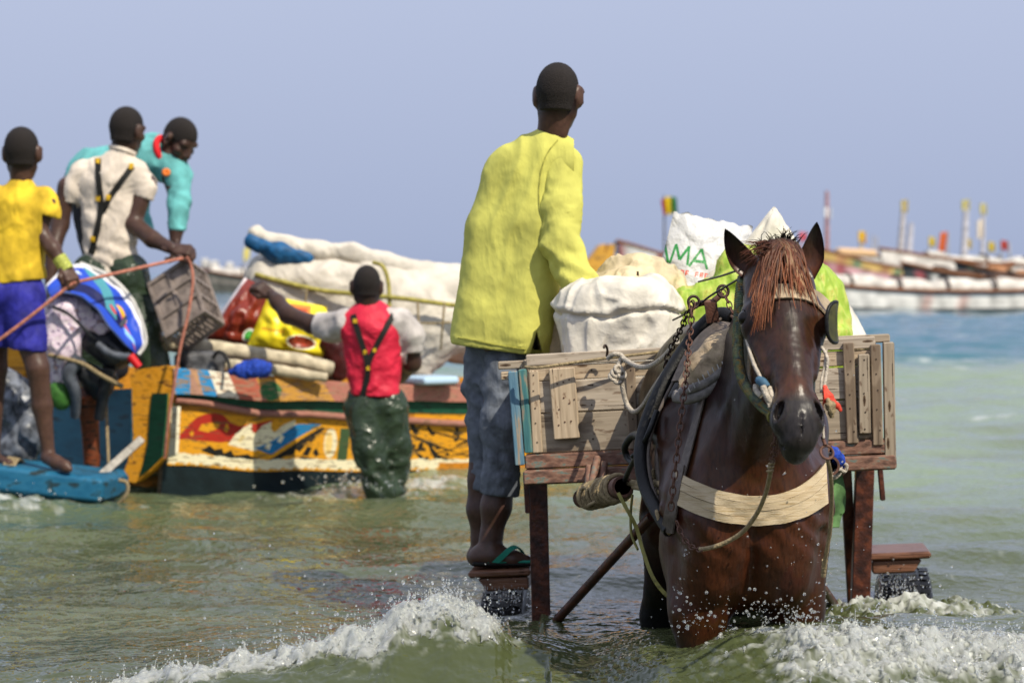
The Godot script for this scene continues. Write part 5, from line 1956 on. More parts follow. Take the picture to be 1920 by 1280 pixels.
# head in a fine grid of its own; c is the middle of the skull
func add_head(g: Geo, t: Node3D, c: Vector3, fwd: Vector3, up: Vector3, s: float, neck_to: Vector3, tone := 1.0, neck_r := 0.055) -> void:
	var b := face_basis(fwd, up)
	var q := func(x: float, y: float, z: float) -> Vector3: return c + b * (Vector3(x, y, z) * s)
	var f := Field.new(c - Vector3(0.19, 0.24, 0.19) * s, c + Vector3(0.19, 0.18, 0.19) * s, 0.0042, 0.007)
	f.ell(q.call(0, 0.025, -0.012), Vector3(0.074, 0.088, 0.095) * s, b)
	f.ell(q.call(0, -0.045, 0.035), Vector3(0.058, 0.078, 0.058) * s, b)
	f.ell(q.call(0, -0.105, 0.058), Vector3(0.030, 0.020, 0.024) * s, b)
	f.bone(q.call(0, 0.0, 0.088), q.call(0, -0.032, 0.104), 0.009 * s, 0.014 * s)
	f.ell(q.call(0, -0.040, 0.094), Vector3(0.022, 0.011, 0.013) * s, b)
	f.ell(q.call(0, -0.064, 0.088), Vector3(0.027, 0.008, 0.014) * s, b)
	f.ell(q.call(0, -0.078, 0.086), Vector3(0.024, 0.009, 0.013) * s, b)
	f.bone(q.call(-0.045, 0.022, 0.070), q.call(0.045, 0.022, 0.070), 0.014 * s, 0.014 * s)
	f.bone(q.call(0, -0.02, -0.03), neck_to, neck_r * s, neck_r * 1.08)
	for e: float in [-1.0, 1.0]:
		f.ell(q.call(e * 0.046, -0.025, 0.055), Vector3(0.022, 0.02, 0.026) * s, b)
		f.bone(q.call(e * 0.050, -0.075, 0.0), q.call(e * 0.022, -0.108, 0.052), 0.02 * s, 0.016 * s)
		var eb := b * Basis(Vector3.UP, e * 0.45)
		f.ell(q.call(e * 0.081, -0.014, -0.006), Vector3(0.009, 0.034, 0.021) * s, eb)
		f.ell(q.call(e * 0.088, -0.008, -0.011), Vector3(0.006, 0.030, 0.020) * s, eb)
		f.bone(q.call(e * 0.055, -0.05, -0.01), q.call(e * 0.02, -0.15, 0.0), 0.016 * s, 0.018 * s)
	f.finish()
	for e: float in [-1.0, 1.0]:
		f.ell(q.call(e * 0.031, 0.0, 0.090), Vector3(0.017, 0.010, 0.014) * s, b, -1)
		f.ell(q.call(e * 0.096, -0.010, 0.004), Vector3(0.007, 0.018, 0.009) * s, b, -1)
	var base := skin_paint(tone)
	f.emit(g, func(p: Vector3, n: Vector3) -> Color:
		var l := b.transposed() * (p - c) / s
		var edge := -0.115 if l.z < -0.02 else lerpf(-0.115, 0.03, clampf((l.z + 0.02) / 0.09, 0.0, 1.0))
		var k := smoothstep(edge, edge + 0.06, l.y) * (0.0 if absf(l.x) > 0.076 else 1.0)
		return (base.call(p, n) as Color).lerp(Color(0.012, 0.0095, 0.009), 0.85 * k))
	for e: float in [-1.0, 1.0]:
		var sp := SphereMesh.new()
		sp.radius = 0.0115 * s
		sp.height = 0.023 * s
		sp.radial_segments = 12
		sp.rings = 6
		placed("eye", sp, M.eye, t, Transform3D(Basis(), q.call(e * 0.031, 0.0, 0.068)))
	# cropped hair: a cap over the skull, cut along the hairline
	var h := Field.new(c - Vector3(0.13, 0.13, 0.13) * s, c + Vector3(0.13, 0.14, 0.13) * s, 0.0045, 0.006)
	h.ell(q.call(0, 0.025, -0.012), Vector3(0.0772, 0.092, 0.0982) * s, b)
	h.bone(q.call(0, 0.0, -0.03), q.call(0, -0.045, -0.028), 0.0735 * s, 0.064 * s)
	h.finish()
	h.mod(func(p: Vector3, d: float) -> float:
		var l := b.transposed() * (p - c) / s
		var line := -0.066 if l.z < -0.02 else lerpf(-0.066, 0.048, clampf((l.z + 0.02) / 0.09, 0.0, 1.0))
		if absf(l.x) > 0.05 and l.z > -0.03 and l.z < 0.03:
			line = maxf(line, 0.012)
		return maxf(d + 0.0012 * N2.get_noise_3dv(p * 120.0), (line - l.y) * s))
	var hg := Geo.new()
	h.emit(hg)
	part("hair", hg.mesh(), M.hair, t)


# a hand with palm, four fingers of different lengths and a thumb, curling by the given amount
func add_hand(g: Geo, wrist: Vector3, dirn: Vector3, palm: Vector3, left: bool, curl: float, tone := 1.0, s := 1.0) -> void:
	var y := dirn.normalized()
	var z := (palm - y * palm.dot(y)).normalized()
	var x := y.cross(z) * (1.0 if left else -1.0)     # towards the thumb
	var q := func(a: float, b: float, c: float) -> Vector3: return wrist + (x * a + y * b + z * c) * s
	var f := Field.new(wrist - Vector3.ONE * 0.2 * s, wrist + Vector3.ONE * 0.2 * s, 0.0036, 0.0045)
	f.rbox(q.call(0.0, 0.052, 0.0), Vector3(0.024, 0.034, 0.002) * s, 0.012 * s, Basis(x, y, x.cross(y)))
	f.bone(q.call(0, -0.03, 0), q.call(0, 0.03, 0), 0.026 * s, 0.024 * s, z, 0.72)
	for i in 4:
		var bx := 0.030 - i * 0.0195
		var ln: float = [0.072, 0.080, 0.075, 0.060][i]
		var p: Vector3 = q.call(bx, 0.088 - absf(i - 1.2) * 0.004, 0.0)
		var a := curl * 0.75
		var pts: Array = [p]
		for k in 3:
			p += (y * cos(a) + z * sin(a)) * (ln * [0.45, 0.32, 0.25][k] * s)
			pts.append(p)
			a += curl
		f.chain(pts, [0.0098 * s, 0.0092 * s, 0.0082 * s, 0.0068 * s])
	var th: Array = [q.call(0.022, 0.022, 0.006), q.call(0.048, 0.052, 0.014)]
	var a2 := curl * 0.5
	th.append(th[1] + (y * cos(a2) * 0.9 + z * sin(a2) - x * 0.25 * curl) * 0.034 * s)
	th.append(th[2] + (y * cos(a2 + curl * 0.5) + z * sin(a2 + curl * 0.5) - x * 0.4 * curl) * 0.026 * s)
	f.chain(th, [0.0135 * s, 0.0115 * s, 0.0098 * s, 0.0075 * s])
	f.finish()
	f.emit(g, skin_paint(tone))


func fold(p: Vector3, d: float, amp: float, fr: Vector3) -> float:
	if absf(d) > 0.06:
		return d
	var q := p * fr * 0.8 + Vector3(N3.get_noise_3dv(p * 4.0), N3.get_noise_3dv(p * 4.0 + Vector3(9, 2, 4)), 0) * 0.6
	var a := N3.get_noise_3dv(q)
	var b := N3.get_noise_3dv(q * 1.9 + Vector3(3, 8, 2))
	return d + amp * a + amp * 0.8 * (absf(b) - 0.3)


func bare(g: Geo, lo: Vector3, hi: Vector3, build: Callable, tone := 1.0, cell := 0.008) -> void:
	var f := Field.new(lo, hi, cell, 0.010)
	build.call(f)
	f.finish()
	f.emit(g, skin_paint(tone))


func garment(called: String, m: Material, t: Node3D, lo: Vector3, hi: Vector3, build: Callable, shape: Callable, cell := 0.009, blend := 0.016, label := "") -> Field:
	var f := Field.new(lo, hi, cell, blend)
	build.call(f)
	f.finish()
	f.mod(shape)
	var g := Geo.new()
	f.emit(g)
	part(called, g.mesh(), m, t, label)
	return f


func side_of(p: Vector3, at: Vector3, n: Vector3) -> float:
	return (p - at).dot(n)


# a strap lying on a garment along points of the picture
func strap_over(called: String, f: Field, t: Node3D, pts: Array, wd: float, d0: float, m: Material, th := 0.006) -> void:
	var pa := PackedVector3Array()
	var pb := PackedVector3Array()
	var a := along(pts, 18)
	for i in a.size():
		var tt: Vector2 = ((a[mini(i + 1, 17)] as Vector2) - (a[maxi(i - 1, 0)] as Vector2)).normalized()
		var nn := Vector2(-tt.y, tt.x) * wd
		for s in 2:
			var q: Vector2 = a[i] + nn * (1.0 if s == 0 else -1.0)
			var d := d0
			while d < d0 + 0.9 and f.at(w(q.x, q.y, d)) > 0.004:
				d += 0.004
			(pa if s == 0 else pb).append(w(q.x, q.y, d))
	var g := Geo.new()
	strip(g, relax(pa), relax(pb), th, Vector3.BACK, 2)
	part(called, g.mesh(), m, t)


func driver() -> void:
	var t := thing("person", "man in a long lime yellow shirt and cut-off jeans standing on the cart's step", "person", w(945, 1055, 8.98))
	var g := Geo.new()
	g.colored = true
	# bare arms under the sleeves, shins and feet, one skin
	var tone := 0.9
	bare(g, w(840, 1075, 9.4), w(1145, 230, 8.6), func(f: Field):
		f.chain([w(1032, 262, 8.97), w(1005, 340, 8.98), w(955, 560, 8.98), w(945, 640, 8.98)], [0.055, 0.085, 0.09, 0.085])
		f.chain([w(955, 322, 9.0), w(1000, 320, 8.97), w(1056, 312, 8.93)], [0.045, 0.06, 0.048])
		f.chain([w(945, 630, 8.98), w(938, 760, 8.93), w(938, 900, 8.93), w(930, 950, 8.93), w(921, 1005, 8.93), w(914, 1036, 8.93)], [0.06, 0.055, 0.052, 0.052, 0.036, 0.031])
		f.chain([w(925, 630, 9.04), w(906, 760, 9.05), w(905, 900, 9.05), w(902, 955, 9.05), w(903, 1010, 9.05), w(904, 1036, 9.05)], [0.06, 0.052, 0.050, 0.049, 0.034, 0.030])
		f.chain([w(914, 1036, 8.93), w(897, 1043, 8.93), w(925, 1041, 8.92), w(962, 1047, 8.91), w(988, 1049, 8.90)], [0.03, 0.030, 0.036, 0.026, 0.016], Vector3.BACK, 1.25)
		f.chain([w(904, 1036, 9.05), w(893, 1043, 9.06), w(920, 1041, 9.05), w(955, 1047, 9.04), w(980, 1049, 9.04)], [0.03, 0.029, 0.034, 0.025, 0.016], Vector3.BACK, 1.25)
		f.chain([w(1056, 312, 8.93), w(1053, 455, 8.83), w(1068, 480, 8.84), w(1098, 555, 8.78), w(1112, 590, 8.76)], [0.046, 0.044, 0.043, 0.036, 0.028])
		f.chain([w(955, 322, 9.03), w(935, 420, 9.18), w(1010, 528, 9.2), w(1040, 553, 9.1)], [0.045, 0.04, 0.035, 0.03]), tone, 0.0075)
	add_hand(g, w(1110, 580, 8.77), Vector3(0.3, -1, 0.1), Vector3(-1, 0, 0.2), false, 0.5, tone)
	add_hand(g, w(1038, 545, 9.12), Vector3(0.7, -0.5, 0.5), Vector3(0.3, -0.6, -0.6), true, 0.8, tone)
	add_head(g, t, w(1047, 176, 8.93), Vector3(0.26, -0.04, -0.96), Vector3(0.03, 1, -0.05), 0.95, w(1034, 262, 8.965), 1.1, 0.052)
	part("body", g.mesh(), M.skin, t)
	# sandals
	for s in 2:
		var dz := 8.93 if s == 0 else 9.06
		var sg := Geo.new()
		var a := w(886 - 3 * s, 1054, dz)
		var b := w(997 - 8 * s, 1056, dz - 0.02)
		box(sg, Transform3D(Basis(Vector3.RIGHT, Vector3.UP, Vector3.BACK), (a + b) / 2.0), Vector3((b - a).length(), 0.014, 0.088), 0.006)
		var so := part("sandal", sg.mesh(), M.sole, t)
		sg = Geo.new()
		strip(sg, spline([w(936, 1055, dz - 0.058), w(950, 1042, dz - 0.062), w(964, 1030, dz - 0.055), w(976, 1029, dz - 0.02), w(986, 1042, dz)], 5), spline([w(922, 1054, dz - 0.056), w(938, 1039, dz - 0.064), w(955, 1025, dz - 0.055), w(968, 1024, dz - 0.02), w(980, 1038, dz)], 5), 0.005, Vector3.BACK, 2)
		part("strap", sg.mesh(), M.sandal, so)
		sg = Geo.new()
		tube(sg, PackedVector3Array([w(915, 1053, dz - 0.048), w(996, 1053, dz - 0.048)]), 0.006, 0.006, 6)
		part("edge", sg.mesh(), M.sandal, so)
	# jeans
	garment("jeans", M.jeans, t, w(835, 950, 9.35), w(1015, 590, 8.65), func(f: Field):
		f.chain([w(912, 630, 9.04), w(905, 720, 9.05), w(909, 800, 9.04), w(910, 960, 9.05)], [0.076, 0.066, 0.060, 0.055])
		f.chain([w(955, 630, 8.98), w(946, 720, 8.93), w(941, 800, 8.89), w(937, 960, 8.92)], [0.078, 0.074, 0.070, 0.064])
		f.bone(w(915, 625, 9.03), w(955, 625, 9.0), 0.085, 0.085),
		func(p: Vector3, d: float) -> float:
			var e := fold(p, d, 0.007, Vector3(9, 14, 9))
			e += 0.004 * sin((p.y * 1.0 + p.x * 0.7) * 70.0 + 4.0 * N1.get_noise_3dv(p * 4.0)) * smoothstep(0.55, 0.7, p.y) if absf(d) < 0.05 else 0.0
			# turned-up hem and a side seam
			e -= 0.004 if p.y < 0.53 and absf(d) < 0.05 else 0.0
			return maxf(e, side_of(p, w(930, 926, 8.95), Vector3(-0.1, -1, 0.0))), 0.008, 0.014)
	# shirt: body, right sleeve, left sleeve
	var sh := func(p: Vector3, d: float) -> float:
		if absf(d) > 0.07:
			return maxf(d, side_of(p, w(940, 657, 8.95), Vector3(-0.13, -1, 0)))
		var l := Vector3(p.x - (p.y - 1.5) * 0.22, p.y, p.z)
		# long creases hanging from the shoulders, fading to the hem
		var str_ := absf(N3.get_noise_3dv(Vector3(l.x * 8.5 + 0.25 * N3.get_noise_3dv(p * 5.0), l.y * 0.9, l.z * 2.0))) * 1.7 - 0.7
		var up := smoothstep(1.15, 1.45, p.y)
		var e := d + (0.003 + 0.005 * up) * str_
		var lowr := smoothstep(0.95, 1.2, p.y) * smoothstep(1.66, 1.5, p.y)
		var wx := l.x * 4.2 + 0.5 * N3.get_noise_3dv(p * Vector3(2.5, 1.6, 2.5)) + p.y * 0.35
		var gate := clampf(0.5 + 1.3 * N3.get_noise_3dv(Vector3(p.x * 6.0 + 3.0, p.y * 2.2, 0)), 0.0, 1.0)
		e += 0.012 * lowr * gate * pow(maxf(0.0, 1.0 - absf(N3.get_noise_2d(wx + 11.0, l.y * 0.7)) * 2.6), 1.6)
		e += 0.008 * (absf(N3.get_noise_3dv(Vector3(l.x * 3.2 + p.y * 2.2, p.y * 3.4 - p.x * 2.0, p.z * 3.0))) - 0.25) * (1.15 - up)
		e += 0.0012 * N3.get_noise_3dv(p * 26.0)
		if p.y < w(0, 650, 8.95).y + 0.02 + (p.x + 0.05) * -0.13:
			e -= 0.0025
		# slit at the side seam
		var hem := side_of(p, w(940, 657, 8.95), Vector3(-0.13, -1, 0))
		var sl := w(1000, 668, 8.8)
		if p.z > -8.96 and p.y < sl.y + 0.085:
			e = maxf(e, 0.0 + (sl.y + 0.085 - p.y) * 0.28 - absf(p.x - (sl.x + 0.012)))
		return maxf(e, hem)
	var f_shirt := garment("shirt", M.cloth_lime, t, w(815, 700, 9.3), w(1075, 225, 8.7), func(f: Field):
		f.bone(w(992, 348, 8.99), w(946, 610, 8.98), 0.148, 0.158, Vector3.BACK, 0.72)
		f.bone(w(945, 610, 8.98), w(941, 690, 8.97), 0.160, 0.172, Vector3.BACK, 0.72)
		f.chain([w(1020, 300, 8.96), w(1010, 420, 8.95), w(985, 620, 8.92)], [0.08, 0.095, 0.095])
		f.chain([w(942, 340, 9.0), w(918, 430, 9.0), w(890, 620, 8.98)], [0.072, 0.078, 0.075])
		f.bone(w(952, 318, 9.0), w(1062, 306, 8.94), 0.062, 0.066)
		f.bone(w(1030, 266, 8.96), w(975, 306, 8.98), 0.05, 0.085)
		f.bone(w(1040, 272, 8.95), w(1065, 305, 8.94), 0.045, 0.066)
		f.chain([w(1020, 350, 9.1), w(1000, 450, 9.12), w(985, 600, 9.1)], [0.09, 0.09, 0.1]), sh, 0.0068, 0.018)
	garment("sleeve", M.cloth_lime, t, w(990, 610, 9.05), w(1150, 260, 8.55), func(f: Field):
		f.chain([w(1056, 308, 8.93), w(1052, 390, 8.88), w(1053, 460, 8.83), w(1085, 530, 8.79), w(1108, 590, 8.76)], [0.066, 0.070, 0.068, 0.061, 0.056]),
		func(p: Vector3, d: float) -> float:
			var e := fold(p, d, 0.007, Vector3(8, 11, 8))
			e += 0.005 * sin((p.y + p.x * 0.6) * 60.0 + 5.0 * N1.get_noise_3dv(p * 4.0)) * smoothstep(1.45, 1.3, p.y) if absf(d) < 0.06 else 0.0
			return maxf(e, side_of(p, w(1100, 566, 8.77), (w(1108, 590, 8.76) - w(1085, 530, 8.79)).normalized())), 0.0075, 0.012)
	garment("sleeve", M.cloth_lime, t, w(860, 600, 9.55), w(1070, 270, 8.9), func(f: Field):
		f.chain([w(945, 330, 9.04), w(930, 420, 9.18), w(1005, 525, 9.2), w(1030, 545, 9.14)], [0.062, 0.06, 0.052, 0.045]),
		func(p: Vector3, d: float) -> float: return fold(p, d, 0.006, Vector3(8, 11, 8)), 0.009, 0.012)
	# stitched seams: armhole, middle of the back, hem
	var seam := mat(Color(0.70, 0.69, 0.32), 0.9, M.mottle, Vector3(9, 9, 9))
	strap_over("seam", f_shirt, t, [V(1046, 262), V(1026, 285), V(1014, 320), V(1010, 360), V(1012, 392)], 1.1, 8.5, seam, 0.003)
	strap_over("seam", f_shirt, t, [V(858, 632), V(900, 640), V(945, 649), V(985, 655)], 1.0, 8.5, seam, 0.003)
	# neckline
	var ng := Geo.new()
	torus(ng, w(1033, 254, 8.965), Vector3(0.12, 1, -0.2).normalized(), 0.056, 0.006, 24, 6)
	part("neckline", ng.mesh(), M.cloth_lime, t)


# ---------------------------------------------------------------- the painted boat
var BO := Vector3.ZERO     # stern corner on the near side, at the water
var BL := Vector3.ZERO     # towards the bow
var BP := Vector3.ZERO     # across, to the far side


func sheer(s: float) -> float:
	return lut([[-0.2, 0.72], [0.0, 0.70], [0.7, 0.625], [1.4, 0.575], [2.0, 0.545], [3.0, 0.53], [4.2, 0.62], [5.2, 0.9]], s)


func half_in(s: float) -> float:   # how far the near side has drawn in towards the middle line
	return lut([[0.0, 0.0], [2.0, -0.03], [3.2, 0.05], [4.4, 0.32], [5.2, 0.62]], s)


func side_pt(s: float, y: float) -> Vector3:
	var flare := clampf((sheer(s) - 0.08 - y) * 0.16, -0.02, 0.3)
	return BO + BL * s + BP * (half_in(s) + flare) + Vector3(0, y, 0)


func side_sheet(g: Geo, top: Callable, low: Callable, s0: float, s1: float, n: int, rows: int, off: float, umax: float) -> void:
	g.mapped = true
	var prev: Array = []
	for i in n + 1:
		var s := lerpf(s0, s1, i / float(n))
		var col: Array = []
		for j in rows + 1:
			var v := j / float(rows)
			var y: float = lerpf(top.call(s), low.call(s), v)
			col.append(g.vert(side_pt(s, y) - BP * off, -BP, V(s / umax, v)))
		if i > 0:
			for j in rows:
				g.quad(prev[j], col[j], col[j + 1], prev[j + 1])
		prev = col
	g.smooth()


func hull_art() -> Image:
	var im := Image.create(1024, 256, false, Image.FORMAT_RGB8)
	var ye := Color(0.86, 0.60, 0.12)
	im.fill(ye)
	# u: 0.5 of the sheet is the stretch between 330 and 880 in the picture; v: from the green band to the white hem
	var q := func(px: float, py: float) -> Vector2:
		var f := (px - 330.0) / 550.0
		return V(f * 0.5, (py - lerpf(757, 782, f)) / lerpf(118, 108, f))
	var pl := func(pts: Array, c: Color) -> void:
		var o: Array = []
		for i in range(0, pts.size(), 2):
			o.append(q.call(pts[i], pts[i + 1]))
		poly(im, o, c)
	var red := Color(0.68, 0.17, 0.12)
	var wh := Color(0.92, 0.88, 0.74)
	var bl := Color(0.12, 0.47, 0.68)
	var bk := Color(0.10, 0.10, 0.08)
	pl.call([330, 757, 900, 783, 900, 790, 330, 768], Color(0.72, 0.47, 0.14))
	pl.call([343, 824, 358, 805, 366, 793, 378, 780, 392, 774, 408, 770, 424, 774, 436, 787, 452, 792, 478, 786, 512, 779, 500, 792, 474, 806, 446, 822, 420, 827, 380, 826], red)
	pl.call([381, 806, 386, 794, 402, 790, 418, 788, 415, 800, 398, 809], ye)
	pl.call([366, 812, 371, 806, 374, 814, 370, 820], ye)
	pl.call([425, 803, 429, 786, 434, 797, 431, 806], ye)
	pl.call([434, 830, 446, 808, 460, 794, 473, 786, 474, 800, 480, 806, 492, 790, 508, 782, 508, 797, 515, 804, 530, 790, 551, 782, 550, 795, 530, 812, 520, 822, 500, 828, 482, 840, 455, 834], wh)
	pl.call([450, 822, 458, 808, 464, 812, 456, 824], Color(0.86, 0.78, 0.55))
	pl.call([481, 834, 500, 826, 520, 815, 540, 800, 553, 791, 600, 792, 572, 808, 540, 828, 512, 847], bl)
	pl.call([498, 834, 504, 822, 511, 826, 507, 838], wh)
	pl.call([520, 822, 526, 810, 533, 814, 527, 826], wh)
	for e in [[388, 846, 402, 834, 412, 842, 424, 838, 428, 848, 440, 840, 446, 850, 470, 846, 480, 852, 500, 852, 470, 858, 420, 856], [508, 858, 540, 838, 572, 815, 600, 797, 606, 801, 578, 824, 548, 846, 520, 862], [540, 852, 548, 838, 556, 836, 552, 850], [556, 840, 566, 828, 571, 835, 562, 846], [567, 852, 576, 834, 584, 838, 578, 854], [560, 862, 566, 854, 586, 858, 592, 868, 572, 868], [586, 846, 592, 838, 598, 850, 592, 856], [575, 824, 584, 812, 590, 818, 582, 828], [533, 864, 545, 857, 556, 864, 548, 871]]:
		pl.call(e, bk)
	poly(im, oval(q.call(617, 829), 0.011, 0.26, 0.0), wh)
	poly(im, oval(q.call(614, 829), 0.006, 0.20, 0.0), Color(0.93, 0.80, 0.5))
	pl.call([634, 800, 652, 800, 648, 880, 630, 880], Color(0.24, 0.33, 0.2))
	pl.call([330, 762, 341, 762, 339, 850, 330, 850], wh)
	# leopard spots farther forward
	var r := RandomNumberGenerator.new()
	r.seed = 8
	for k in 110:
		var c := V(0.385 + 0.6 * r.randf(), r.randf_range(0.25, 0.88))
		poly(im, oval(c, r.randf_range(0.003, 0.0065), r.randf_range(0.06, 0.15), r.randf_range(-0.4, 0.4)), bk)
		poly(im, oval(c + V(0.006, 0.05), 0.004, 0.03), bk)
	poly(im, [V(0.4, 0.0), V(1, 0.0), V(1, 0.17), V(0.4, 0.17)], ye)
	# ragged white hem and a dark line over it
	for i in 160:
		var u := i / 160.0
		poly(im, [V(u, 0.80 + 0.02 * sin(i * 1.3)), V(u + 0.0065, 0.80), V(u + 0.0065, 0.96 + 0.03 * sin(i * 2.1)), V(u, 0.97)], wh)
	poly(im, [V(0.45, 0.86), V(1, 0.86), V(1, 1), V(0.45, 1)], Color(0.78, 0.50, 0.12))
	wear(im, 0.02, 5, 0.32, Color(0.45, 0.36, 0.24), 0.8, 1.0, 2.5)
	wear(im, 0.05, 9, 0.38, Color(0.25, 0.17, 0.1), 0.7, 1.0, 2.0)
	return im


func rail_art() -> Image:
	var im := Image.create(1024, 64, false, Image.FORMAT_RGB8)
	im.fill(Color(0.66, 0.50, 0.42))
	var pl := func(x0: float, x1: float, c: Color, sk := 0.02) -> void:
		var a := (x0 - 330.0) / 1100.0
		var b := (x1 - 330.0) / 1100.0
		poly(im, [V(a, 0), V(b, 0), V(b + sk, 1), V(a + sk, 1)], c)
	pl.call(320, 356, Color(0.17, 0.52, 0.74), 0.0)
	pl.call(356, 372, Color(0.72, 0.55, 0.4))
	pl.call(368, 392, Color(0.17, 0.52, 0.74), 0.01)
	pl.call(388, 424, Color(0.90, 0.86, 0.78), 0.015)
	pl.call(422, 470, Color(0.68, 0.36, 0.28))
	pl.call(470, 590, Color(0.76, 0.56, 0.24))
	poly(im, oval(V(0.152, 0.55), 0.018, 0.42, 0.0), Color(0.2, 0.42, 0.24))
	pl.call(590, 900, Color(0.66, 0.43, 0.37))
	wear(im, 0.03, 15, 0.12, Color(0.60, 0.47, 0.38), 0.85, 1.0, 3.0)
	wear(im, 0.06, 19, 0.35, Color(0.3, 0.2, 0.15), 0.7, 1.0, 3.0)
	return im


func painted(im: Image, rough := 0.6) -> StandardMaterial3D:
	var m := mat(Color.WHITE, rough)
	m.albedo_texture = ImageTexture.create_from_image(im)
	return m


func flat_paint(c: Color, worn: Color, seed_: int, scale := 3.0) -> StandardMaterial3D:
	return mat(Color.WHITE, 0.55, ramp_tex(FastNoiseLite.TYPE_SIMPLEX_SMOOTH, 0.02, seed_, [[0.0, c.darkened(0.25)], [0.35, c], [0.62, c.lightened(0.06)], [0.72, c.lerp(worn, 0.5)], [0.8, worn], [1.0, worn.darkened(0.3)]], 256, 0.6, 1.6, 5), Vector3(scale, scale, scale), M.fine, 0.12)


# a board cut to an outline given in the picture, with real thickness behind it
func cut_board(pts: Array, d: Callable, thick: Vector3) -> Geo:
	var g := Geo.new()
	var flat := PackedVector2Array()
	for p in pts:
		flat.append(p)
	var tri := Geometry2D.triangulate_polygon(flat)
	var fr: Array = []
	for p in pts:
		fr.append(w(p.x, p.y, d.call(p.x)))
	var nn := (thick * -1.0).normalized()
	for side in 2:
		var id: Array = []
		for p in fr:
			id.append(g.vert(p + (thick if side else Vector3.ZERO), -nn if side else nn))
		for i in range(0, tri.size(), 3):
			g.tri(id[tri[i]], id[tri[i + 1]], id[tri[i + 2]])
	var ce := Vector3.ZERO
	for p in fr:
		ce += p / fr.size()
	for i in fr.size():
		var a: Vector3 = fr[i]
		var b: Vector3 = fr[(i + 1) % fr.size()]
		var o := (b - a).cross(thick).normalized()
		if o.dot((a + b) / 2.0 - ce) < 0:
			o = -o
		g.quad(g.vert(a, o), g.vert(b, o), g.vert(b + thick, o), g.vert(a + thick, o))
	return g


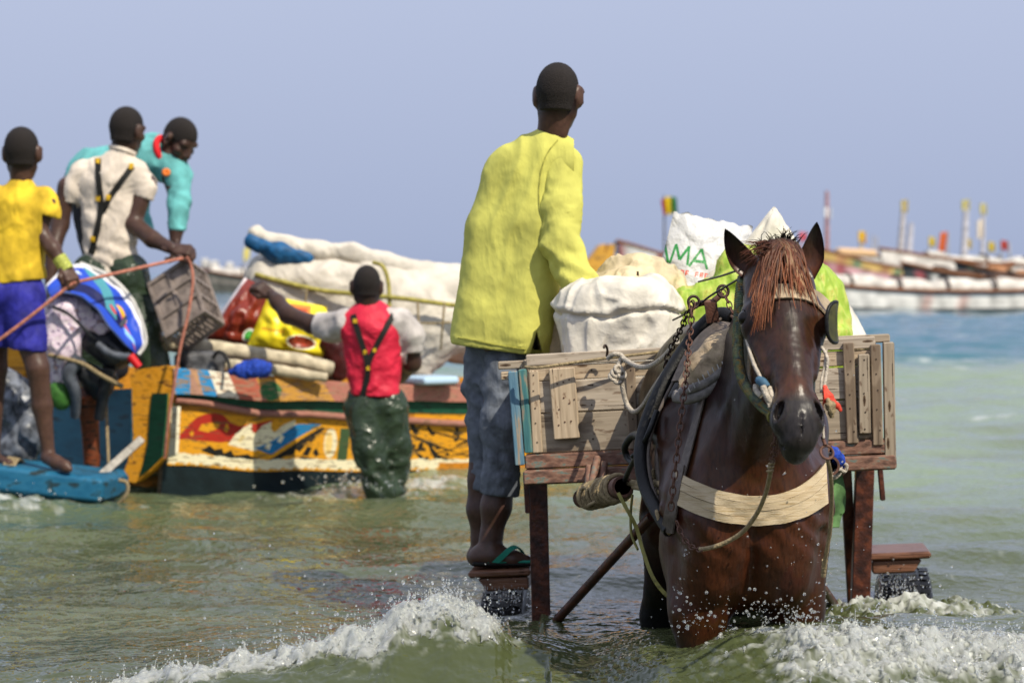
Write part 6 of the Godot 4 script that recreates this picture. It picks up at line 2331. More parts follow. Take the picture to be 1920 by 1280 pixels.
func boat() -> void:
	BO = w(322, 860, 14.2)
	BO.y = 0.0
	var e := w(880, 860, 15.3)
	e.y = 0.0
	BL = (e - BO).normalized()
	BP = Vector3(BL.z, 0, -BL.x)
	if BP.z > 0:
		BP = -BP
	var t := thing("fishing_boat", "wooden fishing boat painted yellow, green, red and blue, loaded with sacks", "boat", BO + BL * 1.5 + BP * 0.5)
	var rail_h := func(s: float) -> float: return lut([[0.0, 0.145], [2.0, 0.09], [4.6, 0.09]], s)
	var green_h := func(s: float) -> float: return rail_h.call(s) + lut([[0.0, 0.066], [2.0, 0.075], [4.6, 0.08]], s)
	var art_h := func(s: float) -> float: return green_h.call(s) + lut([[0.0, 0.345], [2.0, 0.35], [4.6, 0.4]], s)
	# hull below the paint
	var g := Geo.new()
	side_sheet(g, func(s): return sheer(s) - 0.05, func(s): return sheer(s) - 1.15, -0.02, 5.2, 40, 10, 0.0, 4.0)
	var hull := part("hull", g.mesh(), mat(Color(0.09, 0.15, 0.17), 0.5, M.mottle, Vector3(2, 2, 2), M.fine, 0.2), t)
	g = Geo.new()
	side_sheet(g, func(s): return sheer(s) - 0.05, func(s): return sheer(s) - 1.15, -0.02, 5.2, 40, 10, -0.05, 4.0)
	part("hull_inside", g.mesh(), M.wood3, hull)
	g = Geo.new()
	side_sheet(g, func(s): return sheer(s) - green_h.call(s), func(s): return sheer(s) - art_h.call(s), 0.0, 5.1, 48, 12, 0.006, 4.0)
	part("painted_side", g.mesh(), painted(hull_art()), hull)
	var flat_ := func(called: String, top: Callable, low: Callable, off: float, m: Material) -> void:
		var gg := Geo.new()
		side_sheet(gg, top, low, -0.01, 5.15, 40, 4, off, 4.0)
		part(called, gg.mesh(), m, hull)
	flat_.call("green_stripe", func(s): return sheer(s) - rail_h.call(s) + 0.01, func(s): return sheer(s) - green_h.call(s), 0.012, flat_paint(Color(0.07, 0.29, 0.2), Color(0.1, 0.2, 0.15), 41))
	# gunwale rail: a real beam
	g = Geo.new()
	g.mapped = true
	var n := 44
	var rr: Array = []
	for i in n + 1:
		var s := -0.01 + 5.15 * i / n
		var y := sheer(s)
		var c := side_pt(s, y - 0.02)
		var h: float = rail_h.call(s)
		var row: Array = []
		for q in [[0.035, -h, 1.0, -1], [0.035, -0.008, 0.05, -1], [0.028, 0.0, 0.0, 0], [-0.04, 0.0, 0.0, 0], [-0.05, -0.01, 0.05, 1], [-0.05, -h, 1.0, 1]]:
			var nn := Vector3.UP if q[3] == 0 else (-BP if q[3] < 0 else BP)
			row.append(g.vert(Vector3(c.x, y, c.z) - BP * q[0] + Vector3(0, q[1], 0), nn, V(s / 4.0, q[2])))
		rr.append(row)
	for i in n:
		for j in 5:
			g.quad(rr[i][j], rr[i + 1][j], rr[i + 1][j + 1], rr[i][j + 1])
	part("gunwale", g.mesh(), painted(rail_art(), 0.7), t)
	# rub rails
	var rub := func(off: Callable, r: float, s0: float, s1: float, m: Material) -> void:
		var pts := PackedVector3Array()
		for i in 30:
			var s := lerpf(s0, s1, i / 29.0)
			pts.append(side_pt(s, sheer(s) - off.call(s)) - BP * 0.02)
		var gg := Geo.new()
		tube(gg, pts, r, r, 8)
		part("rub_rail", gg.mesh(), m, t)
	var pink := flat_paint(Color(0.60, 0.40, 0.34), Color(0.48, 0.36, 0.28), 43)
	rub.call(func(s): return green_h.call(s) + lut([[0.0, -0.03], [0.7, 0.01], [2.0, 0.06], [5.0, 0.08]], s), 0.021, 0.02, 5.0, pink)
	# far side, floor and bow
	g = Geo.new()
	var pr: Array = []
	for i in 31:
		var s := 5.2 * i / 30.0
		var inn := half_in(s)
		var row: Array = []
		for j in 6:
			var y := sheer(s) - 0.2 * j
			row.append(g.vert(BO + BL * s + BP * (1.45 - inn - 0.03 * j) + Vector3(0, y, 0), BP))
		if i > 0:
			for j in 5:
				g.quad(pr[j], row[j], row[j + 1], pr[j + 1])
		pr = row
	part("far_side", g.mesh(), flat_paint(Color(0.75, 0.5, 0.12), Color(0.3, 0.2, 0.1), 47), t)
	g = Geo.new()
	pr = []
	for i in 21:
		var s := 0.05 + 5.0 * i / 20.0
		var a := g.vert(BO + BL * s + BP * (half_in(s) + 0.12) + Vector3(0, sheer(s) - 0.5, 0), Vector3.UP)
		var b := g.vert(BO + BL * s + BP * (1.33 - half_in(s)) + Vector3(0, sheer(s) - 0.5, 0), Vector3.UP)
		if i > 0:
			g.quad(pr[0], a, b, pr[1])
		pr = [a, b]
	part("deck", g.mesh(), M.wood3, t)
	for k in 5:
		var s := 1.5 + k * 0.55
		g = Geo.new()
		box(g, Transform3D(Basis(BL, Vector3.UP, BP), BO + BL * s + BP * 0.7 + Vector3(0, sheer(s) - 0.06 + 0.05 * (k % 2), 0)), Vector3(0.14, 0.04, 1.3 - 2.0 * half_in(s)), 0.01)
		part("bench", g.mesh(), pink, t)
	# stern: yellow corner board with a green band, blue transom, far corner
	var yel := flat_paint(Color(0.85, 0.58, 0.13), Color(0.5, 0.33, 0.14), 51)
	g = cut_board([V(243, 704), V(262, 692), V(300, 686), V(323, 687), V(324, 738), V(313, 770), V(306, 857), V(280, 884), V(252, 905), V(226, 899), V(240, 862), V(249, 822), V(247, 760)], func(x): return 14.17 + (323 - x) * 0.0012, BL * 0.07 + BP * 0.05)
	part("stern_board", g.mesh(), yel, t)
	g = cut_board([V(284, 737), V(313, 737), V(311, 775), V(303, 855), V(282, 876), V(260, 893), V(268, 868), V(276, 830), V(279, 783)], func(x): return 14.158 + (323 - x) * 0.0012, BL * 0.008)
	part("green_band", g.mesh(), flat_paint(Color(0.08, 0.34, 0.2), Color(0.2, 0.3, 0.2), 53), t)
	g = cut_board([V(322, 762), V(332, 762), V(328, 852), V(314, 858), V(320, 800)], func(x): return 14.15, BL * 0.02)
	part("white_edge", g.mesh(), flat_paint(Color(0.9, 0.87, 0.75), Color(0.6, 0.5, 0.35), 55), t)
	var tb := flat_paint(Color(0.08, 0.34, 0.43), Color(0.07, 0.15, 0.18), 57, 1.0)
	g = cut_board([V(246, 728), V(205, 730), V(150, 742), V(40, 750), V(70, 905), V(140, 915), V(228, 905), V(246, 860)], func(x): return 14.26 + (246 - x) * 0.0042, BL * 0.06)
	part("transom", g.mesh(), tb, t)
	g = cut_board([V(-20, 640), V(20, 640), V(40, 650), V(46, 690), V(40, 728), V(-20, 728)], func(x): return 15.15, BL * 0.06)
	part("far_corner_board", g.mesh(), yel, t)
	g = cut_board([V(-15, 702), V(30, 696), V(36, 722), V(-15, 726)], func(x): return 15.12, BL * 0.01)
	part("green_band", g.mesh(), flat_paint(Color(0.15, 0.42, 0.3), Color(0.2, 0.3, 0.2), 53), t)
	# blue plank slung across the stern, on which the boy stands
	g = Geo.new()
	var k0 := w(-60, 884, 13.5)
	var k1 := w(212, 922, 13.4)
	box(g, Transform3D(Basis((k1 - k0).normalized(), Vector3.UP, (k1 - k0).normalized().cross(Vector3.UP)).orthonormalized(), (k0 + k1) / 2.0 + Vector3(0, 0, -0.10)), Vector3((k1 - k0).length(), 0.15, 0.52), 0.035)
	for i in g.v.size():
		g.v[i].y -= 0.02 * N3.get_noise_3dv(g.v[i] * 2.0)
	var pk := part("stern_plank", g.mesh(), flat_paint(Color(0.08, 0.35, 0.48), Color(0.13, 0.2, 0.22), 59, 1.6), t)
	g = Geo.new()
	for i in 4:
		torus(g, w(16 + i * 6, 892 + i, 13.5), BL.lerp(Vector3.RIGHT, 0.9).normalized(), 0.098, 0.010, 18, 6, Vector3.BACK, 1.75)
	part("binding", g.mesh(), M.rope_tan, pk)
	g = Geo.new()
	tube(g, spline([w(222, 900, 13.36), w(236, 904, 13.36), w(239, 918, 13.36), w(232, 934, 13.36), w(218, 946, 13.38)], 6), 0.011, 0.009, 8)
	part("rope_loop", g.mesh(), M.rope_tan, pk)
	g = Geo.new()
	var sa := w(188, 892, 13.5)
	var sb := w(264, 824, 14.05)
	box(g, Transform3D(Basis((sb - sa).normalized(), (sb - sa).cross(Vector3.BACK).normalized(), Vector3.BACK).orthonormalized(), (sa + sb) / 2.0), Vector3((sb - sa).length(), 0.045, 0.03), 0.006)
	part("stay", g.mesh(), mat(Color(0.68, 0.66, 0.62), 0.7, M.mottle, Vector3(4, 4, 4)), t)
	g = Geo.new()
	tube(g, spline([w(198, 752, 14.2), w(200, 800, 14.15), w(203, 870, 13.9)], 5), 0.009, 0.009, 6)
	part("rope", g.mesh(), M.rope_tan, t)
	motor()
	cargo()


func motor() -> void:
	var t := thing("outboard_motor", "tilted grey outboard motor with floral cover and red tiller grip", "outboard motor", w(170, 720, 14.0))
	var D := 13.95
	var me := blob(func(f: Field):
		f.chain([w(150, 545, D + 0.1), w(170, 590, D), w(215, 660, D - 0.02)], [0.13, 0.15, 0.10])
		f.chain([w(130, 560, D), w(120, 600, D)], [0.10, 0.1]), w(40, 780, D + 0.5), w(300, 480, D - 0.4), 0.011, 0.004, 4.0)
	part("cowl", me, mat(Color(0.36, 0.38, 0.42), 0.35, M.mottle, Vector3(2, 2, 2)), t)
	var flo := ramp_tex(FastNoiseLite.TYPE_CELLULAR, 0.05, 63, [[0.0, Color(0.98, 0.95, 0.96)], [0.25, Color(0.93, 0.88, 0.92)], [0.38, Color(0.86, 0.76, 0.85)], [0.5, Color(0.97, 0.94, 0.95)], [0.6, Color(0.72, 0.62, 0.78)], [0.68, Color(0.4, 0.36, 0.42)], [0.76, Color(0.92, 0.70, 0.62)], [1.0, Color(0.96, 0.92, 0.95)]], 256, 1.0, 1.0, 3)
	me = blob(func(f: Field):
		f.chain([w(120, 585, D - 0.12), w(112, 640, D - 0.12), w(118, 700, D - 0.08), w(128, 735, D - 0.05)], [0.11, 0.115, 0.075, 0.045], Vector3.BACK, 0.7)
		f.chain([w(125, 575, D - 0.14), w(190, 612, D - 0.12)], [0.075, 0.045]), w(20, 790, D + 0.3), w(250, 500, D - 0.45), 0.010, 0.016, 6.0)
	part("cover", me, mat(Color.WHITE, 0.6, flo, Vector3(1.8, 1.8, 1.8), M.crease, 0.2), t)
	var bit := func(called: String, pts: Array, r0: float, r1: float, m: Material) -> void:
		var g := Geo.new()
		tube(g, spline(pts, 5), r0, r1, 10)
		part(called, g.mesh(), m, t)
	var dk := mat(Color(0.17, 0.18, 0.20), 0.45, M.mottle, Vector3(4, 4, 4))
	var gy := mat(Color(0.36, 0.38, 0.42), 0.4, M.mottle, Vector3(4, 4, 4))
	me = blob(func(f: Field):
		f.chain([w(178, 640, D - 0.1), w(215, 655, D - 0.08), w(248, 660, D)], [0.075, 0.085, 0.05])
		f.chain([w(160, 700, D - 0.06), w(185, 720, D)], [0.06, 0.09]), w(110, 790, D + 0.4), w(290, 590, D - 0.35), 0.010, 0.01, 7.0)
	part("engine_block", me, dk, t)
	bit.call("bracket", [w(150, 670, D - 0.18), w(128, 700, D - 0.18), w(140, 735, D - 0.14), w(140, 780, D - 0.05)], 0.045, 0.028, gy)
	bit.call("bracket", [w(205, 690, D - 0.1), w(195, 730, D - 0.08), w(185, 785, D - 0.02)], 0.04, 0.03, dk)
	bit.call("tiller", [w(182, 645, D - 0.2), w(205, 662, D - 0.22), w(228, 668, D - 0.22), w(243, 668, D - 0.22)], 0.022, 0.02, gy)
	bit.call("tiller_grip", [w(243, 667, D - 0.22), w(252, 678, D - 0.22), w(260, 688, D - 0.22)], 0.026, 0.022, mat(Color(0.75, 0.06, 0.1), 0.5))
	bit.call("lever", [w(214, 625, D - 0.15), w(228, 608, D - 0.15), w(236, 592, D - 0.15)], 0.022, 0.007, gy)
	bit.call("rope", [w(90, 665, D - 0.2), w(150, 680, D - 0.22), w(190, 704, D - 0.2), w(228, 724, D - 0.1)], 0.011, 0.014, M.rope_tan)
	bit.call("strap", [w(98, 575, D - 0.24), w(130, 590, D - 0.27), w(165, 625, D - 0.25), w(176, 636, D - 0.2)], 0.009, 0.009, dk)
	bit.call("shaft", [w(160, 735, D), w(168, 800, D + 0.1), w(172, 880, D + 0.15)], 0.06, 0.045, flat_paint(Color(0.45, 0.22, 0.12), Color(0.2, 0.14, 0.1), 67))
	# printed blue cloth thrown over the motor
	var im := Image.create(256, 256, false, Image.FORMAT_RGB8)
	im.fill(Color(0.13, 0.28, 0.72))
	poly(im, [V(0, 0.0), V(1, 0.0), V(1, 0.10), V(0, 0.16)], Color(0.82, 0.82, 0.84))
	poly(im, [V(0.1, 0.62), V(0.7, 0.55), V(0.7, 0.74), V(0.1, 0.95)], Color(0.06, 0.09, 0.3))
	poly(im, [V(0.30, 0.12), V(0.42, 0.12), V(0.62, 0.7), V(0.50, 0.78)], Color(0.28, 0.55, 0.6))
	poly(im, oval(V(0.62, 0.44), 0.07, 0.06), Color(0.9, 0.68, 0.16))
	poly(im, oval(V(0.55, 0.62), 0.04, 0.035), Color(0.8, 0.14, 0.16))
	poly(im, [V(0.6, 0.5), V(0.66, 0.48), V(0.98, 0.72), V(0.94, 0.78)], Color(0.75, 0.32, 0.3))
	poly(im, [V(0.12, 0.3), V(0.26, 0.22), V(0.3, 0.34), V(0.14, 0.42)], Color(0.75, 0.8, 0.88))
	poly(im, [V(0.7, 0.62), V(0.84, 0.56), V(0.9, 0.66), V(0.76, 0.74)], Color(0.5, 0.7, 0.9))
	var g := Geo.new()
	g.mapped = true
	var edge := [w(86, 538, D - 0.1), w(118, 506, D), w(150, 496, D + 0.05), w(200, 520, D + 0.02), w(236, 556, D), w(258, 598, D - 0.03), w(268, 640, D - 0.08), w(256, 660, D - 0.1)]
	var low := [w(96, 560, D - 0.24), w(124, 548, D - 0.26), w(152, 556, D - 0.27), w(180, 580, D - 0.27), w(200, 606, D - 0.26), w(216, 626, D - 0.24), w(238, 648, D - 0.2), w(250, 662, D - 0.14)]
	strip(g, spline(edge, 6), spline(low, 6), 0.012, Vector3(0.3, 0.4, 1), 10)
	for i in g.v.size():
		g.v[i] += Vector3(0.3, 0.4, 1).normalized() * 0.03 * N3.get_noise_3dv(g.v[i] * 7.0)
	g.smooth()
	var cm := painted(im, 0.5)
	var o := part("cloth", g.mesh(), cm)
	tag(o, "blue printed cloth thrown over the outboard motor", "cloth")
	var b2 := Geo.new()
	tube(b2, spline([w(150, 494, D + 0.05), w(202, 517, D + 0.02), w(240, 553, D), w(263, 597, D - 0.03), w(272, 640, D - 0.08), w(259, 664, D - 0.1)], 6), 0.013, 0.013, 8)
	part("hem", b2.mesh(), M.white, o)
	# grey plastic bundle and green bottle end at the stern's left
	me = blob(func(f: Field):
		f.chain([w(-20, 720, 14.0), w(30, 760, 13.95), w(52, 800, 13.95), w(30, 835, 13.95), w(-20, 830, 14.0)], [0.13, 0.12, 0.11, 0.1, 0.1]), w(-110, 900, 14.4), w(120, 640, 13.6), 0.011, 0.03, 6.0)
	o = part("plastic_bundle", me, mat(Color(0.46, 0.48, 0.52), 0.35, noise_tex(FastNoiseLite.TYPE_SIMPLEX_SMOOTH, 0.02, 101, 0.25, 1.35), Vector3(2, 2, 2), M.crease, 0.3))
	tag(o, "crumpled grey plastic bundle at the boat's stern by the boy's legs", "bundle")
	me = blob(func(f: Field): f.chain([w(98, 722, 13.9), w(112, 738, 13.85), w(116, 752, 13.85)], [0.05, 0.06, 0.05]), w(60, 790, 14.1), w(150, 690, 13.6), 0.01, 0.008, 9.0)
	o = part("bag", me, mat(Color(0.25, 0.45, 0.18), 0.6, M.mottle, Vector3(4, 4, 4)))
	tag(o, "small green bag tucked under the motor's floral cover", "bag")


func cargo() -> void:
	# the big white tarpaulin bundle
	var me := blob(func(f: Field):
		f.rbox(w(600, 590, 15.7), Vector3(0.30, 0.22, 0.25), 0.14)
		f.chain([w(500, 510, 15.55), w(600, 520, 15.5), w(720, 530, 15.5), w(860, 548, 15.6), w(960, 560, 15.7)], [0.10, 0.12, 0.15, 0.15, 0.12])
		f.ell(w(760, 590, 15.55), Vector3(0.36, 0.30, 0.30))
		f.ell(w(860, 590, 15.75), Vector3(0.40, 0.29, 0.30))
		f.chain([w(880, 600, 15.8), w(985, 610, 15.9)], [0.26, 0.2])
		f.chain([w(800, 640, 15.5), w(785, 690, 15.45)], [0.16, 0.10]), w(400, 760, 16.2), w(1080, 440, 14.95), 0.014, 0.013, 4.5, 0.035)
	var tarp := mat(Color(0.83, 0.80, 0.75), 0.8, noise_tex(FastNoiseLite.TYPE_SIMPLEX_SMOOTH, 0.012, 111, 0.8, 1.06), Vector3(1.2, 1.2, 1.2), M.crumple, 1.0)
	var t := thing("tarpaulin_bundle", "large roped bundle wrapped in off-white tarpaulin piled on the boat", "bundle", w(700, 690, 15.5))
	part("tarpaulin", me, tarp, t)
	var lash := func(pts: Array, r: float, m: Material) -> void:
		var g := Geo.new()
		tube(g, spline(pts, 6), r, r, 8)
		part("lashing", g.mesh(), m, t)
	var yl := mat(Color(0.66, 0.62, 0.32), 0.8, M.mottle, Vector3(5, 5, 5))
	lash.call([w(478, 514, 15.32), w(520, 526, 15.30), w(600, 544, 15.26), w(680, 552, 15.22), w(760, 560, 15.16), w(850, 572, 15.25), w(900, 576, 15.3)], 0.015, yl)
	lash.call([w(700, 492, 15.3), w(718, 500, 15.24), w(728, 530, 15.2), w(730, 575, 15.18)], 0.013, yl)
	for q in [[783, 565, 788, 690], [833, 568, 826, 655]]:
		lash.call([w(q[0], q[1], 15.14), w((q[0] + q[2]) / 2.0, (q[1] + q[3]) / 2.0, 15.12), w(q[2], q[3], 15.2)], 0.007, M.rope_tan)
	lash.call([w(770, 605, 15.17), w(810, 606, 15.16), w(845, 604, 15.24)], 0.007, M.rope_tan)
	lash.call([w(575, 541, 15.25), w(572, 575, 15.24), w(574, 610, 15.26)], 0.007, M.rope_tan)
	me = blob(func(f: Field):
		f.chain([w(478, 440, 15.4), w(540, 462, 15.4), w(600, 470, 15.4), w(660, 475, 15.4), w(720, 494, 15.42), w(800, 514, 15.5), w(870, 524, 15.6)], [0.040, 0.055, 0.056, 0.060, 0.066, 0.07, 0.06])
		f.bone(w(478, 434, 15.4), w(482, 428, 15.4), 0.03, 0.02), w(420, 560, 15.8), w(930, 390, 15.0), 0.011, 0.006, 5.0)
	var o := part("tarpaulin_roll", me, tarp)
	tag(o, "rolled white tarpaulin lying along the top of the roped bundle", "tarpaulin")
	me = blob(func(f: Field):
		f.chain([w(472, 452, 15.38), w(520, 472, 15.36), w(575, 484, 15.36)], [0.045, 0.055, 0.04]), w(430, 540, 15.7), w(620, 410, 15.05), 0.011, 0.012, 8.0)
	o = part("tarpaulin_lining", me, mat(Color(0.10, 0.36, 0.56), 0.6, M.mottle, Vector3(4, 4, 4), M.crease, 0.3))
	tag(o, "bright blue folded tarpaulin under the left end of the white roll", "tarpaulin")
	# red brown sack with white seam, yellow sack with a printed oval, dark bag
	var bag := func(called: String, label: String, q: Array, d: float, puff: float, m: Material) -> MeshInstance3D:
		var g := Geo.new()
		g.mapped = true
		var cnt := 17
		for side in 2:
			for j in cnt:
				for i in cnt:
					var u := i / 16.0
					var v := j / 16.0
					var p: Vector2 = (q[0] as Vector2).lerp(q[1], u).lerp((q[3] as Vector2).lerp(q[2], u), v)
					var z := puff * pow(maxf(sin(PI * u) * sin(PI * clampf(v, 0.0, 1.0)), 0.0), 0.45)
					z *= 1.0 + 0.35 * N3.get_noise_2d(u * 4.0 + d * 3.0, v * 4.0) + 0.18 * absf(N3.get_noise_2d(u * 9.0, v * 9.0 + d))
					var pos := w(p.x, p.y, d + 0.12 * (1.0 - v)) + Vector3(0, 0, z if side == 0 else -z)
					g.vert(pos, Vector3.BACK if side == 0 else Vector3.FORWARD, V(u, v))
		for side in 2:
			for j in cnt - 1:
				for i in cnt - 1:
					var b := side * cnt * cnt + j * cnt + i
					g.quad(b, b + 1, b + cnt + 1, b + cnt)
		g.smooth()
		var oo := part(called, g.mesh(), m)
		tag(oo, label, "sack")
		return oo
	var im := Image.create(256, 256, false, Image.FORMAT_RGB8)
	im.fill(Color(0.46, 0.17, 0.12))
	wear(im, 0.03, 3, 0.2, Color(0.62, 0.3, 0.24), 0.5)
	poly(im, [V(0, 0), V(0.10, 0), V(0.10, 1), V(0, 1)], Color(0.85, 0.8, 0.8))
	poly(im, oval(V(0.80, 0.80), 0.11, 0.12), Color(0.86, 0.88, 0.84))
	poly(im, oval(V(0.80, 0.80), 0.075, 0.08), Color(0.25, 0.6, 0.22))
	var pm := painted(im, 0.3)
	bag.call("sack", "glossy red brown plastic sack with white edge leaning in the boat", [V(458, 520), V(512, 545), V(482, 652), V(374, 640)], 15.0, 0.14, pm)
	im = Image.create(256, 256, false, Image.FORMAT_RGB8)
	im.fill(Color(0.92, 0.84, 0.16))
	poly(im, oval(V(0.66, 0.74), 0.19, 0.14), Color(0.93, 0.9, 0.8))
	poly(im, oval(V(0.66, 0.74), 0.165, 0.115), Color(0.42, 0.18, 0.1))
	var rr := RandomNumberGenerator.new()
	rr.seed = 4
	for k in 40:
		poly(im, oval(V(0.66, 0.74) + V(rr.randfn(0, 0.07), rr.randfn(0, 0.045)), 0.02, 0.016), Color(0.5 + 0.2 * rr.randf(), 0.24, 0.14))
	poly(im, [V(0.42, 0.06), V(0.75, 0.04), V(0.77, 0.30), V(0.45, 0.34)], Color(0.86, 0.5, 0.16))
	poly(im, [V(0.48, 0.12), V(0.7, 0.1), V(0.7, 0.24), V(0.5, 0.26)], Color(0.7, 0.3, 0.12))
	for k in 9:
		poly(im, [V(0.12 + k * 0.035, 0.56), V(0.14 + k * 0.035, 0.555), V(0.14 + k * 0.035, 0.61), V(0.12 + k * 0.035, 0.615)], Color(0.75, 0.4, 0.12))
	bag.call("sack", "bright yellow sack printed with a brown oval in the boat", [V(503, 553), V(612, 575), V(618, 672), V(460, 655)], 14.85, 0.13, painted(im, 0.35))
	me = blob(func(f: Field): f.chain([w(625, 650, 14.85), w(632, 690, 14.85)], [0.08, 0.08]), w(580, 730, 15.1), w(690, 600, 14.6), 0.012, 0.015, 8.0)
	o = part("bag", me, mat(Color(0.27, 0.09, 0.08), 0.4, M.mottle, Vector3(3, 3, 3), M.crease, 0.2))
	tag(o, "dark maroon bag half hidden behind the man in red", "bag")
	# pale rolls lying along the gunwale
	var roll := func(label: String, pts: Array, r: float) -> void:
		var g := Geo.new()
		tube(g, spline(pts, 6), r, r * 0.9, 12)
		for i in g.v.size():
			g.v[i] += g.n[i] * 0.007 * N3.get_noise_3dv(g.v[i] * 9.0)
		tag(part("net_roll", g.mesh(), mat(Color(0.80, 0.75, 0.64), 0.85, M.mottle, Vector3(3, 3, 3), M.weave, 0.2)), label, "roll")
	roll.call("long cream roll lying beneath the yellow and red sacks", [w(296, 642, 14.45), w(360, 648, 14.5), w(450, 660, 14.55), w(540, 673, 14.62), w(622, 692, 14.7)], 0.048)
	roll.call("shorter cream roll just above the boat's painted rail", [w(420, 682, 14.4), w(500, 692, 14.5), w(560, 700, 14.55), w(612, 708, 14.6)], 0.033)
	var g := Geo.new()
	box(g, Transform3D(Basis(BL, Vector3.UP, BP), w(376, 682, 14.42)), Vector3(0.27, 0.15, 0.2), 0.03)
	o = part("fuel_can", g.mesh(), mat(Color(0.36, 0.36, 0.37), 0.5, noise_tex(FastNoiseLite.TYPE_SIMPLEX_SMOOTH, 0.02, 121, 0.35, 1.3), Vector3(3, 3, 3)))
	tag(o, "dirty grey fuel can standing inside the rail near the stern", "can")
	g = Geo.new()
	tube(g, spline([w(398, 672, 14.3), w(408, 660, 14.3), w(420, 664, 14.3), w(428, 680, 14.28), w(430, 698, 14.25)], 5), 0.011, 0.011, 8)
	o = part("hose", g.mesh(), M.black)
	tag(o, "black hose arching from the grey fuel can over the rail", "hose")
	me = blob(func(f: Field): f.chain([w(430, 696, 14.2), w(455, 694, 14.2), w(476, 690, 14.22), w(496, 692, 14.25), w(482, 684, 14.2)], [0.02, 0.03, 0.035, 0.028, 0.02]), w(400, 730, 14.5), w(530, 650, 14.0), 0.009, 0.012, 14.0)
	o = part("rag", me, M.blue_cloth)
	tag(o, "blue rag lying over the rail beside the lower cream roll", "rag")
	g = Geo.new()
	box(g, Transform3D(Basis(BL, Vector3.UP, BP), w(805, 712, 15.1)), Vector3(0.26, 0.05, 0.3), 0.02)
	o = part("lid", g.mesh(), mat(Color(0.68, 0.78, 0.87), 0.4))
	tag(o, "pale blue lid lying on the boat right of the man in red", "lid")


# ---------------------------------------------------------------- crew
func crew() -> void:
	boy()
	hauler()
	bender()
	wader()
	crate()
	var g := Geo.new()
	tube(g, spline([w(-60, 672, 13.2), w(0, 635, 13.22), w(60, 590, 13.24), w(136, 530, 13.28)], 5), 0.0095, 0.0095, 8)
	tube(g, spline([w(136, 530, 13.28), w(200, 516, 13.6), w(270, 500, 13.85), w(342, 484, 14.05)], 5), 0.0095, 0.0095, 8)
	tube(g, spline([w(350, 482, 14.02), w(358, 500, 14.05), w(361, 530, 14.04), w(352, 590, 14.02), w(338, 650, 14.0), w(326, 720, 14.0), w(316, 780, 14.02), w(308, 858, 14.08)], 5), 0.0085, 0.0085, 8)
	var o := part("rope", g.mesh(), M.rope_orange)
	tag(o, "orange rope stretched between two men's hands and hanging down the stern", "rope")


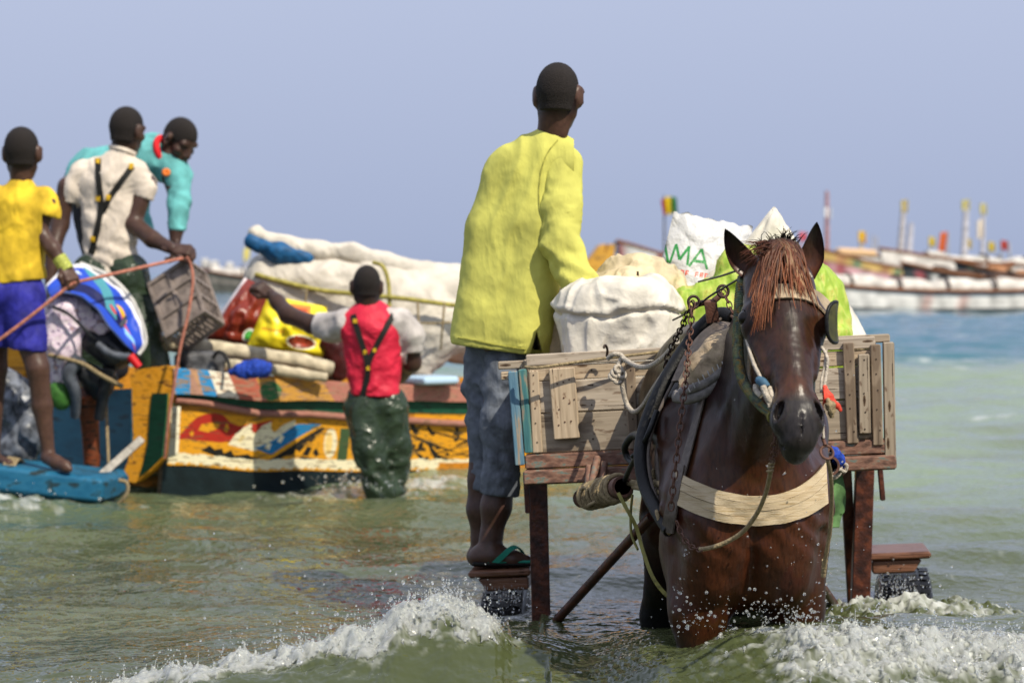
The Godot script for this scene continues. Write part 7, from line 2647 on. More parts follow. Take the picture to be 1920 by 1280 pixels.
func boy() -> void:
	var D := 13.4
	var t := thing("person", "boy in a yellow T-shirt and blue shorts standing on the blue stern plank", "person", w(100, 872, D))
	var g := Geo.new()
	g.colored = true
	bare(g, w(-70, 900, D + 0.35), w(160, 340, D - 0.3), func(f: Field):
		f.chain([w(88, 385, D - 0.02), w(72, 432, D - 0.02), w(98, 466, D - 0.06), w(120, 498, D - 0.08)], [0.048, 0.044, 0.038, 0.029])
		f.chain([w(42, 600, D), w(70, 690, D - 0.05), w(78, 760, D - 0.02), w(90, 848, D)], [0.085, 0.058, 0.053, 0.033])
		f.chain([w(88, 858, D), w(104, 866, D - 0.06), w(122, 874, D - 0.1), w(130, 880, D - 0.12)], [0.036, 0.034, 0.026, 0.015])
		f.chain([w(-12, 600, D + 0.1), w(-8, 690, D + 0.1), w(-14, 850, D + 0.12)], [0.085, 0.056, 0.033])
		f.bone(w(-14, 858, D + 0.12), w(16, 868, D), 0.035, 0.022)
		f.chain([w(38, 345, D), w(34, 420, D), w(30, 540, D), w(42, 600, D)], [0.055, 0.08, 0.08, 0.07])
		f.bone(w(30, 540, D), w(-12, 600, D + 0.1), 0.08, 0.075)
		f.bone(w(30, 380, D), w(88, 385, D - 0.02), 0.06, 0.048), 1.05)
	add_hand(g, w(119, 497, D - 0.08), w(140, 532, D - 0.12) - w(119, 497, D - 0.08), Vector3(-0.5, -0.2, -0.6), false, 1.0, 1.05, 1.1)
	add_head(g, t, w(41, 284, D), Vector3(0.12, 0.0, -0.99), Vector3(0, 1, 0), 1.14, w(38, 350, D + 0.01), 1.05, 0.05)
	part("body", g.mesh(), M.skin, t)
	garment("t_shirt", M.cloth_yellow, t, w(-90, 560, D + 0.4), w(140, 315, D - 0.35), func(f: Field):
		f.bone(w(32, 395, D), w(26, 540, D), 0.135, 0.14, Vector3.BACK, 0.68)
		f.bone(w(-22, 376, D), w(80, 377, D), 0.066, 0.064)
		f.bone(w(38, 352, D), w(38, 380, D), 0.07, 0.09)
		f.chain([w(80, 374, D), w(88, 396, D - 0.02), w(82, 425, D - 0.02)], [0.068, 0.062, 0.058])
		f.chain([w(54, 400, D), w(54, 550, D)], [0.08, 0.085])
		f.chain([w(-18, 372, D), w(-35, 420, D)], [0.075, 0.07]),
		func(p: Vector3, d: float) -> float:
			var e := fold(p, d, 0.008, Vector3(9, 6, 9))
			if p.x > w(83, 400, D).x and p.y > w(0, 445, D).y:
				e = maxf(e, side_of(p, w(82, 402, D), Vector3(-0.32, -1, 0)))
			return maxf(e, side_of(p, w(40, 528, D), Vector3(0.12, -1, 0))), 0.010)
	garment("shorts", M.cloth_blue, t, w(-90, 690, D + 0.45), w(120, 490, D - 0.35), func(f: Field):
		f.bone(w(0, 545, D), w(44, 545, D), 0.095, 0.095)
		f.chain([w(46, 560, D), w(52, 670, D - 0.04)], [0.105, 0.098])
		f.chain([w(0, 560, D + 0.05), w(-12, 670, D + 0.08)], [0.105, 0.1]),
		func(p: Vector3, d: float) -> float:
			return maxf(fold(p, d, 0.010, Vector3(10, 6, 10)), side_of(p, w(50, 656, D), Vector3(-0.1, -1, 0))), 0.010)
	var bg := Geo.new()
	tube(bg, PackedVector3Array([w(110, 483, D - 0.07), w(120, 498, D - 0.08), w(125, 507, D - 0.085)]), 0.040, 0.040, 14)
	var o := part("bracelet", bg.mesh(), mat(Color(0.75, 0.78, 0.35), 0.6, noise_tex(FastNoiseLite.TYPE_CELLULAR, 0.05, 131, 0.4, 1.3), Vector3(9, 9, 9)))
	tag(o, "green and white wristband on the boy's right wrist", "wristband")


func hauler() -> void:
	var D := 14.4
	var t := thing("person", "man in a cream shirt with black braces and green waders hauling the orange rope", "person", w(250, 690, D))
	var g := Geo.new()
	g.colored = true
	bare(g, w(60, 560, D + 0.4), w(370, 300, D - 0.5), func(f: Field):
		f.chain([w(274, 345, D - 0.02), w(247, 418, D - 0.04), w(285, 448, D - 0.14), w(322, 466, D - 0.22)], [0.055, 0.052, 0.046, 0.034])
		f.chain([w(126, 350, D + 0.02), w(112, 420, D + 0.02), w(98, 470, D - 0.05), w(94, 530, D - 0.08)], [0.055, 0.05, 0.044, 0.034])
		f.chain([w(225, 280, D), w(208, 345, D), w(205, 480, D)], [0.06, 0.1, 0.1])
		f.chain([w(126, 350, D + 0.02), w(200, 335, D), w(274, 345, D - 0.02)], [0.05, 0.08, 0.05]), 0.85)
	add_hand(g, w(322, 466, D - 0.22), Vector3(1, -0.12, 0.1), Vector3(-0.2, -0.6, -0.6), false, 1.15, 0.85, 1.15)
	add_hand(g, w(94, 530, D - 0.08), Vector3(0, -1, 0), Vector3(0.7, 0, -0.4), true, 0.9, 0.85, 1.1)
	add_head(g, t, w(238, 243, D), Vector3(0.45, -0.12, -0.87), Vector3(0.08, 1, 0), 1.13, w(226, 292, D), 0.85, 0.055)
	part("body", g.mesh(), M.skin, t)
	var f0 := garment("shirt", M.cloth_cream, t, w(80, 540, D + 0.45), w(320, 255, D - 0.45), func(f: Field):
		f.bone(w(206, 350, D), w(206, 500, D), 0.170, 0.155, Vector3.BACK, 0.68)
		f.bone(w(158, 322, D + 0.02), w(252, 324, D - 0.02), 0.07, 0.07)
		f.bone(w(228, 290, D), w(212, 330, D), 0.075, 0.12)
		f.chain([w(254, 327, D - 0.02), w(270, 350, D - 0.02), w(262, 388, D - 0.02)], [0.070, 0.066, 0.062])
		f.chain([w(156, 326, D + 0.02), w(134, 354, D + 0.02), w(126, 385, D + 0.02)], [0.066, 0.06, 0.056]),
		func(p: Vector3, d: float) -> float:
			var e := fold(p, d, 0.009, Vector3(8, 10, 8))
			e += 0.006 * sin((p.y + 0.4 * p.x) * 60.0 + 4.0 * N3.get_noise_3dv(p * 4.0)) * smoothstep(1.55, 1.36, p.y) if absf(d) < 0.05 else 0.0
			if p.x > w(252, 0, D).x and p.y > w(0, 430, D).y:
				e = maxf(e, side_of(p, w(268, 371, D), Vector3(-0.35, -1, 0)))
			if p.x < w(140, 0, D).x and p.y > w(0, 430, D).y:
				e = maxf(e, side_of(p, w(124, 380, D), Vector3(-0.1, -1, 0)))
			return maxf(e, side_of(p, w(200, 512, D), Vector3(0, -1, 0))), 0.010)
	var cg := Geo.new()
	torus(cg, w(229, 282, D), Vector3(0.3, 1, -0.1).normalized(), 0.068, 0.016, 22, 8)
	part("collar", cg.mesh(), M.cloth_cream, t)
	garment("waders", M.wader, t, w(90, 720, D + 0.5), w(350, 455, D - 0.45), func(f: Field):
		f.bone(w(172, 510, D), w(235, 505, D), 0.115, 0.115)
		f.chain([w(238, 530, D), w(262, 610, D - 0.05), w(296, 710, D - 0.05)], [0.13, 0.105, 0.095])
		f.chain([w(180, 530, D + 0.05), w(170, 620, D + 0.1), w(190, 760, D + 0.1)], [0.135, 0.12, 0.1]),
		func(p: Vector3, d: float) -> float:
			return maxf(fold(p, d, 0.012, Vector3(9, 6, 9)), side_of(p, w(200, 474, D), Vector3(0.05, 1, 0))), 0.011)
	strap_over("strap", f0, t, [V(183, 298), V(184, 340), V(190, 385), V(182, 430), V(170, 476)], 5.5, D - 0.35, M.strap, 0.010)
	strap_over("strap", f0, t, [V(248, 312), V(226, 340), V(206, 368), V(192, 396)], 5.5, D - 0.35, M.strap, 0.011)
	for q in [[184, 302], [184, 372], [203, 370], [174, 448], [246, 312]]:
		strap_over("buckle", f0, t, [V(q[0], q[1] - 5), V(q[0] - 1, q[1] + 5)], 4.0, D - 0.37, M.buckle, 0.013)


func bender() -> void:
	var D := 14.95
	var t := thing("person", "man in a turquoise top with red collar bending down to lift the crate", "person", w(190, 690, D))
	var g := Geo.new()
	g.colored = true
	bare(g, w(280, 500, D + 0.3), w(380, 260, D - 0.45), func(f: Field):
		f.chain([w(336, 380, D - 0.15), w(330, 430, D - 0.18), w(328, 452, D - 0.2)], [0.05, 0.04, 0.034])
		f.chain([w(318, 290, D - 0.05), w(300, 300, D), w(318, 320, D - 0.05), w(336, 380, D - 0.15)], [0.06, 0.07, 0.06, 0.05]), 0.8)
	add_hand(g, w(328, 446, D - 0.2), Vector3(0.05, -1, 0.1), Vector3(-0.7, 0, 0.4), false, 0.7, 0.8, 1.1)
	add_head(g, t, w(337, 262, D - 0.06), Vector3(0.62, -0.62, 0.48), Vector3(0.42, 0.86, 0.25), 1.12, w(305, 292, D), 0.8, 0.06)
	part("body", g.mesh(), M.skin, t)
	garment("top", M.cloth_turq, t, w(100, 480, D + 0.5), w(390, 210, D - 0.5), func(f: Field):
		f.bone(w(180, 335, D + 0.05), w(278, 300, D + 0.02), 0.19, 0.14)
		f.chain([w(285, 285, D + 0.08), w(318, 310, D - 0.02), w(334, 330, D - 0.08), w(336, 380, D - 0.14), w(331, 436, D - 0.18)], [0.11, 0.092, 0.072, 0.062, 0.058])
		f.chain([w(250, 300, D + 0.2), w(255, 380, D + 0.15), w(270, 430, D + 0.1)], [0.09, 0.065, 0.055]),
		func(p: Vector3, d: float) -> float:
			return maxf(fold(p, d, 0.010, Vector3(8, 8, 8)), side_of(p, w(331, 433, D - 0.18), Vector3(0, -1, 0)) if p.x > w(290, 0, D).x else -1.0), 0.011)
	var cg := Geo.new()
	torus(cg, w(307, 282, D - 0.04), Vector3(0.75, 0.2, 0.35).normalized(), 0.078, 0.02, 22, 8)
	part("collar", cg.mesh(), M.cloth_red_collar, t)
	cg = Geo.new()
	torus(cg, w(311, 323, D - 0.16), Vector3(0.2, 0.2, 1).normalized(), 0.014, 0.012, 14, 8)
	part("badge", cg.mesh(), mat(Color(0.85, 0.45, 0.15), 0.6), t)
	garment("trousers", mat(Color(0.15, 0.15, 0.18), 0.8, M.mottle, Vector3(3, 3, 3)), t, w(90, 720, D + 0.5), w(280, 300, D - 0.4), func(f: Field):
		f.chain([w(170, 345, D + 0.08), w(190, 500, D + 0.05), w(185, 690, D + 0.05)], [0.15, 0.1, 0.08])
		f.chain([w(165, 345, D + 0.2), w(220, 500, D + 0.2), w(215, 690, D + 0.2)], [0.15, 0.1, 0.08]),
		func(p: Vector3, d: float) -> float: return fold(p, d, 0.008, Vector3(8, 6, 8)), 0.013)


func wader() -> void:
	var D := 13.95
	var t := thing("person", "man in a red vest and dark green waders standing in the water beside the boat", "person", w(720, 920, D))
	var g := Geo.new()
	g.colored = true
	bare(g, w(470, 730, D + 0.75), w(800, 500, D - 0.4), func(f: Field):
		f.chain([w(622, 615, D + 0.1), w(585, 608, D + 0.2), w(540, 590, D + 0.32), w(520, 566, D + 0.42), w(508, 552, D + 0.48)], [0.056, 0.052, 0.05, 0.042, 0.033])
		f.chain([w(770, 620, D + 0.02), w(772, 680, D + 0.08), w(752, 705, D + 0.25)], [0.056, 0.05, 0.038])
		f.chain([w(690, 570, D), w(697, 625, D), w(702, 720, D)], [0.055, 0.09, 0.085])
		f.chain([w(622, 615, D + 0.1), w(690, 615, D), w(770, 620, D + 0.02)], [0.05, 0.07, 0.05]), 0.7)
	add_hand(g, w(509, 554, D + 0.48), Vector3(-0.75, 0.55, -0.3), Vector3(-0.2, -0.6, -0.8), true, 0.7, 0.7, 1.1)
	add_head(g, t, w(687, 535, D), Vector3(-0.15, -0.08, -0.98), Vector3(0.03, 1, 0), 0.97, w(692, 590, D), 0.7, 0.056)
	part("body", g.mesh(), M.skin, t)
	# white sleeves under the vest
	garment("t_shirt", mat(Color(0.82, 0.79, 0.77), 0.8, M.mottle, Vector3(2, 2, 2), M.crease, 0.12), t, w(560, 740, D + 0.5), w(820, 560, D - 0.4), func(f: Field):
		f.chain([w(650, 606, D + 0.02), w(622, 614, D + 0.1), w(590, 610, D + 0.18)], [0.085, 0.078, 0.070])
		f.chain([w(748, 602, D), w(768, 625, D + 0.02), w(772, 668, D + 0.06)], [0.080, 0.072, 0.062])
		f.bone(w(700, 620, D), w(703, 700, D), 0.15, 0.13, Vector3.BACK, 0.62),
		func(p: Vector3, d: float) -> float:
			var e := fold(p, d, 0.007, Vector3(9, 9, 9))
			e = maxf(e, side_of(p, w(592, 611, D + 0.18), Vector3(-0.95, 0.1, -0.25)))
			return maxf(e, side_of(p, w(772, 662, D), Vector3(0, -1, 0)) if p.x > w(762, 0, D).x else -1.0), 0.010)
	var f0 := garment("vest", M.cloth_red, t, w(610, 780, D + 0.4), w(790, 560, D - 0.4), func(f: Field):
		f.bone(w(697, 625, D), w(703, 735, D), 0.172, 0.145, Vector3.BACK, 0.70)
		f.bone(w(655, 610, D), w(742, 604, D), 0.068, 0.068)
		f.bone(w(692, 585, D), w(696, 615, D), 0.075, 0.115),
		func(p: Vector3, d: float) -> float:
			var e := fold(p, d, 0.010, Vector3(8, 9, 8))
			e += 0.007 * sin((p.y - 0.5 * p.x) * 55.0 + 4.0 * N3.get_noise_3dv(p * 5.0)) * smoothstep(0.72, 0.6, p.y) if absf(d) < 0.05 else 0.0
			return maxf(e, side_of(p, w(700, 742, D), Vector3(-0.05, -1, 0))), 0.010)
	garment("waders", M.wader, t, w(600, 985, D + 0.45), w(820, 690, D - 0.45), func(f: Field):
		f.bone(w(684, 752, D), w(724, 750, D), 0.098, 0.098, Vector3.BACK, 0.85)
		f.chain([w(682, 770, D), w(692, 840, D - 0.05), w(712, 925, D - 0.06), w(712, 990, D - 0.05)], [0.104, 0.09, 0.070, 0.07])
		f.chain([w(730, 770, D), w(742, 840, D + 0.03), w(736, 925, D + 0.04), w(736, 990, D + 0.05)], [0.106, 0.088, 0.064, 0.065]),
		func(p: Vector3, d: float) -> float:
			var e := fold(p, d, 0.013, Vector3(10, 7, 10))
			e += 0.008 * sin((p.y + 0.8 * p.x) * 42.0 + 5.0 * N3.get_noise_3dv(p * 5.0)) * smoothstep(0.3, 0.1, p.y) if absf(d) < 0.05 else 0.0
			return maxf(e, side_of(p, w(700, 728, D), Vector3(0.02, 1, 0))), 0.010)
	strap_over("strap", f0, t, [V(662, 590), V(674, 632), V(688, 672), V(690, 704), V(680, 742)], 5.2, D - 0.3, M.strap, 0.011)
	strap_over("strap", f0, t, [V(737, 590), V(715, 630), V(694, 670), V(688, 690)], 5.2, D - 0.3, M.strap, 0.012)
	for q in [[666, 602], [690, 690], [702, 656], [684, 660]]:
		strap_over("buckle", f0, t, [V(q[0], q[1] - 4), V(q[0], q[1] + 4)], 3.2, D - 0.32, M.buckle, 0.013)


func crate() -> void:
	var D := 14.25
	var tl := w(279, 534, D)
	var tr := w(348, 487, D - 0.02)
	var bl := w(312, 630, D - 0.12)
	var t := thing("plastic_crate", "tilted grey brown slatted plastic crate held between the two men", "crate", (tr + bl) / 2.0)
	var m := mat(Color(0.55, 0.5, 0.47), 0.6, M.mottle, Vector3(4, 4, 4))
	var u := tr - tl
	var v := bl - tl
	var nn := u.cross(v).normalized()
	if nn.z > 0:
		nn = -nn
	var ba := Basis(u.normalized(), v.normalized(), nn)
	var bar := func(called: String, a: Vector3, size: Vector3) -> void:
		var g := Geo.new()
		box(g, Transform3D(ba, tl + ba * a), size, 0.004)
		part(called, g.mesh(), m, t)
	var L := u.length()
	var H := v.length()
	var Z := 0.28
	for face in 2:
		var z := face * Z
		for k in 4:
			bar.call("rail", Vector3(L / 2, H * k / 3.0, z), Vector3(L + 0.02, 0.024, 0.024))
		for k in 3:
			bar.call("upright", Vector3(L * k / 2.0, H / 2, z + 0.002), Vector3(0.024, H, 0.021))
		for k in 14:
			bar.call("slat", Vector3(L * (k + 0.5) / 14.0, H / 2, z + 0.006), Vector3(0.021, H, 0.007))
	for s in 2:
		for k in 4:
			bar.call("rail", Vector3(L * s, H * k / 3.0, Z / 2), Vector3(0.022, 0.022, Z))
		for k in 5:
			bar.call("slat", Vector3(L * s, H / 2, Z * (k + 0.5) / 5.0), Vector3(0.007, H, 0.010))
	for k in 9:
		bar.call("slat", Vector3(L * (k + 0.5) / 9.0, H, Z / 2), Vector3(0.014, 0.010, Z))


# ---------------------------------------------------------------- boats moored farther out
func far_boat(label: String, stern: Vector3, bow: Vector3, beam: float, side_h: float, rise: float, bands: Array, seed_: int, roof: Color, roof_h := 0.0) -> Node3D:
	var mid := (stern + bow) / 2.0
	mid.y = 0.0
	var t := thing("moored_boat", label, "boat", mid, "boats moored far out")
	var ax := bow - stern
	ax.y = 0
	var ln := ax.length()
	ax = ax.normalized()
	var cr := Vector3(-ax.z, 0, ax.x)
	var r := RandomNumberGenerator.new()
	r.seed = seed_
	var at := func(s: float, q: float, side: float) -> Vector3:    # s -1..1 along, q 0 keel .. 1 rail
		var e := absf(s)
		var top := side_h + rise * pow(e, 2.6) * (1.0 if s > 0 else 0.45)
		var b := beam * pow(maxf(1.0 - pow(e, 2.4), 0.0), 0.7) * (0.55 + 0.45 * q)
		return mid + ax * (s * ln / 2.0 + (q - 1.0) * signf(s) * 0.5 * pow(e, 3.0)) + cr * (b * side) + Vector3(0, lerpf(-0.35, top, q), 0)
	var n := 40
	for k in bands.size():
		var q0: float = bands[k][0]
		var q1: float = bands[k][1]
		var g := Geo.new()
		g.colored = true
		for side: float in [-1.0, 1.0]:
			var prev: Array = []
			for i in n + 1:
				var s := -1.0 + 2.0 * i / n
				var pal: Array = bands[k][2]
				g.tint = pal[0]
				if pal.size() > 1 and i % 2 == 0:
					g.tint = pal[r.randi() % pal.size()]
				var off := cr * (side * 0.012 * (k + 1))
				var a := g.vert(at.call(s, q0, side) + off, cr * side)
				var b := g.vert(at.call(s, q1, side) + off, cr * side)
				var c := g.vert(g.v[a], cr * side)
				var d := g.vert(g.v[b], cr * side)
				if i > 0:
					g.quad(prev[0], a, b, prev[1])
				prev = [c, d]
		part("hull" if k == 0 else "painted_band", g.mesh(), M.far_paint, t)
	var g := Geo.new()
	for side: float in [-1.0, 1.0]:
		var pts := PackedVector3Array()
		for i in 31:
			pts.append(at.call(-1.0 + 2.0 * i / 30.0, 1.0, side))
		tube(g, pts, 0.07, 0.07, 6)
	part("rail", g.mesh(), M.far_rail, t)
	g = Geo.new()
	var prev: Array = []
	for i in 31:
		var s := -0.97 + 1.94 * i / 30.0
		var a := g.vert(at.call(s, 0.75, -0.97), Vector3.UP)
		var b := g.vert(at.call(s, 0.75, 0.97), Vector3.UP)
		if i > 0:
			g.quad(prev[0], a, b, prev[1])
		prev = [a, b]
	part("deck", g.mesh(), M.wood3, t)
	if roof_h > 0.0:
		# long roll of white sheeting over the load
		g = Geo.new()
		var pts := PackedVector3Array()
		for i in 25:
			var s := -0.86 + 1.6 * i / 24.0
			var p: Vector3 = at.call(s, 1.0, 0.0)
			pts.append(p + Vector3(0, roof_h * 0.12 + 0.05 * sin(i * 1.7), 0))
		tube(g, pts, roof_h * 0.5, roof_h * 0.45, 12, true, 1.0)
		for i in g.v.size():
			g.v[i] += g.n[i] * 0.08 * N3.get_noise_3dv(g.v[i] * 1.3)
		var o := part("cover", g.mesh(), mat(roof, 0.8, M.mottle, Vector3(0.5, 0.5, 0.5)), t)
		for i in 5:
			g = Geo.new()
			torus(g, pts[3 + i * 4], ax, roof_h * 0.62, 0.05, 16, 6)
			part("lashing", g.mesh(), M.iron, o)
	return t


func mast(t: Node3D, foot: Vector3, top: Vector3, r: float, c: Color, flag: Array = []) -> void:
	var g := Geo.new()
	tube(g, PackedVector3Array([foot, foot.lerp(top, 0.5), top]), r, r * 0.7, 8)
	var m := part("mast", g.mesh(), mat(c, 0.7, M.mottle, Vector3(1, 1, 1)), t)
	for f in flag:
		g = Geo.new()
		var a := PackedVector3Array()
		var b := PackedVector3Array()
		for i in 9:
			var e := i / 8.0
			var s: Vector3 = f[0].lerp(f[1], e)
			a.append(s + Vector3(0, 0, 0.08 * sin(e * 7.0)))
			b.append(s + (f[2] as Vector3) + Vector3(0, -0.05 * e, 0.10 * sin(e * 7.0 + 0.6)))
		strip(g, a, b, 0.02, Vector3.BACK, 2)
		part("flag", g.mesh(), mat(f[3], 0.8), m)


func far_boats() -> void:
	M.far_paint = vcol(mat(Color.WHITE, 0.6, M.mottle, Vector3(0.4, 0.4, 0.4)))
	M.far_rail = mat(Color(0.52, 0.33, 0.2), 0.7, M.mottle, Vector3(1, 1, 1))
	var W := Color(0.78, 0.76, 0.72)
	var R := Color(0.42, 0.09, 0.10)
	var Y := Color(0.68, 0.46, 0.16)
	var B := Color(0.22, 0.36, 0.52)
	var G := Color(0.10, 0.24, 0.16)
	var K := Color(0.05, 0.06, 0.07)
	var P := Color(0.62, 0.36, 0.38)
	var O := Color(0.58, 0.28, 0.14)
	# the near long one with a white roll and many coloured panels
	var t := far_boat("long moored boat with a white cover and many coloured panels along its waterline", w(1470, 580, 79.0) * Vector3(1, 0, 1), w(2130, 590, 84.0) * Vector3(1, 0, 1), 1.1, 0.60, 0.9, [[0.0, 1.0, [K]], [0.42, 0.93, [W, W, W, Y, W, O, W, W, Color(0.5, 0.58, 0.66), W, Color(0.6, 0.4, 0.36), W]]], 3, Color(0.86, 0.84, 0.81), 0.66)
	# second: rising bow at its left, pink and orange stripes
	t = far_boat("moored boat with raised orange bow and pink striped hull right of the horse's ear", w(1900, 560, 104.0) * Vector3(1, 0, 1), w(1535, 560, 92.0) * Vector3(1, 0, 1), 1.3, 1.25, 0.8, [[0.0, 1.0, [K, B]], [0.45, 0.66, [P, P, W]], [0.66, 0.84, [P, R, P]], [0.84, 0.97, [Y, O, G]]], 5, Color(0.8, 0.76, 0.7), 0.0)
	var g := Geo.new()
	box(g, Transform3D(Basis(Vector3.BACK, -0.06), w(1605, 474, 95.0)), Vector3(1.5, 0.3, 1.2), 0.1)
	part("cabin_roof", g.mesh(), mat(Color(0.86, 0.72, 0.55), 0.7), t)
	box(g, Transform3D(Basis(), w(1675, 485, 96.0)), Vector3(0.6, 0.75, 0.8), 0.15)
	mast(t, w(1551, 480, 93.5), w(1551, 358, 93.5), 0.10, Color(0.74, 0.56, 0.56), [[w(1545, 388, 93.4), w(1559, 390, 93.4), Vector3(0, -0.35, 0), Color(0.9, 0.9, 0.9)]])
	mast(t, w(1616, 470, 95.0), w(1616, 432, 95.0), 0.06, Color(0.85, 0.82, 0.75), [[w(1610, 434, 94.9), w(1623, 434, 94.9), Vector3(0, -0.35, 0), Color(0.9, 0.75, 0.2)]])
	mast(t, w(1502, 480, 94.0), w(1502, 440, 94.0), 0.05, Color(0.8, 0.6, 0.6), [[w(1498, 434, 93.9), w(1514, 436, 93.9), Vector3(0, -0.3, 0), Color(0.8, 0.4, 0.45)]])
	# third: big white one with a dark red stripe
	t = far_boat("large white moored boat with a dark red stripe and tall white masts", w(2250, 560, 112.0) * Vector3(1, 0, 1), w(1650, 560, 100.0) * Vector3(1, 0, 1), 1.6, 1.45, 0.7, [[0.0, 1.0, [K, G, K]], [0.55, 0.72, [R, R, K, O]], [0.74, 1.0, [W]]], 7, Color(0.84, 0.83, 0.8), 0.5)
	mast(t, w(1688, 478, 101.0), w(1696, 376, 101.0), 0.14, Color(0.82, 0.80, 0.8), [[w(1690, 376, 100.9), w(1702, 374, 100.9), Vector3(0, -0.45, 0), Color(0.8, 0.72, 0.35)]])
	mast(t, w(1704, 478, 101.5), w(1709, 418, 101.5), 0.16, Color(0.84, 0.84, 0.88))
	mast(t, w(1808, 485, 104.0), w(1813, 378, 104.0), 0.16, Color(0.86, 0.85, 0.87), [[w(1804, 376, 103.9), w(1818, 374, 103.9), Vector3(0, -0.4, 0), Color(0.8, 0.75, 0.3)]])
	mast(t, w(1843, 485, 105.0), w(1844, 380, 105.0), 0.10, Color(0.84, 0.83, 0.85), [[w(1832, 415, 104.9), w(1846, 408, 104.9), Vector3(0, -0.75, 0), Color(0.9, 0.86, 0.8)], [w(1838, 382, 104.9), w(1850, 382, 104.9), Vector3(0, -0.4, 0), Color(0.82, 0.78, 0.45)]])
	mast(t, w(1768, 490, 103.0), w(1772, 440, 103.0), 0.07, Color(0.8, 0.6, 0.5), [[w(1764, 436, 102.9), w(1777, 434, 102.9), Vector3(-0.1, -0.75, 0), Color(0.85, 0.45, 0.25)]])
	# load between them
	t = far_boat("dark moored boat with stacked gear behind the large white boat's red stripe", w(2150, 560, 92.0) * Vector3(1, 0, 1), w(1690, 560, 88.0) * Vector3(1, 0, 1), 1.0, 0.95, 0.6, [[0.0, 1.0, [K, K, G]], [0.6, 0.9, [K, O, B, W, K, R, K]]], 9, Color(0.3, 0.22, 0.18), 0.42)
	t = far_boat("pale moored boat with many thin flag poles beyond the long white-covered boat", w(2080, 545, 122.0) * Vector3(1, 0, 1), w(1585, 545, 114.0) * Vector3(1, 0, 1), 1.4, 1.5, 0.7, [[0.0, 1.0, [W, K]], [0.5, 0.7, [W, P, B, W, O]], [0.72, 0.98, [W, W, Y]]], 21, Color(0.84, 0.82, 0.8), 0.6)
	var rp := RandomNumberGenerator.new()
	rp.seed = 61
	for k in 9:
		var px := rp.randf_range(1580, 1915)
		var py := rp.randf_range(428, 455)
		var fc: Color = [Color(0.85, 0.75, 0.3), Color(0.85, 0.85, 0.85), Color(0.75, 0.3, 0.25), Color(0.3, 0.5, 0.35)][k % 4]
		mast(t, w(px, 492, 116.0), w(px + rp.randf_range(-3, 3), py, 116.0), 0.05, Color(0.78, 0.76, 0.74), [[w(px, py, 115.9), w(px + 12, py + 2, 115.9), Vector3(0, -0.4, 0), fc]] if k % 2 == 0 else [])
	t = far_boat("low moored boat with an orange awning at the right frame edge", w(2250, 560, 98.0) * Vector3(1, 0, 1), w(1790, 560, 95.0) * Vector3(1, 0, 1), 1.2, 0.95, 0.7, [[0.0, 1.0, [K, G]], [0.55, 0.8, [R, W, Y, W, B]]], 23, Color(0.7, 0.5, 0.35), 0.4)
	# behind the sacks, left of the printed sack
	t = far_boat("moored boat with a striped multicoloured bow left of the printed sack", w(1420, 540, 96.0) * Vector3(1, 0, 1), w(1158, 540, 88.0) * Vector3(1, 0, 1), 1.2, 1.6, 0.7, [[0.0, 1.0, [K, B]], [0.5, 0.75, [B, Y, G, R]], [0.78, 1.0, [W, W, R]]], 13, Color(0.85, 0.83, 0.8), 0.0)
	mast(t, w(1246, 490, 90.0), w(1246, 366, 90.0), 0.04, Color(0.4, 0.35, 0.3), [[w(1240, 376, 89.9), w(1246, 370, 89.9), Vector3(0.1, -0.55, 0), Color(0.75, 0.12, 0.15)], [w(1246, 370, 89.88), w(1258, 368, 89.88), Vector3(0.08, -0.6, 0), Color(0.9, 0.78, 0.15)], [w(1258, 368, 89.86), w(1268, 370, 89.86), Vector3(0.04, -0.55, 0), Color(0.2, 0.5, 0.25)]])
	# mustard forked bow close behind the man's sleeve
	t = far_boat("moored boat with a mustard yellow forked bow behind the man's sleeve", w(1000, 560, 54.0) * Vector3(1, 0, 1), w(1112, 560, 45.4) * Vector3(1, 0, 1), 0.75, 0.7, 0.35, [[0.0, 1.0, [K]], [0.45, 0.95, [Y, G, Y, R]]], 29, Color(0.8, 0.8, 0.8), 0.0)
	g = cut_board([V(1040, 490), V(1108, 484), V(1126, 460), V(1136, 457), V(1134, 478), V(1143, 457), V(1154, 459), V(1150, 500), V(1138, 512), V(1120, 560), V(1110, 640), V(1040, 640)], func(x): return 45.0, Vector3(-0.05, 0, -0.4))
	part("bow_board", g.mesh(), flat_paint(Color(0.80, 0.58, 0.2), Color(0.55, 0.4, 0.2), 141, 1.0), t)
	# far left: two low boats
	t = far_boat("low dark moored boat with white gear seen past the tilted crate", w(700, 545, 150.0) * Vector3(1, 0, 1), w(345, 545, 146.0) * Vector3(1, 0, 1), 1.4, 0.85, 0.8, [[0.0, 1.0, [Color(0.10, 0.10, 0.09)]], [0.6, 0.75, [Color(0.22, 0.20, 0.18)]]], 17, Color(0.85, 0.83, 0.8), 0.75)
	mast(t, w(459, 520, 149.0), w(461, 448, 149.0), 0.12, Color(0.75, 0.76, 0.8), [[w(456, 468, 148.9), w(468, 462, 148.9), Vector3(0, -0.7, 0), Color(0.85, 0.8, 0.45)]])
	for q in [[384, 486], [402, 490], [430, 493]]:
		g = Geo.new()
		box(g, Transform3D(Basis(), w(q[0], q[1] + 8, 148.0)), Vector3(0.5, 0.6, 0.6), 0.12)
		part("crate", g.mesh(), M.white, t)
	t = far_boat("small dark moored boat whose crew shows over the tarpaulin bundle", w(950, 540, 135.0) * Vector3(1, 0, 1), w(700, 540, 130.0) * Vector3(1, 0, 1), 1.1, 0.8, 0.5, [[0.0, 1.0, [K]], [0.6, 0.8, [Color(0.2, 0.2, 0.22)]]], 19, Color(0.5, 0.5, 0.5), 0.0)
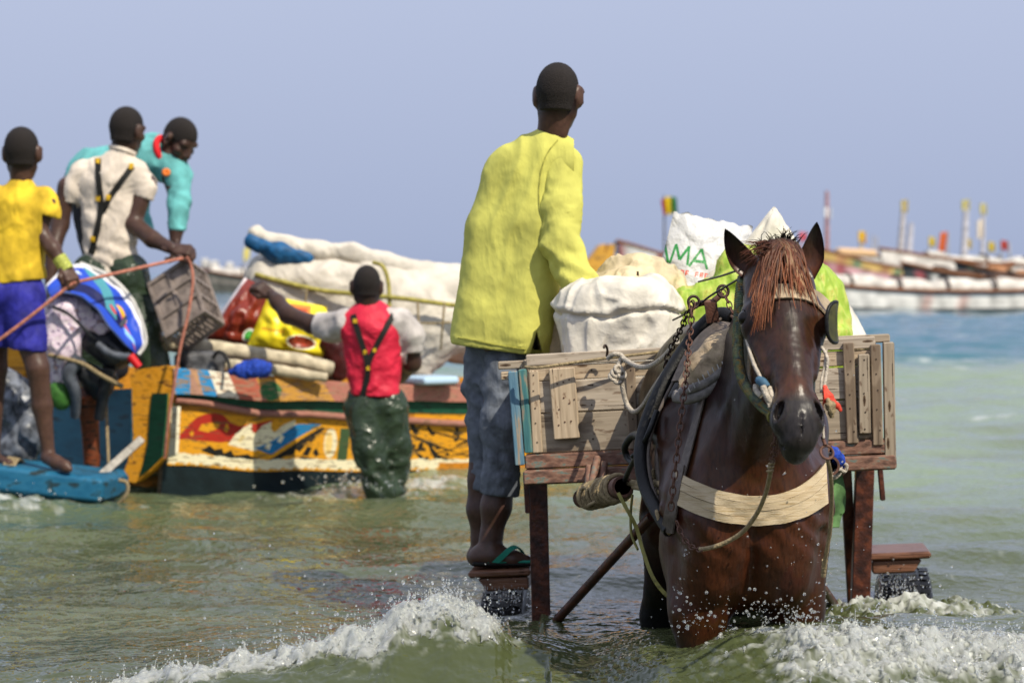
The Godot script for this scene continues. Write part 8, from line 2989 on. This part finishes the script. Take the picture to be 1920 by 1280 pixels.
	for q in [[784, 497], [819, 504]]:
		var f := Field.new(w(q[0] - 16, q[1] + 45, 131.0), w(q[0] + 16, q[1] - 14, 129.5), 0.06, 0.05)
		f.bone(w(q[0], q[1] + 36, 130.3), w(q[0], q[1] + 12, 130.3), 0.2, 0.22)
		f.bone(w(q[0], q[1], 130.3), w(q[0], q[1] + 8, 130.3), 0.12, 0.1)
		f.finish()
		g = Geo.new()
		f.emit(g)
		var o := part("person", g.mesh(), mat(Color(0.13, 0.12, 0.14), 0.8))
		tag(o, "%s tiny dark figure in the small boat far behind the tarpaulin" % ("left" if q[0] < 800 else "right"), "person")


# ---------------------------------------------------------------- spray and foam bubbles
func drops(called: String, label: String, where: Array, m: Material, detail := 1) -> void:
	var s := SphereMesh.new()
	s.radius = 1.0
	s.height = 2.0
	s.radial_segments = 10 if detail else 7
	s.rings = 5 if detail else 4
	s.material = m
	var mm := MultiMesh.new()
	mm.transform_format = MultiMesh.TRANSFORM_3D
	mm.mesh = s
	mm.instance_count = where.size()
	var i := 0
	for e in where:
		var v: Vector3 = e[2]
		var b := Basis.from_scale(Vector3.ONE * e[1])
		if v != Vector3.ZERO:
			var y := v.normalized()
			var x := y.cross(Vector3.BACK).normalized()
			b = Basis(x * e[1], y * e[1] * (1.0 + v.length()), x.cross(y) * e[1])
		mm.set_instance_transform(i, Transform3D(b, e[0]))
		i += 1
	var o := MultiMeshInstance3D.new()
	o.name = numbered(called)
	o.multimesh = mm
	o.material_override = m
	add_child(o)
	o.set_meta("kind", "stuff")
	tag(o, label, "water spray")


func splashes() -> void:
	var r := RandomNumberGenerator.new()
	r.seed = 99
	var glassy := mat(Color(0.97, 0.98, 0.98, 0.12), 0.03)
	glassy.refraction_enabled = true
	glassy.refraction_scale = 0.033
	# white water: torn strands and bubbles joined into wet clumps
	var b: Array = []
	var froth := mat(Color(0.95, 0.96, 0.95, 0.20), 0.08)
	froth.refraction_enabled = true
	froth.refraction_scale = 0.033
	for part_ in 2:
		var x0 := -1.45 if part_ == 0 else 0.42
		var x1 := 0.06 if part_ == 0 else 1.75
		var f := Field.new(Vector3(x0 - 0.05, -0.08, -7.75 if part_ == 0 else -7.45), Vector3(x1 + 0.05, 0.47, -6.75 if part_ == 0 else -6.2), 0.0055, 0.0022)
		var made := 0
		var tries := 0
		while made < (5200 if part_ == 0 else 5200) and tries < 120000:
			tries += 1
			var x := r.randf_range(x0, x1)
			var d := r.randf_range(6.85, 7.65) if part_ == 0 else r.randf_range(6.3, 7.4)
			var sf := sea(x, -d)
			if sf.y < 0.3 + 0.45 * r.randf():
				continue
			made += 1
			var rad := 0.0026 + 0.0042 * pow(r.randf(), 3.0)
			var p := Vector3(x, sf.x + rad * 0.3, -d)
			if r.randf() < 0.5:
				f.bone(p, p, rad, rad)
			else:
				var q := Vector3(x + r.randfn(0, 0.014), 0, -d + absf(r.randfn(0, 0.022)))
				q.y = sea(q.x, q.z).x + rad * 0.2
				f.bone(p, q, rad * 0.8, rad * 0.55)
			if r.randf() < 0.05 * sf.y:   # a finger of water flung upward
				var top := p + Vector3(r.randfn(0, 0.012), 0.012 + 0.035 * r.randf(), r.randfn(0, 0.012))
				f.bone(p, top, rad * 0.8, 0.0028)
				b.append([top + Vector3(r.randfn(0, 0.008), 0.01 + 0.02 * r.randf(), 0), 0.0015 + 0.002 * r.randf(), Vector3.ZERO])
		f.finish()
		var g := Geo.new()
		f.emit(g)
		var o := part("foam", g.mesh(), froth)
		o.set_meta("kind", "stuff")
		tag(o, "torn white foam along the breaking crest left of the cart" if part_ == 0 else "churning white foam in front of the horse at lower right", "foam")
	# drops thrown up from the crest, clustered in fingers
	for i in 170:
		var x := r.randf_range(-1.5, 1.6)
		var cr := crest_at(x)
		if r.randf() > cr.z * (0.35 + 2.2 * cr.x):
			continue
		var d := cr.y + r.randfn(-0.05, 0.08)
		var h := sea(x, -d).x
		var ht := absf(r.randfn(0, 0.03)) + 0.01
		for k in r.randi_range(4, 16):
			var e := r.randf()
			b.append([Vector3(x + r.randfn(0, 0.014), h + ht * e + absf(r.randfn(0, 0.008)), -d + r.randfn(0, 0.02)), 0.0015 + 0.0035 * pow(r.randf(), 3.0), Vector3.ZERO])
	# spray at the horse's legs, drips off the steps and the wheels
	var spot := func(px: float, py: float, d: float, sx: float, sy: float, n: int, big: float) -> void:
		for k in n:
			var p := w(px + r.randfn(0, sx), py + r.randfn(0, sy), d + r.randfn(0, 0.06))
			b.append([p, 0.0012 + big * pow(r.randf(), 3.0), Vector3.ZERO])
	spot.call(1285, 1100, 6.75, 12, 40, 24, 0.0035)
	spot.call(1285, 1165, 6.72, 26, 16, 60, 0.004)
	spot.call(1420, 1140, 6.8, 60, 14, 120, 0.004)
	spot.call(1545, 1100, 6.75, 18, 40, 30, 0.0035)
	spot.call(1690, 1110, 9.1, 40, 28, 150, 0.004)
	spot.call(945, 1140, 9.0, 24, 22, 110, 0.003)
	spot.call(1480, 950, 6.7, 90, 110, 60, 0.002)
	spot.call(830, 1120, 7.2, 55, 22, 240, 0.005)
	spot.call(650, 1170, 7.3, 130, 25, 120, 0.0035)
	spot.call(1750, 1150, 7.4, 140, 35, 120, 0.004)
	spot.call(600, 1060, 8.6, 200, 60, 30, 0.003)
	for k in 40:
		var x := r.randf_range(1642, 1722)
		var y0 := 1073.0
		for q in r.randi_range(2, 6):
			b.append([w(x + r.randfn(0, 1.5), y0 + r.randf() * 60.0, 9.1), 0.0022, Vector3(0, 1.5 * r.randf(), 0)])
	for k in 30:
		var x := r.randf_range(905, 995)
		for q in r.randi_range(1, 4):
			b.append([w(x, 1098 + r.randf() * 30.0, 8.85), 0.0016, Vector3(0, 2.0, 0)])
	drops("spray", "clear drops thrown up by the wave, the horse and the wheels", b, glassy)
	# splash thrown beside the boat
	var c: Array = []
	for k in 260:
		var p := w(60 + r.randfn(0, 70), 965 + r.randfn(0, 26), 13.2 + r.randfn(0, 0.2))
		c.append([p, 0.003 + 0.008 * pow(r.randf(), 3.0), Vector3.ZERO])
	for k in 200:
		var p := w(700 + r.randfn(0, 75), 902 + r.randfn(0, 10), 14.0 + r.randfn(0, 0.2))
		c.append([p, 0.003 + 0.008 * pow(r.randf(), 3.0), Vector3.ZERO])
	drops("spray", "drops splashing under the blue stern plank and round the wading man", c, glassy)
